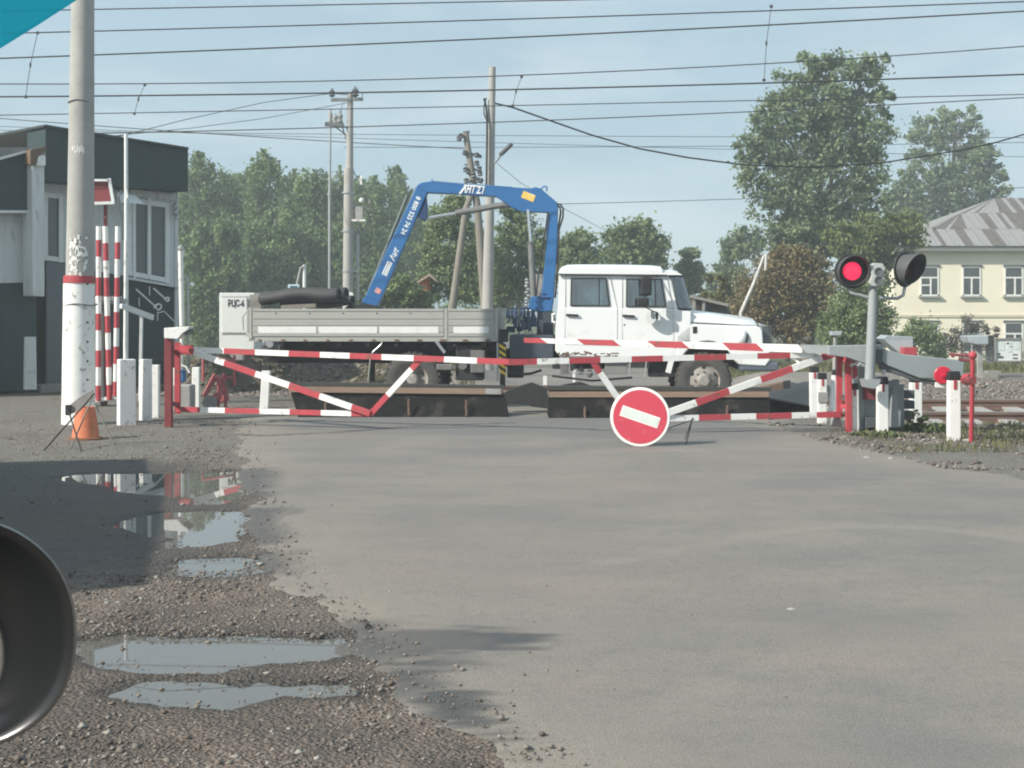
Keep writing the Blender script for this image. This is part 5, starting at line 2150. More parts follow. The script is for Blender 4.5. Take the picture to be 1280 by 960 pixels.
# white mast, pipes and rail before the booth
md = 26.0
g = Vector((P(157, 480, md).x, md, 0))
t = thing('white_mast', 'slim white mast rising past the booth fascia beside the striped poles', 'mast', g)
mb = MB()
mb.tube([g, P(158, 300, md), P(157.5, 168, md)], [.05, .04, .035], 10)
mb.build('mast_tube', M_TRIM, t, smooth=50)
mb = MB()
mb.prism([P(155, 232, md - .08), P(157, 232, md - .08), P(160, 246, md - .08), P(158, 249, md - .08), P(155, 245, md - .08)], Vector((0, .05, 0)))
mb.build('mast_flag', M_WHITE, t)
mb = MB()
mb.tube([P(152, 238, md), P(149, 245, md), P(149, 262, md), P(152, 270, md), P(153, 300, md)], .014, 6)
mb.build('cable', M_DGREY, t)
g = Vector((P(157, 440, 24.2).x, 24.2, P(157, 440, 24.2).z))
mb = MB()
mb.tube([P(157.5, 300, 24.2), P(156.5, 439, 24.2)], .034, 12)
o = mb.build('white_pipe', M_WHITE, base=g, smooth=50)
tag(o, 'short bright white pipe fixed upright right of the three striped poles', 'pipe')
g = Vector((P(175, 500, 24.6).x, 24.6, 0))
t = thing('handrail', 'sloping white handrail on a grey post beside the booth steps', 'handrail', g)
mb = MB()
mb.beam(P(151, 382, 24.0), P(191, 397, 24.9), .05, .1)
mb.build('rail', M_TRIM, t)
mb = MB()
mb.beam(g, P(177, 392, 24.6), .05, .07)
mb.build('rail_post', M_BGREY, t)

# rack of spare striped poles
kd = 23.2
g = Vector((P(135, 505, kd).x, kd, 0))
t = thing('pole_rack', 'grey steel rack with toothed white foot board holding three striped poles', 'rack', g)
mb = MB()
mb.beam(P(100, 377, kd + .04), P(159, 375.5, kd + .04), .05, .06)
mb.beam(P(100, 380, kd + .1), P(159, 378, kd + .1), .02, .04)
for k in range(13):
    mb.beam(P(119 + k * 2.7, 375, kd), P(119 + k * 2.7, 370.5, kd), .02, .025, 1)
mb.build('top_rail', [M_STEEL, M_WHITE], t)
mb = MB()
mb.beam(P(100, 504, kd + .1), P(147, 497.5, kd + .1), .2, .05)
for k in range(7):
    mb.beam(P(119 + k * 4, 501.8 - k * .6, kd - .04), P(121 + k * 4, 498.5 - k * .6, kd - .04), .03, .05)
mb.build('foot_board', M_WHITE, t)
mb = MB()
mb.beam(P(128, 512, kd + .15), P(128, 376, kd + .15), .05, .05)
mb.beam(P(118, 512, kd + .15), P(118, 376, kd + .15), .05, .05)
mb.build('rack_leg', M_DGREY, t)
for (A_, B_, ys, lab) in (((123.5, 283), (123, 501), [283, 300, 321, 347, 370, 392, 413, 438, 459, 482, 501], 'red and white striped pole nearest the tall concrete pole'),
                          ((131.5, 283), (137, 500), [283, 304, 326, 347, 371, 395, 416, 437, 459, 481, 500], 'red and white striped pole leaning in the middle of its rack'),
                          ((147.5, 283), (144.5, 495), [283, 303, 324, 347, 371, 390, 410, 433, 455, 477, 495], 'red and white striped pole next to the white upright pipe')):
    mb = MB()
    c = 1
    for y0, y1 in zip(ys[:-1], ys[1:]):
        f0 = (y0 - A_[1]) / (B_[1] - A_[1])
        f1 = (y1 - A_[1]) / (B_[1] - A_[1])
        a, b_ = P(A_[0] + (B_[0] - A_[0]) * f0, y0, kd - .05), P(A_[0] + (B_[0] - A_[0]) * f1, y1, kd - .05)
        mb.tube([a, b_], .045, 10, 0 if c == 0 else 1)
        c = 1 - c
    o = mb.build('striped_pole', RW, base=P(B_[0], B_[1], kd - .05), smooth=50)
    tag(o, lab, 'striped pole', 'red and white poles in the rack')
t = thing('red_shield', 'red sheet metal board in white frame on a red post above striped poles', 'board', Vector((P(131, 505, kd + .3).x, kd + .3, 0)))
mb = MB()
mb.prism([P(100, 224, kd + .1), P(136, 227, kd + .1), P(138, 253, kd + .1), P(100, 252, kd + .1)], Vector((0, .12, 0)))
mb.build('board_panel', M_OLDRED, t)
mb = MB()
mb.beam(P(100, 225, kd + .06), P(137, 225.5, kd + .06), .04, .04)
mb.beam(P(136.5, 223, kd + .06), P(142, 255, kd + .06), .04, .05, up=Vector((1, 0, 0)))
mb.beam(P(134, 225, kd + .16), P(138.5, 255, kd + .16), .03, .03, up=Vector((1, 0, 0)))
mb.beam(P(100, 255, kd + .06), P(143, 253.5, kd + .06), .05, .05)
mb.build('board_frame', M_TRIM, t)
mb = MB()
mb.beam(P(132, 254, kd + .3), Vector((P(132, 500, kd + .3).x, kd + .3, 0)), .05, .06)
mb.build('board_post', M_OLDRED, t)

# white pole by booth corner, thin grey pole
g = Vector((P(226, 480, 27.5).x, 27.5, 0))
t = thing('corner_pole', 'white steel pole with a wired cap beside the right corner of booth', 'pole', g)
mb = MB()
mb.tube([P(227.5, 408, 27.5), P(225.5, 312, 27.5)], .05, 10)
mb.tube([g, P(227.5, 408, 27.5)], .04, 8)
mb.build('pole_tube', M_WHITE, t, smooth=50)
mb = MB()
mb.ball(P(225.5, 311, 27.5), (.06, .06, .08), 10, 6)
mb.tube([P(227, 310, 27.4), P(230, 313, 27.4), P(230.5, 320, 27.4)], .015, 6)
mb.build('cap', M_STEEL, t)
g = Vector((P(237, 480, 28.5).x, 28.5, 0))
t = thing('lamp_stub', 'thin grey pole with small round white lamp right of the booth', 'lamp post', g)
mb = MB()
mb.tube([g, P(234, 345, 28.5)], .03, 8)
mb.build('pole_tube', M_STEEL, t)
mb = MB()
mb.ball(P(240, 356, 28.4), .055, 10, 8)
mb.tube([P(240, 356, 28.4), P(236, 359, 28.5)], .012, 6)
mb.build('lamp_globe', M_WHITE, t)
mb = MB()
for y in (258, 266):
    mb.ball(W(219, y, .2), .07, 10, 8)
mb.tube([W(221, 240, .2), W(221, 275, .2)], .025, 6)
o = mb.build('corner_horn', M_STEEL, base=W(220, 262, .2))
tag(o, 'pair of small grey horn loudspeakers on the right corner of the booth', 'loudspeaker')

# signal cabinet on the bank
cd = 27.7
cz = P(296, 438, cd).z
g = Vector((P(296, 400, cd).x, cd, cz))
t = thing('signal_cabinet', 'white steel signal cabinet lettered РЦС-6 on the gravel bank', 'equipment cabinet', g)
mb = MB()
mb.prism([P(274, 366, cd), P(318, 366, cd), P(318, 440, cd), P(274, 440, cd)], Vector((0, .8, 0)))
mb.build('cabinet_body', mat('cabinet_white', (.66, .68, .65), .5, var=.05, wear=(.5, .5, .47), wear_amt=.3), t, bevel=.015)
mb = MB()
mb.span(P(277, 370.5, cd - .012), P(315, 371.3, cd), 0)
mb.span(P(277, 417, cd - .012), P(315, 417.8, cd), 0)
mb.span(P(310, 374, cd - .03), P(313, 384, cd), 1)
mb.build('door_seam', [M_CONC, M_DGREY], t)
mb = MB()
mb.span(P(277, 372, cd - .02), P(309, 416, cd + .01))
mb.build('cabinet_door', mat('cabinet_white', (.66, .68, .65)), t, bevel=.008)
put_text('lettering', 'РЦС-6', .19, M_BLACK, t, P(295, 379.5, cd - .025), Vector((1, 0, 0)), Vector((0, 0, 1)), width=20 * cd / F, extr=.003)
mb = MB()
mb.span(P(272, 440, cd - .2), P(317, 449, cd + .9))
mb.build('plinth', M_CONC, t, bevel=.02)

# red iron mechanism behind the left gate
rd_ = 20.6
g = Vector((P(268, 508, rd_).x, rd_, 0))
t = thing('red_iron_frame', 'red painted iron lever frame with pipes behind the left gate', 'lever frame', g)
mb = MB()
for a, b_, w_ in (((255, 496), (270, 468), .07), ((271, 470), (281, 492), .06), ((273, 500), (281, 468), .05), ((258, 500), (284, 486), .05)):
    mb = MB()
    mb.beam(P(*a, rd_), P(*b_, rd_ + .1), .05, w_)
    mb.build('lever', mat('faded_red', (.36, .10, .105), .6, var=.25, wear=(.25, .14, .12), wear_amt=.5), t)
mb = MB()
mb.prism([P(x, y, rd_ + .3) for x, y in ((262, 500), (268, 494), (280, 490), (282, 500), (270, 505))], Vector((.04, .08, 0)))
mb.build('base_plate', mat('faded_red', (.36, .10, .105)), t)
mb = MB()
for a, b_ in (((293, 444), (293, 482)), ((282, 482), (282, 513)), ((273, 478), (273, 513)), ((254, 444), (254, 476)), ((254, 445), (294, 452)), ((274, 474), (294, 471))):
    mb.tube([P(*a, rd_ + .1), P(*b_, rd_ + .1)], .024, 8)
mb.build('pipe_frame', mat('faded_red', (.36, .10, .105)), t)
mb = MB()
mb.lathe([(0, 0), (.11, 0), (.11, .06), (0, .06)], P(262, 503, rd_ - .05), Vector((.3, -1, 0)), 16)
mb.build('wheel', M_CONCD, t)
g = Vector((P(227, 480, 21.5).x, 21.5, P(227, 480, 21.5).z))
t = thing('blue_canister', 'blue plastic canister with white strap behind the left gate stile', 'canister', g)
mb = MB()
mb.box(P(227, 470, 21.5), (.13, .13, .2))
mb.build('canister_body', mat('canister_blue', (.03, .14, .3), .5), t, bevel=.03)
mb = MB()
mb.tube([P(221, 461, 21.4), P(226, 456, 21.4), P(233, 459, 21.4), P(237, 466, 21.4)], .016, 6)
mb.build('strap', M_WHITE, t)
mb = MB()
mb.span(Vector((P(216, 487, 21.8).x, 21.7, 0)), P(240, 481, 21.8) + Vector((0, .25, 0)))
o = mb.build('concrete_kerb', M_CONC, base=Vector((P(228, 490, 21.8).x, 21.8, 0)), bevel=.02)
tag(o, 'low pale concrete block supporting the blue canister', 'concrete block')

# ================================================================ POLES IN THE MIDDLE DISTANCE
M_POLE = mat('pole_concrete_far', (.36, .35, .33), .9, var=.15, scale=3)
pd2 = 42.0
g = Vector((P(435, 400, pd2).x, pd2, gz(P(435, 400, pd2).x, pd2)))
t = thing('line_pole', 'two-stage concrete line pole with crossarm, platform and boxes before the birches', 'utility pole', g)
mb = MB()
mb.tube([g, P(435, 380, pd2), P(436, 210, pd2)], [.17, .165, .15], 14)
mb.tube([P(437, 214, pd2 + .05), P(438, 116, pd2 + .05)], [.115, .085], 12)
mb.build('shaft', M_POLE, t, smooth=40)
mb = MB()
mb.beam(P(414, 125, pd2), P(454, 124, pd2), .1, .09)
mb.tube([P(412, 116, pd2), P(438, 118, pd2), P(444, 113, pd2)], .03, 6)
mb.beam(P(406, 155, pd2 - .1), P(430, 156.5, pd2), .2, .11)
mb.beam(P(417, 157, pd2), P(436, 171, pd2), .03, .04)
mb.beam(P(428, 158, pd2), P(432, 174, pd2), .03, .04)
mb.beam(P(428, 156, pd2), P(442, 167, pd2), .03, .04)
mb.tube([P(437, 120, pd2 - .1), P(428, 130, pd2 - .1), P(426, 142, pd2 - .1)], .012, 5)
mb.tube([P(453, 124, pd2), P(453, 117, pd2)], .015, 5)
mb.build('crossarm', mat('arm_grey', (.2, .21, .21), .6), t)
for (x, y, w, h) in ((415, 116, .1, .14), (444, 115, .12, .17), (413, 146, .08, .24), (425, 147, .1, .22), (419, 149, .08, .18)):
    mb = MB()
    c = P(x, y, pd2 - .05)
    mb.lathe([(.02, -h), (w, -h * .6), (w * .6, -h * .2), (w, h * .2), (w * .5, h * .6), (.02, h)], c, Vector((0, 0, 1)), 10)
    mb.build('insulator', M_DGREY if y < 130 else M_CONC, t, smooth=50)
mb = MB()
mb.span(P(444, 258, pd2 - .2), P(454.5, 275, pd2 + .1))
mb.build('equipment_box', M_CONC, t)
mb = MB()
mb.span(P(440, 274, pd2 - .2), P(458, 277.5, pd2 + .15), 1)
mb.build('box_shelf', [M_CONC, M_WHITE], t)
mb = MB()
mb.ball(P(452, 250.5, pd2 - .1), .08, 10, 8, 1)
mb.tube([P(456, 257, pd2), P(461, 262, pd2), P(462, 250, pd2)], .03, 6)
mb.build('lamp_globe', [M_CONC, M_WHITE], t)
mb = MB()
mb.span(P(450, 219, pd2 - .1), P(453, 231, pd2), 1)
mb.tube([P(441, 211, pd2), P(444, 218, pd2), P(452, 231, pd2)], .018, 5)
mb.build('small_bracket', [M_CONC, M_WHITE], t)
mb = MB()
mb.beam(P(441, 301, pd2 + .1), P(452, 279, pd2 + .1), .03, .05)
mb.build('shelf_stay', M_CONC, t)
mb = MB()
mb.tube([P(447, 293, pd2 + .1), P(447, 375, pd2 + .1)], .055, 8)
mb.beam(P(430, 339, pd2), P(448, 339, pd2), .06, .05)
for y in (241, 289, 339):
    mb.lathe([(.178, -.03), (.178, .03)], P(435, y, pd2), Vector((0, 0, 1)), 16)
mb.build('cable_pipe', M_STEEL, t)
mb = MB()
mb.prism([P(430, 364, pd2 - .2), P(441, 366, pd2 - .2), P(442, 374, pd2 - .2), P(438, 375, pd2 - .2), P(436, 369, pd2 - .2)], Vector((0, .1, 0)))
mb.build('white_flap', M_WHITE, t)
g = Vector((P(412, 400, 43).x, 43, gz(P(412, 400, 43).x, 43)))
mb = MB()
mb.tube([g, P(412, 250, 43), P(413, 152, 43)], [.05, .045, .03], 8)
mb.lathe([(.07, -.05), (.07, .05)], P(412, 243, 43), Vector((0, 0, 1)), 10)
o = mb.build('steel_pipe_mast', M_STEEL, base=g, smooth=50)
tag(o, 'thin pale pipe mast standing just left of the two-stage line pole', 'mast')

pd3 = 34.0
g = Vector((P(610, 400, pd3).x, pd3, gz(P(610, 400, pd3).x, pd3)))
t = thing('wooden_pole', 'tall plain grey pole with black cable and slanted lamp behind the crane boom', 'utility pole', g)
mb = MB()
mb.tube([g, P(609.5, 380, pd3), P(615.5, 84, pd3)], [.15, .145, .085], 14)
mb.build('shaft', M_POLE, t, smooth=40)
mb = MB()
mb.tube([P(605, 123, pd3 - .1), P(608, 135, pd3 - .1), P(609, 160, pd3 - .15), P(608, 235, pd3 - .17)], .03, 6)
mb.tube([P(608, 122, pd3 - .1), P(605, 132, pd3 - .1), P(605, 142, pd3 - .1), P(608, 150, pd3 - .1)], .016, 5)
mb.build('cable', M_BLACK, t)
mb = MB()
mb.tube([P(618, 204, pd3 - .1), P(623, 199, pd3 - .15), P(626, 193, pd3 - .2)], .025, 6)
mb.build('lamp_arm', M_STEEL, t)
mb = MB()
mb.beam(P(625, 194, pd3 - .2), P(640, 179.5, pd3 - .3), .14, .09)
mb.build('lamp_head', M_DGREY, t, bevel=.03)

pd4 = 46.0
g = Vector((P(606, 400, pd4).x, pd4, gz(P(606, 400, pd4).x, pd4)))
t = thing('leaning_pole', 'old A-shaped leaning pole crowded with insulators left of the tall plain pole', 'utility pole', g)
mb = MB()
mb.tube([g, P(606, 385, pd4), P(597, 260, pd4), P(588, 205, pd4), P(582, 166, pd4)], [.15, .15, .13, .12, .1], 10)
mb.tube([P(560, 404, pd4 - .1), P(566, 380, pd4 - .1), P(582, 262, pd4 - .1), P(592, 236, pd4 - .1)], [.14, .13, .11, .1], 10)
mb.build('shaft', M_WOOD, t, smooth=40)
mb = MB()
mb.beam(P(579, 166, pd4), P(587, 165, pd4), .12, .08)
mb.beam(P(582, 191, pd4), P(602, 196, pd4), .1, .1)
mb.beam(P(581, 205, pd4), P(598, 214, pd4), .06, .06)
mb.beam(P(583, 216, pd4), P(600, 225, pd4), .06, .06)
mb.build('crossarm', M_DGREY, t)
for x, y in ((576, 170), (574, 173), (581, 191), (596, 194), (582, 212), (596, 204), (599, 211), (600, 217), (583, 226), (597, 225), (592, 219), (601, 226), (589, 228)):
    mb = MB()
    mb.lathe([(.03, -.09), (.1, -.06), (.07, 0), (.1, .05), (.03, .1)], P(x, y, pd4 - .12), Vector((random.uniform(-.5, .5), 0, 1)), 9)
    mb.build('insulator', M_DGREY, t, smooth=50)

# small bus-stop style plate and white stake seen above the load
sd_b = 46
g = Vector((P(381, 400, sd_b).x, sd_b, 0))
t = thing('small_road_sign', 'small blue and white plate on a bent stick above the rubber rolls', 'road sign', g)
mb = MB()
mb.span(P(360, 355.5, sd_b), P(374, 361.5, sd_b + .03), 0)
mb.span(P(362.5, 357.3, sd_b - .012), P(371.5, 359.7, sd_b), 1)
mb.build('sign_plate', [mat('plate_pale_blue', (.55, .72, .78), .5), mat('plate_dark_blue', (.03, .08, .14), .5)], t)
mb = MB()
mb.tube([P(371, 357, sd_b + .05), P(376, 335, sd_b + .05), P(379, 333, sd_b + .05), P(379, 340, sd_b + .1)], .05, 6)
mb.build('bent_stick', M_CONC, t)
mb = MB()
mb.tube([g, P(380.5, 331, sd_b + .1)], .06, 8)
mb.build('white_stake', M_TRIM, t)

# ================================================================ OVERHEAD WIRES
M_WIRE = mat('wire', (.055, .058, .06), .6, var=.1)
WIRES = [  # (y at x=0, y at 640, y at x=1280, depth, radius, label)
    (14, 1.5, -12, 21.0, .010, 'overhead railway wire, highest one, leaving the sky at the top edge'),
    (42, 24, 2, 21.4, .011, 'overhead railway wire, second from the top at the concrete pole'),
    (73, 47, 14, 21.9, .013, 'overhead railway wire, third from the top at the concrete pole'),
    (105, 94.5, 58, 23.6, .010, 'overhead railway wire, fourth from the top, crossing the poplar tip'),
    (121, 112, 93, 24.0, .015, 'thick overhead railway wire crossing just above the crossarm of line pole'),
    (144, 132, 118, 29.0, .011, 'overhead railway wire just below the thick wire, through mid poplar crown'),
    (169, 152, 122, 30.0, .012, 'lowest of the bold railway wires, running above the booth roof'),
]
for y0, y1, y2, d, r, lab in WIRES:
    mb = MB()
    # parabola through the three readings
    a = ((y2 - y1) - (y1 - y0)) / (2 * 640 ** 2)
    b_ = (y1 - y0) / 640 - a * 640
    pts = [P(x, y0 + b_ * x + a * x * x, d) for x in range(-400, 1701, 100)]
    mb.tube(pts, r, 5)
    o = mb.build('overhead_wire', M_WIRE, base=P(640, y1, d))
    tag(o, lab, 'overhead wire', 'overhead railway wires')
FW = [(0, 148, 582, 186, 46, 'faint thin wire falling from the booth to the leaning pole, upper'),
      (0, 158, 1280, 196, 70, 'faint distant wire crossing behind the line pole, middle one'),
      (0, 163, 1280, 172, 66, 'faint distant wire passing behind the poplar at middle height'),
      (430, 184, 1280, 178, 62, 'faint distant wire running level right of the line pole'),
      (700, 255, 1330, 232, 58, 'thin distant wire level above the lorry cab roof')]
for x0, y0, x1, y1, d, lab in FW:
    mb = MB()
    pts = []
    for k in (range(-2, 13) if x1 < 700 else range(-2, 15)):
        u = k / 12
        pts.append(P(x0 + (x1 - x0) * u, y0 + (y1 - y0) * u - 8 * (u * (1 - u)) * -1, d))
    if x0 > 0:
        pts = pts[2:]
    mb.tube(pts, .014, 4)
    o = mb.build('distant_wire', M_WIRE, base=pts[0])
    tag(o, lab, 'distant wire', 'thin distant wires')
for pts, r, lab in (([P(437, 128, 42), P(330, 148, 41), P(240, 160, 39), P(120, 172, 36), P(0, 190, 33)], .009, 'thin wire sloping from the line pole towards the booth roof, lower'),
                    ([P(412, 117, 42), P(330, 128, 40), P(230, 150, 38), P(150, 170, 36), P(-100, 220, 33)], .010, 'thin wire sloping from the line pole crossarm down past the booth')):
    mb = MB()
    mb.tube(pts, r, 4)
    o = mb.build('service_wire', M_WIRE, base=pts[0])
    tag(o, lab, 'overhead wire')
mb = MB()
pts = []
for x, y in ((618, 129), (640, 134), (680, 148), (740, 169), (800, 186), (860, 197), (930, 206), (1010, 209), (1100, 204), (1200, 188), (1245, 178), (1280, 168), (1400, 130)):
    pts.append(P(x, y, 34 + (x - 618) * .004))
mb.tube(pts, .022, 6)
o = mb.build('black_cable', M_BLACK, base=pts[0], smooth=60)
tag(o, 'thick black cable sagging from the tall plain pole across to the right', 'cable')
mb = MB()
mb.tube([P(621, 204, 34), P(650, 228, 36), P(700, 258, 39), P(760, 290, 43), P(800, 303, 46)], .008, 4)
o = mb.build('service_wire', M_WIRE, base=P(621, 204, 34))
tag(o, 'thin wire dropping from the slanted street lamp down to the right', 'overhead wire')
for x0, y0, x1, y1, d, lab in ((47, 41, 32, 121, 22.5, 'thin dropper wire hanging left of the concrete pole near the teal strip'),
                               (181, 106, 168, 142, 26, 'short dropper wire hanging above the green booth fascia'),
                               (652, 96, 641, 132, 26, 'short dropper wire hanging right of the tall plain pole top'),
                               (964, 8, 955, 100, 22.5, 'thin dropper wire hanging left of the poplar tip')):
    mb = MB()
    mid = P((x0 + x1) / 2 - 1.5, (y0 + y1) / 2, d)
    mb.tube([P(x0, y0, d), mid, P(x1, y1, d)], .006, 5)
    for x, y in ((x0, y0), (x1, y1)):
        mb.ball(P(x, y, d), (.03, .02, .03), 8, 6)
    mb.ball(mid, (.018, .018, .05), 8, 6)
    o = mb.build('dropper_wire', M_WIRE, base=P(x0, y0, d))
    tag(o, lab, 'dropper wire', 'dropper wires between the overhead wires')
# ================================================================ BUILDING ON THE RIGHT
bD = 85.0
PPM = F / bD
GZ = -1.25
M_CREAM = mat('cream_render', (.82, .755, .60), .9, var=.05, scale=.6, wear=(.62, .55, .42), wear_amt=.3, wear_scale=.5)
M_ROOFG = mat('roof_sheet_grey', (.25, .245, .24), .75, var=.1, scale=1.5)
M_ROOFB = mat('roof_sheet_brown', (.115, .10, .09), .85, var=.25, scale=2)
bx0 = P(1117, 0, bD).x
bx1 = P(1620, 0, bD).x
ez = P(0, 314, bD).z
t = thing('cream_house', 'cream two-storey house with grey patched metal hip roof at right', 'house', ((bx0 + bx1) / 2, bD + 6, GZ))
mb = MB()
mb.span((bx0, bD, GZ), (bx1, bD + 12, ez))
mb.build('wall', M_CREAM, t)
mb = MB()
z1 = P(0, 395, bD).z
mb.span((bx0 - .05, bD - .06, z1 - .08), (bx1 + .05, bD, z1 + .08))
mb.build('string_course', mat('darker_cream_band', (.6, .53, .4), .9), t)  # string course in a darker cream than the wall
mb = MB()
mb.span((bx0 - .5, bD - .6, ez - .02), (bx1 + .5, bD + 12.6, ez + .28))
mb.build('eaves', mat('eaves_grey', (.2, .2, .19), .8), t)
# hip roof, front slope as individual sheets
rz0, rz1 = ez + .29, P(0, 246, bD + 5).z
ex0, ex1 = bx0 - .6, bx1 + .6
rx0, rx1 = P(1243, 0, bD + 6).x, bx1 - 7
mb = MB()
fy, ry = bD - .7, bD + 6
nu, nv = 92, 3
for v in range(nv):
    v0, v1 = v / nv, (v + 1) / nv
    for u in range(nu):
        xs = []
        for (uu, vv) in ((u, v0), (u + 1, v0), (u + 1, v1), (u, v1)):
            x = ex0 + (ex1 - ex0) * uu / nu
            lo = ex0 + (rx0 - ex0) * vv
            hi = ex1 + (rx1 - ex1) * vv
            xs.append((min(max(x, lo), hi), fy + (ry - fy) * vv, rz0 + (rz1 - rz0) * vv + (.015 if (u + v) % 2 else 0)))
        if abs(xs[0][0] - xs[1][0]) + abs(xs[2][0] - xs[3][0]) < .02:
            continue
        frac = u / nu
        dark = random.random() < (.0 if frac < .12 else .46)
        mb.add(xs, [(0, 1, 2, 3)], 1 if dark else 0)
mb.add([(ex0, fy, rz0), (rx0, ry, rz1), (ex0, bD + 12.7, rz0)], [(0, 1, 2)])
mb.add([(ex1, fy, rz0), (ex1, bD + 12.7, rz0), (rx1, ry, rz1)], [(0, 1, 2)])
mb.add([(ex0, bD + 12.7, rz0), (rx0, ry, rz1), (rx1, ry, rz1), (ex1, bD + 12.7, rz0)], [(0, 1, 2, 3)])
mb.build('roof', [M_ROOFG, M_ROOFB], t)
M_WF = mat('window_frame_white', (.75, .75, .72), .6)
M_HG = mat('house_pane', (.06, .068, .07), .2, var=.6, scale=2.5, spec=.3)
M_CURT = mat('curtain_grey', (.35, .35, .33), .9, var=.3, scale=6)
for row, (y0, y1) in enumerate(((333, 370), (402.5, 441))):
    for k in range(8):
        x0 = 1150 + k * 52.6
        x1 = x0 + 23.5
        a, b_ = P(x0, y0, bD), P(x1, y1, bD)
        mb = MB()
        fr = .09
        yb = bD - .05
        mb.span((a.x, yb, b_.z), (a.x + fr, bD + .02, a.z))
        mb.span((b_.x - fr, yb, b_.z), (b_.x, bD + .02, a.z))
        mb.span((a.x, yb, a.z - fr), (b_.x, bD + .02, a.z))
        mb.span((a.x, yb, b_.z), (b_.x, bD + .02, b_.z + fr))
        tz = a.z - (a.z - b_.z) * .38
        mb.span((a.x, yb - .004, tz - .05), (b_.x, bD + .02, tz + .05))
        xm = a.x + (b_.x - a.x) * (.5 if k % 2 else .56)
        mb.span((xm - .05, yb - .006, b_.z), (xm + .05, bD + .02, tz))
        if k % 3 == 0:
            mb.span((a.x, yb - .008, b_.z + (tz - b_.z) * .55), (xm, bD + .02, b_.z + (tz - b_.z) * .63))
        w = mb.build('window', M_WF, t)
        mb = MB()
        mb.span((a.x + .02, bD - .02, b_.z + .02), (b_.x - .02, bD - .005, a.z - .02))
        mb.build('pane', M_HG, w)
        mb = MB()
        mb.span((a.x - .12, bD - .22, b_.z - .1), (b_.x + .12, bD, b_.z), 0)
        mb.build('sill', M_CONC, w)
        mb = MB()
        mb.span((a.x - .06, bD - .1, a.z), (b_.x + .06, bD, a.z + .1))
        mb.build('lintel', M_DGREY, w)
# fence and notice board in front of the house
nd = 48.0
g = Vector((P(1262, 470, nd).x, nd, gz(P(1262, 470, nd).x, nd)))
t = thing('notice_board', 'white notice board with small papers on legs before the cream house', 'notice board', g)
mb = MB()
mb.span(P(1245, 424, nd), P(1276.5, 451, nd + .05))
mb.build('board_panel', mat('board_white', (.72, .74, .72), .6), t)
mb = MB()
mb.beam(P(1244, 423.5, nd - .03), P(1277, 423.5, nd - .03), .05, .05)
mb.beam(P(1244, 451.5, nd - .03), P(1277, 451.5, nd - .03), .05, .05)
mb.beam(P(1244.3, 423, nd - .03), P(1244.3, 452, nd - .03), .05, .05)
mb.beam(P(1277, 423, nd - .03), P(1277, 452, nd - .03), .05, .05)
for x in (1249, 1272):
    a = P(x, 451, nd + .03)
    mb.beam(a, (a.x, a.y, g.z), .07, .07)
mb.build('board_frame', M_CONCD, t)
mb = MB()
for x0, y0, x1, y1, c in ((1258, 426, 1267, 430, 0), (1247, 441, 1250, 444, 1), (1247, 445, 1254, 447.5, 1), (1266, 442.5, 1271.5, 444, 1), (1266, 447, 1272, 448.5, 1), (1258.5, 428, 1261, 430, 1), (1259, 433, 1265, 440, 0), (1248, 428, 1256, 438, 0), (1268, 427, 1274, 437, 0), (1262, 432.5, 1266, 433.5, 1)):
    mb.span(P(x0, y0, nd - .012 - .004 * c), P(x1, y1, nd - .002), c)
mb.build('paper_sheets', [mat('paper', (.62, .68, .66), .7), M_DGREY], t)
fd = 52.0
g = Vector((P(1238, 450, fd).x, fd, gz(P(1238, 450, fd).x, fd)))
t = thing('board_fence', 'short grey plank fence behind the notice board', 'fence', g)
mb = MB()
for k in range(9):
    x = 1232 + k * 1.7
    a, b_ = P(x, 424 + random.uniform(-.6, .6), fd), P(x + 1.5, 443, fd)
    mb.span((a.x, fd, g.z), (b_.x, fd + .03, a.z))
mb.build('planks', mat('fence_grey', (.24, .24, .23), .9, var=.2), t)

# orange-roofed cottage between the bushes and a dark shed behind the bonnet
t = thing('orange_cottage', 'orange cottage roof corner peeping through the bushes above the lorry bed', 'cottage', P(535, 395, 60))
mb = MB()
mb.span(P(526, 372, 47.5), P(539, 350, 50))
mb.build('wall', mat('orange_wall', (.62, .2, .1), .8, var=.2, scale=2), t)
mb = MB()
mb.prism([P(521, 352, 47.2), P(537, 342, 47.2), P(545, 350, 47.2), P(545, 352, 47.2), P(537, 345, 47.2), P(522, 354, 47.2)], Vector((0, 3, 0)))
mb.build('roof', mat('cottage_roof', (.35, .28, .22), .8), t)
g = Vector((P(890, 400, 40).x, 40, 0))
t = thing('dark_shed', 'low dark shed with pale roof edge just above the lorry bonnet', 'shed', g)
mb = MB()
mb.prism([P(866, 374, 40), P(908, 383, 40), P(916, 396, 40), P(916, 425, 40), P(866, 425, 40)], Vector((0, 2, 0)))
mb.build('wall', mat('shed_dark', (.05, .042, .038), .9, var=.3), t)
mb = MB()
mb.beam(P(863, 370.5, 39.8), P(910, 381.5, 39.8), .25, .08)
mb.beam(P(868, 372, 39.8), P(867, 388, 39.8), .1, .08)
mb.beam(P(880, 375, 39.8), P(879, 390, 39.8), .1, .08)
mb.build('roof_edge', M_CONCD, t)

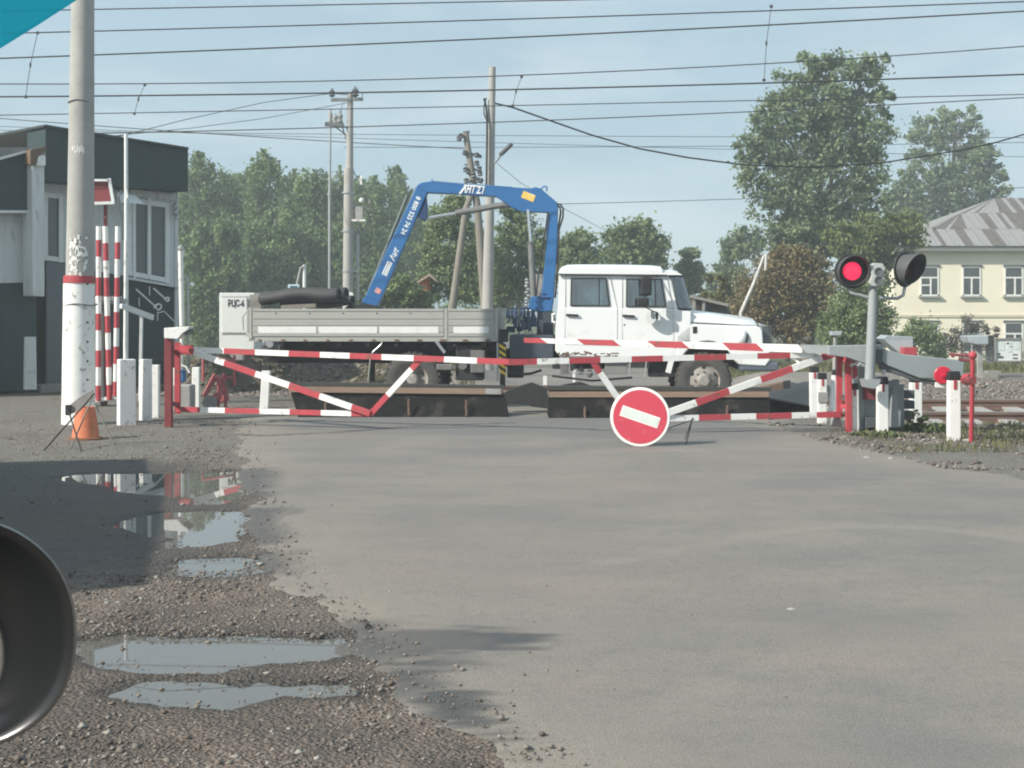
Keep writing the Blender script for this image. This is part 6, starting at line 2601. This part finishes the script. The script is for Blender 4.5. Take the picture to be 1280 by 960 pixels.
# ================================================================ TREES AND SHRUBS
L_BIRCH = leaf_mat('birch_leaves', (.085, .14, .06), (.25, .335, .145), .42)
L_POPLAR = leaf_mat('poplar_leaves', (.09, .14, .075), (.30, .37, .21), .38)
L_BUSH = leaf_mat('bush_leaves', (.07, .12, .045), (.31, .38, .18), .38)
L_MAPLE = leaf_mat('maple_leaves', (.085, .12, .04), (.24, .27, .1), .32)
L_BROWN = leaf_mat('browning_leaves', (.10, .095, .045), (.31, .235, .12), .32)
L_WEED = leaf_mat('weed_leaves', (.07, .1, .04), (.24, .29, .13), .35)
M_BARK = mat('grey_bark', (.16, .145, .125), .95, var=.3, scale=5)
M_BIRCHBARK = mat('birch_bark', (.5, .49, .46), .9, var=.1, scale=4, wear=(.06, .055, .05), wear_amt=.5, wear_scale=7)
FR = np.random.default_rng(21)


def leaves(name, blobs, n, size, m, parent, clump=.28, shell=.5, nclump=None, droop=0.0, flat=0.0):
    """blobs: (centre, (rx,ry,rz)); n leaf faces in clumps spread through the crown"""
    w = np.array([(b[1][0] * b[1][1] * b[1][2]) ** (2 / 3) for b in blobs])
    w /= w.sum()
    nc = nclump or max(30, n // 75)
    bi = FR.choice(len(blobs), nc, p=w)
    C = np.array([tuple(b[0]) for b in blobs])[bi]
    Rr = np.array([b[1] for b in blobs])[bi]
    dv = FR.normal(size=(nc, 3))
    dv /= np.linalg.norm(dv, axis=1)[:, None]
    rad = shell + (1.02 - shell) * FR.random(nc) ** .6
    cc = C + dv * Rr * rad[:, None]
    cs = clump * np.minimum(Rr.min(1), 2.0) * (.3 + 1.0 * FR.random(nc))
    ci = FR.integers(0, nc, n)
    off = FR.normal(size=(n, 3))
    off[:, 2] *= .75
    p = cc[ci] + off * cs[ci][:, None] * .62
    if droop:
        p[:, 2] -= droop * FR.random(n) ** 2
    s = size * (.6 + .8 * FR.random(n))
    a = FR.normal(size=(n, 3))
    a[:, 2] -= droop * .8
    a /= np.linalg.norm(a, axis=1)[:, None]
    b = FR.normal(size=(n, 3))
    b -= a * (a * b).sum(1)[:, None]
    b /= np.linalg.norm(b, axis=1)[:, None]
    b *= .55
    nn = np.cross(a, b)
    S = s[:, None]
    V = np.stack([p - a * S * .5, p + b * S * .5 + nn * S * .08, p + a * S * .5, p - b * S * .5 + nn * S * .08], 1)
    base = BASE[parent.name]
    V = V.reshape(-1, 3) - np.array(base)
    tint = np.repeat(np.clip(.5 + .24 * FR.normal(size=nc)[ci] + .24 * FR.normal(size=n), 0, 1), 4)
    me = np_mesh(name, V, np.arange(4 * n).reshape(n, 4), m, {'tint': tint})
    o = bpy.data.objects.new(name, me)
    COL.objects.link(o)
    o.parent = parent
    BASE[o.name] = base
    return o


def pblobs(lst, d, dep=.8):
    return [(P(x, y, d + dz * 1.0), (rx * d / F, max(rx, ry) * .5 * (d / F) * dep + .4, ry * d / F)) for (x, y, rx, ry, dz) in [(b + (0,))[:5] if len(b) == 4 else b for b in lst]]


def tree(name, label, cat, px, d, blobs, n, size, lm, bark, r0, top, group=None, limbs=True, clump=.28, droop=0.0, shell=.5, lean=0.0, dep=.8):
    x = P(px, 0, d).x
    g = Vector((x, d, gz(x, d) - .05))
    t = thing(name, label, cat, g, group)
    bl = pblobs(blobs, d, dep)
    mb = MB()
    tp = P(top[0], top[1], d)
    pts = [g + (tp - g) * u + Vector((math.sin(u * 5 + px) * .12 * (tp.z - g.z) * .06, math.cos(u * 4 + px) * .1, 0)) * (1 if u > 0 else 0) for u in np.linspace(0, 1, 8)]
    mb.tube(pts, [r0 * (1 - .82 * u) for u in np.linspace(0, 1, 8)], 8)
    if limbs:
        for c, rr in bl:
            for k in range(3):
                e = c + Vector((random.uniform(-.6, .6) * rr[0], random.uniform(-.6, .6) * rr[1], random.uniform(-.2, .7) * rr[2]))
                u = min(.92, max(.18, (e.z - g.z) / max(.1, (tp.z - g.z)) * .62))
                i = u * 7
                s0 = pts[int(i)].lerp(pts[min(7, int(i) + 1)], i - int(i))
                mid = s0.lerp(e, .5) + Vector((0, 0, .12 * (e - s0).length))
                r_ = r0 * (1 - .8 * u) * .45
                mb.tube([s0, mid, e], [r_, r_ * .6, r_ * .2], 5)
    mb.build('trunk', bark, t, smooth=50)
    leaves('crown', bl, n, size, lm, t, clump, shell, droop=droop)
    return t


# big poplar and its neighbours on the right
tree('poplar_tree', 'tallest poplar with wide loose crown behind the red signal lamp', 'tree', 1010, 62,
     [(1022, 118, 62, 45), (1062, 112, 45, 45), (1005, 88, 20, 22), (1037, 85, 22, 18), (1088, 88, 20, 24), (1105, 80, 9, 16), (990, 165, 55, 45), (1058, 170, 55, 50), (950, 148, 22, 28), (935, 185, 20, 22), (970, 215, 48, 38),
      (1030, 225, 60, 48), (1085, 205, 28, 40), (938, 222, 16, 16), (985, 262, 50, 32), (1045, 275, 55, 40), (1085, 262, 30, 28), (1000, 300, 50, 28), (1105, 130, 16, 24), (965, 290, 22, 18)],
     46000, .2, L_POPLAR, M_BARK, .32, (1030, 95), clump=.34, shell=.3)
tree('poplar_tree', 'second poplar, lower and darker, rising over the cream house roof', 'tree', 1190, 101,
     [(1185, 165, 26, 30), (1205, 150, 20, 22), (1155, 175, 22, 32), (1220, 195, 32, 34), (1160, 225, 45, 40), (1205, 240, 48, 36), (1240, 235, 22, 26), (1130, 250, 25, 30), (1180, 275, 55, 25), (1235, 205, 16, 20), (1140, 285, 40, 30), (1190, 300, 55, 30)],
     38000, .28, L_POPLAR, M_BARK, .3, (1192, 140), clump=.34, shell=.3)
tree('maple_tree', 'yellow-green bushy maple between the two poplars above the signal', 'tree', 1095, 58,
     [(1100, 290, 42, 26), (1062, 300, 35, 22), (1128, 285, 24, 22), (1085, 315, 40, 18), (1140, 305, 16, 14), (1090, 340, 38, 22)],
     14000, .18, L_MAPLE, M_BARK, .15, (1098, 280), clump=.4, shell=.3)
tree('birch_tree', 'pale hazy birch at the left foot of the tallest poplar', 'tree', 920, 75,
     [(918, 330, 20, 40), (935, 305, 18, 25), (900, 350, 14, 28), (925, 375, 35, 30)], 6500, .24, L_POPLAR, M_BIRCHBARK, .16, (920, 300), clump=.4, droop=.5)
tree('rust_bush', 'large rusty brown bush between the lorry bonnet and signal mast', 'bush', 985, 46,
     [(985, 350, 42, 38), (955, 375, 32, 42), (1012, 365, 34, 45), (940, 400, 28, 28), (1000, 405, 46, 26), (1035, 385, 22, 34), (970, 325, 22, 18), (1000, 322, 24, 16)],
     30000, .115, L_BROWN, M_BARK, .1, (985, 345), clump=.42, shell=.25)
tree('leafy_bush', 'green bush in front of the rusty brown bush beside signal mast', 'bush', 1065, 42,
     [(1065, 390, 30, 36), (1042, 410, 24, 24), (1090, 405, 24, 30), (1082, 370, 22, 24), (1075, 425, 40, 18)], 16000, .11, L_BUSH, M_BARK, .08, (1068, 372), clump=.42, shell=.3)
tree('leafy_bush', 'low green bush at the left corner of cream house above counterweight', 'bush', 1158, 50,
     [(1156, 424, 22, 24), (1140, 432, 16, 16), (1172, 436, 18, 14), (1150, 412, 14, 12), (1128, 420, 14, 12)], 6500, .11, L_BUSH, M_BARK, .06, (1156, 414), clump=.42, shell=.3)
L_GREYTW = leaf_mat('dusty_twig_leaves', (.075, .072, .06), (.17, .16, .13), .2)
tree('dry_bush', 'grey dry bush with bare twigs below the house windows', 'bush', 1203, 52,
     [(1200, 425, 26, 20), (1222, 420, 18, 20), (1185, 430, 16, 14), (1212, 405, 14, 12), (1240, 415, 8, 10)], 4200, .09, L_GREYTW, M_BARK, .06, (1203, 402), clump=.45, shell=.3)
tree('yellow_shrub', 'yellowish shrub right behind the lorry windscreen and bonnet', 'bush', 890, 50,
     [(885, 368, 16, 22), (900, 358, 14, 16), (912, 378, 16, 20), (895, 390, 22, 18)], 4200, .16, leaf_mat('yellow_leaves', (.08, .09, .03), (.24, .22, .1), .3), M_BARK, .06, (892, 360), clump=.42, shell=.3)
# trees above the cab
for lab, px, d, bl, n, tp in (
        ('round green tree directly above the front half of cab roof', 790, 66, [(795, 300, 32, 26), (770, 310, 22, 22), (815, 312, 20, 28), (785, 330, 45, 22), (800, 285, 18, 14)], 9000, (795, 280)),
        ('small green tree above the rear of cab next to the crane column', 722, 62, [(722, 305, 16, 20), (735, 318, 16, 20), (708, 320, 16, 24), (725, 340, 32, 20)], 6000, (722, 290)),
        ('small dark tree standing over the lorry windscreen', 860, 68, [(862, 325, 12, 18), (850, 340, 12, 16), (868, 345, 13, 20), (858, 365, 22, 20)], 4500, (862, 308))):
    tree('young_tree', lab, 'tree', px, d, bl, int(n * 1.4), .18, L_BUSH if px != 860 else L_POPLAR, M_BARK, .12, tp, 'young trees over the cab', clump=.42, shell=.35)
# shrubs under the crane boom
for lab, px, d, bl, n, tp in (
        ('bright green shrub with pale leaves under the crane boom', 565, 50, [(560, 275, 30, 24), (545, 310, 22, 30), (580, 310, 30, 35), (560, 350, 34, 32), (590, 350, 30, 32), (570, 255, 16, 12)], 13000, (565, 255)),
        ('green shrub between tall plain pole and the crane column', 650, 52, [(640, 285, 24, 28), (665, 300, 22, 30), (640, 325, 28, 35), (665, 345, 26, 35), (650, 265, 20, 14), (680, 320, 12, 25)], 12000, (650, 262)),
        ('dark green shrub filling the gap behind the foot of tall plain pole', 615, 56, [(615, 345, 26, 40), (630, 370, 26, 26), (600, 320, 20, 28)], 9000, (615, 310)),
        ('low olive bush beside the orange cottage under the jib', 505, 44, [(500, 362, 24, 18), (515, 372, 24, 14), (485, 374, 16, 12), (530, 374, 18, 12)], 4500, (505, 352))):
    tree('leafy_shrub', lab, 'shrub', px, d, bl, int(n * 1.5), .13, L_BUSH, M_BARK, .07, tp, 'shrubs behind the lorry bed', clump=.4, shell=.35)
# birch wood
BIR = [(178, 182, 22, 72, 'birch showing its tip above the left part of booth fascia'), (205, 190, 22, 74, 'birch showing its tip above the booth fascia middle'),
       (248, 190, 30, 60, 'birch with dark crown touching the right end of booth fascia'), (278, 212, 26, 62, 'birch over the white signal cabinet, left of the spiky birch'),
       (306, 210, 24, 66, 'birch directly above the lettering of the white signal cabinet'), (332, 186, 24, 58, 'tallest spiky birch above the tail of the lorry bed'),
       (360, 206, 24, 64, 'birch just right of the tallest spiky birch'), (388, 208, 24, 56, 'birch with white stems showing left of the thin pipe mast'),
       (416, 206, 22, 62, 'birch right behind the thin pale pipe mast'), (446, 222, 22, 68, 'birch behind the boxes of the two-stage line pole'),
       (470, 215, 20, 60, 'birch just right of the two-stage line pole'), (496, 208, 16, 66, 'slim birch with feathery tip left of the crane jib top'),
       (520, 236, 22, 70, 'birch right behind the top joint of crane jib'), (268, 265, 30, 52, 'nearest birch with pale green crown beside the booth corner'),
       (345, 262, 34, 54, 'broad low birch in front of the wood above the lorry bed'), (425, 275, 34, 55, 'broad low birch in front of the wood behind the line pole'),
       (478, 290, 28, 57, 'low birch in front of the wood left of the jib')]
for i, (px, yt, rx, d, lab) in enumerate(BIR):
    d = 70 + (d - 50) * 1.45
    h = 430 - yt
    rx *= 1.1
    bl = [(px + random.uniform(-4, 4), yt + 18, rx * .62, 19), (px + random.uniform(-5, 5), yt + .17 * h, rx * .95, h * .13), (px + random.uniform(-8, 8), yt + .36 * h, rx * 1.25, h * .17), (px + random.uniform(-16, 16), yt + .25 * h, rx * .8, h * .12),
          (px - rx * .35, yt + .55 * h, rx * .8, h * .2), (px + rx * .4, yt + .5 * h, rx * .75, h * .2), (px, yt + .78 * h, rx * 1.1, h * .22), (px + random.uniform(-9, 9), yt + 10, rx * .2, 12)]
    tree('birch_tree', lab, 'tree', px, d, bl, int(7500 + h * rx * 1.6), .24, L_BIRCH, M_BIRCHBARK, .13, (px, yt + 12), 'birches of the wood on the left', clump=.34, droop=.9, shell=.4, dep=1.0)
# leaning birch stem in the brown bush
mb = MB()
a, b_ = P(926, 391, 44), P(955, 320, 44.6)
mb.tube([a + Vector((0, 0, -1.0)), a, a.lerp(b_, .5) + Vector((.03, 0, 0)), b_], [.06, .06, .055, .045], 8)
mb.tube([P(957, 338, 44.5), P(957.5, 318, 44.6)], .05, 8)
o = mb.build('dead_birch', M_BIRCHBARK, base=a, smooth=50)
tag(o, 'white birch stem leaning in front of the rusty brown bush', 'dead tree')

# far wood closing the horizon
class _E:
    pass


fe = bpy.data.objects.new('tmp_anchor', None)
BASE['tmp_anchor'] = Vector((0, 0, 0))
bl = []
for k in range(90):
    x = -75 + k * 2.1
    bl.append((Vector((x, 122 + random.uniform(-5, 5), .8 + random.uniform(-.4, .8))), (2.6, 2.5, 2.6 + random.uniform(0, 1.4))))
o = leaves('distant_wood', bl, 30000, .5, L_BIRCH, fe, .4, .4)
o.parent = None
bpy.data.objects.remove(fe)
o['kind'] = 'stuff'


# grass tufts and weeds
def grass(name, pts, hmin, hmax, m, seed, wdt=.012):
    rg = np.random.default_rng(seed)
    n = len(pts)
    pts = np.array(pts)
    h = hmin + (hmax - hmin) * rg.random(n)
    a = rg.random(n) * 6.28
    w = wdt * (.6 + .8 * rg.random(n))
    ln = (rg.random((n, 2)) - .5) * h[:, None] * 1.0
    dx, dy = np.cos(a) * w, np.sin(a) * w
    z = pts[:, 2]
    V = np.stack([np.stack([pts[:, 0] - dx, pts[:, 1] - dy, z - .02], 1), np.stack([pts[:, 0] + dx, pts[:, 1] + dy, z - .02], 1),
                  np.stack([pts[:, 0] + ln[:, 0] * .5 + dx * .6, pts[:, 1] + ln[:, 1] * .5 + dy * .6, z + h * .65], 1), np.stack([pts[:, 0] + ln[:, 0], pts[:, 1] + ln[:, 1], z + h], 1)], 1).reshape(-1, 3)
    tint = np.repeat(np.clip(rg.normal(.5, .25, n), 0, 1), 4)
    me = np_mesh(name, V, np.arange(4 * n).reshape(n, 4), m, {'tint': tint})
    o = bpy.data.objects.new(name, me)
    COL.objects.link(o)
    o['kind'] = 'stuff'
    return o


rg = np.random.default_rng(77)
n = 26000
yy = 30 + rg.random(n) * 26
xx = 4.5 + rg.random(n) * 20
ok = fbm(xx, yy, .4, 3, 131) > .42
xx, yy = xx[ok], yy[ok]
L_GRASS = leaf_mat('grass_blades', (.07, .085, .03), (.2, .19, .09), .25)
grass('grass', np.stack([xx, yy, gh(xx, yy)], 1), .06, .22, L_GRASS, 78, .02)
n = 5200
yy = 15.3 + rg.random(n) * 4.2
xx = 4.1 + rg.random(n) * 4.4
ok = (fbm(xx, yy, 1.1, 3, 141) > .5) & (poly_sd(ROAD, xx, yy) < -.25)
xx, yy = xx[ok], yy[ok]
grass('grass', np.stack([xx, yy, gh(xx, yy)], 1), .03, .1, L_GRASS, 79, .008)
n = 9000
yy = 27.6 + rg.random(n) * 3.5
xx = -7.4 + rg.random(n) * 6.6
ok = fbm(xx, yy, 1.0, 3, 151) > .6
xx, yy = xx[ok], yy[ok]
grass('grass', np.stack([xx, yy, gh(xx, yy)], 1), .04, .16, L_GRASS, 80, .012)


def weed(px, py, w, h, n, label, lm=None):
    d = CH * F / (py - HY)
    c = G(px, py)
    t = thing('weed_clump', label, 'weeds', c, 'weeds at the crossing')
    bl = [(c + Vector((0, 0, h * .45)), (w, w * .6, h * .5)), (c + Vector((w * .5, -.05, h * .3)), (w * .6, w * .5, h * .35)), (c + Vector((-w * .6, 0, h * .25)), (w * .6, w * .5, h * .3))]
    mb = MB()
    for k in range(9):
        e = c + Vector((random.uniform(-1, 1) * w, random.uniform(-.5, .5) * w, random.uniform(.5, 1) * h))
        mb.tube([c, e], [.006, .003], 4)
    mb.build('stems', M_BARK, t)
    leaves('leaves', bl, n, .045, lm or L_WEED, t, .4, .2, nclump=40)


weed(1147, 540, .16, .3, 650, 'tallest green weed clump against the middle marker post on right')
weed(1110, 547, .2, .1, 420, 'flat green weed clump at foot of the marker post by barrier machine')
weed(1172, 541, .16, .16, 420, 'small weed clump left of the tallest marker post')
weed(1078, 545, .15, .07, 240, 'low weed patch right beside the bright red hinge post')
L_RED = leaf_mat('reddish_weed', (.06, .035, .03), (.2, .1, .08), .2)
weed(199, 487, .55, .75, 900, 'reddish brown weed clump under the white floodlight by the booth', L_RED)
weed(252, 486, .8, .9, 1300, 'dusty green weed clump at the booth corner left of signal cabinet', L_BUSH)

# ================================================================ OWN CAR: WING MIRROR AND TINT STRIP
t = thing('own_car', 'car we look out of: black wing mirror and teal tinted screen strip', 'car', (-.5, .9, 1.2))
mc = P(-78, 792, .95)
M_MIR = mat('mirror_black', (.014, .015, .016), .27, var=.1, spec=.5, coat=.1)


def ring(s, d, ox=0.0, oy=0.0):
    pts = []
    n = 64
    for k in range(n):
        a = 2 * math.pi * k / n
        c, sn = math.cos(a), math.sin(a)
        rx, ry = 174, 150
        e = 2 / 2.25
        x = rx * (abs(c) ** e) * (1 if c > 0 else -1)
        y = ry * (abs(sn) ** e) * (1 if sn > 0 else -1)
        if x > 0:
            x *= 1 - .10 * (y < 0) * abs(y) / ry * -1 * 0
        xx = x * s
        pts.append(P(-78 + xx + ox, 792 - y * s + oy, d))
    return pts


mb = MB()
rs = [ring(.50, 1.0, -8, 26), ring(.515, .985, -8, 26), ring(.53, .978, -8, 25), ring(.56, .975, -7, 24), ring(.66, .97, -5, 16), ring(.78, .957, -2, 6), ring(.88, .945), ring(.95, .936), ring(.98, .935), ring(1.0, .942), ring(.99, .965), ring(.94, 1.02), ring(.7, 1.09), ring(.4, 1.12), ring(.05, 1.13)]
n = 64
vs = [v for r in rs for v in r]
fs = []
for i in range(len(rs) - 1):
    for k in range(n):
        k2 = (k + 1) % n
        fs.append((i * n + k, i * n + k2, (i + 1) * n + k2, (i + 1) * n + k))
mb.add(vs, fs)
mb.beam(P(-150, 900, 1.0), P(-420, 980, .95), .08, .07)
wmir = mb.build('wing_mirror', M_MIR, t, smooth=60)
mb = MB()
r0_ = ring(.512, .99, -8, 26)
mb.add(r0_, [tuple(range(n))])
gm = bpy.data.materials.new('mirror_glass')
gm.use_nodes = True
b = gm.node_tree.nodes['Principled BSDF']
b.inputs['Metallic'].default_value = 1
b.inputs['Base Color'].default_value = (.7, .72, .72, 1)
b.inputs['Roughness'].default_value = .04
mb.build('mirror_glass', gm, wmir)
teal = bpy.data.materials.new('teal_tint')
teal.use_nodes = True
nt = teal.node_tree
b = nt.nodes['Principled BSDF']
b.inputs['Base Color'].default_value = (.03, .42, .52, 1)
b.inputs['Roughness'].default_value = .25
tr = nt.nodes.new('ShaderNodeBsdfTransparent')
tr.inputs['Color'].default_value = (.12, .7, .8, 1)
tl = nt.nodes.new('ShaderNodeBsdfTranslucent')
tl.inputs['Color'].default_value = (.03, .45, .55, 1)
m1 = nt.nodes.new('ShaderNodeMixShader')
m1.inputs['Fac'].default_value = .55
m2 = nt.nodes.new('ShaderNodeMixShader')
m2.inputs['Fac'].default_value = .45
nt.links.new(b.outputs[0], m1.inputs[1])
nt.links.new(tl.outputs[0], m1.inputs[2])
nt.links.new(m1.outputs[0], m2.inputs[1])
nt.links.new(tr.outputs[0], m2.inputs[2])
nt.links.new(m2.outputs[0], nt.nodes['Material Output'].inputs['Surface'])
mb = MB()
mb.prism([P(x, y, .75 - .0006 * (x + 200) * 0) for x, y in ((-260, 190), (-120, 122), (0, 56), (45, 28), (93, -3), (160, -60), (160, -80), (-260, -80))], Vector((0, .005, .0)))
mb.build('tint_strip', teal, t)

# ================================================================ QUEUED VAN WHOSE SHADOW FALLS INTO VIEW
qx1, qx0 = 0.0, -2.35
qy0, qy1 = -7.5, 0.0
t = thing('box_van', 'tall grey box van queuing on the lot left of the view', 'van', (-7.56, 12.84, 0), local=True, rotz=R(13))
mb = MB()
mb.span((qx0, qy0, .75), (qx1, qy1 - 1.75, 3.1))
mb.build('cargo_box', M_CONC, t, bevel=.03)
mb = MB()
yf = qy1
mb.prism([(qx0 + .1, yf - 1.7, .55), (qx0 + .1, yf, .55), (qx0 + .1, yf, 1.5), (qx0 + .1, yf - .25, 2.75), (qx0 + .1, yf - .4, 3.0), (qx0 + .1, yf - 1.7, 3.05)], Vector((qx1 - qx0 - .2, 0, 0)))
mb.build('cab', M_TW, t, bevel=.06)
mb = MB()
mb.prism([(qx0 + .25, yf - .02, 1.6), (qx0 + .25, yf - .24, 2.65), (qx0 + .25, yf - .20, 2.66), (qx0 + .25, yf + .02, 1.6)], Vector((qx1 - qx0 - .5, 0, 0)))
mb.build('windscreen', M_DGLASS, t)
for yy_ in (-6.3, -1.1):
    for xx_ in (qx0 + .2, qx1 - .2):
        mb = MB()
        mb.lathe([(0, -.12), (.3, -.12), (.45, -.1), (.45, .1), (.3, .12), (0, .12)], (xx_, yy_, .45), Vector((1, 0, 0)), 24)
        mb.build('wheel', M_TYRE, t, smooth=40)
mb = MB()
mb.span((qx0 + .3, qy0 + .1, .5), (qx1 - .3, qy1 - .3, .76))
mb.build('chassis', M_UNDER, t)

# small litter on the road
for px, py, s, lab in ((1083, 572, .03, 'white stone on the right road edge near the weeds'), (1113, 573, .028, 'small white stone on the road edge below the tallest marker post'), (417, 521, .045, 'white scrap lying at foot of the left gate bottom bar'), (989, 762, .02, 'tiny white chip lying alone on the asphalt')):
    c = G(px, py, .014)
    mb = MB()
    mb.ball(c, (s * 1.3, s, s * .5), 8, 6)
    for i, v in enumerate(mb.v):
        mb.v[i] = v + Vector((random.uniform(-.2, .2) * s, random.uniform(-.2, .2) * s, 0))
    o = mb.build('white_scrap', M_CONC, base=c)
    tag(o, lab, 'litter', 'white scraps on the ground')
# ================================================================ LIGHT, SKY, CAMERA
SUN_EL = R(35)
SUN_AZ_X, SUN_AZ_Y = -0.86, -0.51          # horizontal direction towards the sun: left and behind the camera
sun = bpy.data.lights.new('sun', 'SUN')
sun.energy = 3.9
sun.angle = R(0.6)
sun.color = (1.0, 0.94, 0.84)
so = bpy.data.objects.new('sun', sun)
COL.objects.link(so)
n_ = math.hypot(SUN_AZ_X, SUN_AZ_Y)
to_sun = Vector((SUN_AZ_X / n_ * math.cos(SUN_EL), SUN_AZ_Y / n_ * math.cos(SUN_EL), math.sin(SUN_EL)))
so.rotation_euler = to_sun.to_track_quat('Z', 'Y').to_euler()

w = bpy.data.worlds.new('World')
scene.world = w
w.use_nodes = True
nt = w.node_tree
bg = nt.nodes['Background']
sky = nt.nodes.new('ShaderNodeTexSky')
sky.sky_type = 'NISHITA'
sky.sun_disc = False
sky.sun_elevation = SUN_EL
sky.sun_rotation = math.atan2(to_sun.x, to_sun.y)
sky.air_density = 1.3
sky.dust_density = 1.2
sky.ozone_density = 2.5
# thin high cloud veil: evens the sky out and pales it
tc = nt.nodes.new('ShaderNodeTexCoord')
mp = nt.nodes.new('ShaderNodeMapping')
mp.inputs['Scale'].default_value = (1.0, 1.0, 4.0)
ns = nt.nodes.new('ShaderNodeTexNoise')
ns.inputs['Scale'].default_value = 2.2
ns.inputs['Detail'].default_value = 5
ns.inputs['Roughness'].default_value = .5
mr = nt.nodes.new('ShaderNodeMapRange')
mr.inputs['From Min'].default_value = .35
mr.inputs['From Max'].default_value = .75
mr.inputs['To Min'].default_value = VEIL0
mr.inputs['To Max'].default_value = VEIL1
mx = nt.nodes.new('ShaderNodeMix')
mx.data_type = 'RGBA'
mx.inputs['B'].default_value = (*VEIL_C, 1)
nt.links.new(tc.outputs['Generated'], mp.inputs['Vector'])
nt.links.new(mp.outputs['Vector'], ns.inputs['Vector'])
nt.links.new(ns.outputs['Fac'], mr.inputs['Value'])
nt.links.new(mr.outputs['Result'], mx.inputs['Factor'])
nt.links.new(sky.outputs['Color'], mx.inputs['A'])
ns2 = nt.nodes.new('ShaderNodeTexNoise')
ns2.inputs['Scale'].default_value = 5.0
ns2.inputs['Detail'].default_value = 6
ns2.inputs['Roughness'].default_value = .55
ns2.inputs['Distortion'].default_value = .4
mp2 = nt.nodes.new('ShaderNodeMapping')
mp2.inputs['Scale'].default_value = (1.0, 1.0, 3.2)
mp2.inputs['Location'].default_value = (.35, .2, .1)
mr2 = nt.nodes.new('ShaderNodeMapRange')
mr2.inputs['From Min'].default_value = .42
mr2.inputs['From Max'].default_value = .72
mr2.inputs['To Max'].default_value = .55
mx2 = nt.nodes.new('ShaderNodeMix')
mx2.data_type = 'RGBA'
mx2.inputs['B'].default_value = (3.3, 3.75, 3.95, 1)
nt.links.new(tc.outputs['Generated'], mp2.inputs['Vector'])
nt.links.new(mp2.outputs['Vector'], ns2.inputs['Vector'])
nt.links.new(ns2.outputs['Fac'], mr2.inputs['Value'])
nt.links.new(mr2.outputs['Result'], mx2.inputs['Factor'])
nt.links.new(mx.outputs['Result'], mx2.inputs['A'])
nt.links.new(mx2.outputs['Result'], bg.inputs['Color'])
bg.inputs['Strength'].default_value = 0.145

if HAZE > 0:
    mb = MB()
    mb.span((-140, -12, -2.5), (160, 135, 27))
    hm = bpy.data.materials.new('haze_air')
    hm.use_nodes = True
    nt = hm.node_tree
    nt.nodes.remove(nt.nodes['Principled BSDF'])
    pv = nt.nodes.new('ShaderNodeVolumePrincipled')
    pv.inputs['Color'].default_value = (.86, .93, .96, 1)
    pv.inputs['Density'].default_value = HAZE
    pv.inputs['Anisotropy'].default_value = .2
    nt.links.new(pv.outputs[0], nt.nodes['Material Output'].inputs['Volume'])
    o = mb.build('haze', hm)
    o['kind'] = 'stuff'

cam = bpy.data.cameras.new('camera')
cam.sensor_width = 36
cam.lens = 36 * F / 1280
cam.shift_y = -(480 - HY) / 1280
cam.clip_start = .05
cam.clip_end = 4000
co = bpy.data.objects.new('camera', cam)
COL.objects.link(co)
co.location = (0, 0, CH)
co.rotation_euler = (R(90), 0, 0)
scene.camera = co
scene.render.engine = 'CYCLES'
scene.view_settings.view_transform = 'Standard'
scene.view_settings.look = 'None'
scene.view_settings.exposure = EXPO
scene.view_settings.gamma = 1
scene.render.resolution_x = 1024
scene.render.resolution_y = 768
scene.cycles.max_bounces = 8
scene.cycles.transparent_max_bounces = 12
scene.cycles.volume_bounces = 1
scene.cycles.use_denoising = True
scene.cycles.filter_width = 2.0
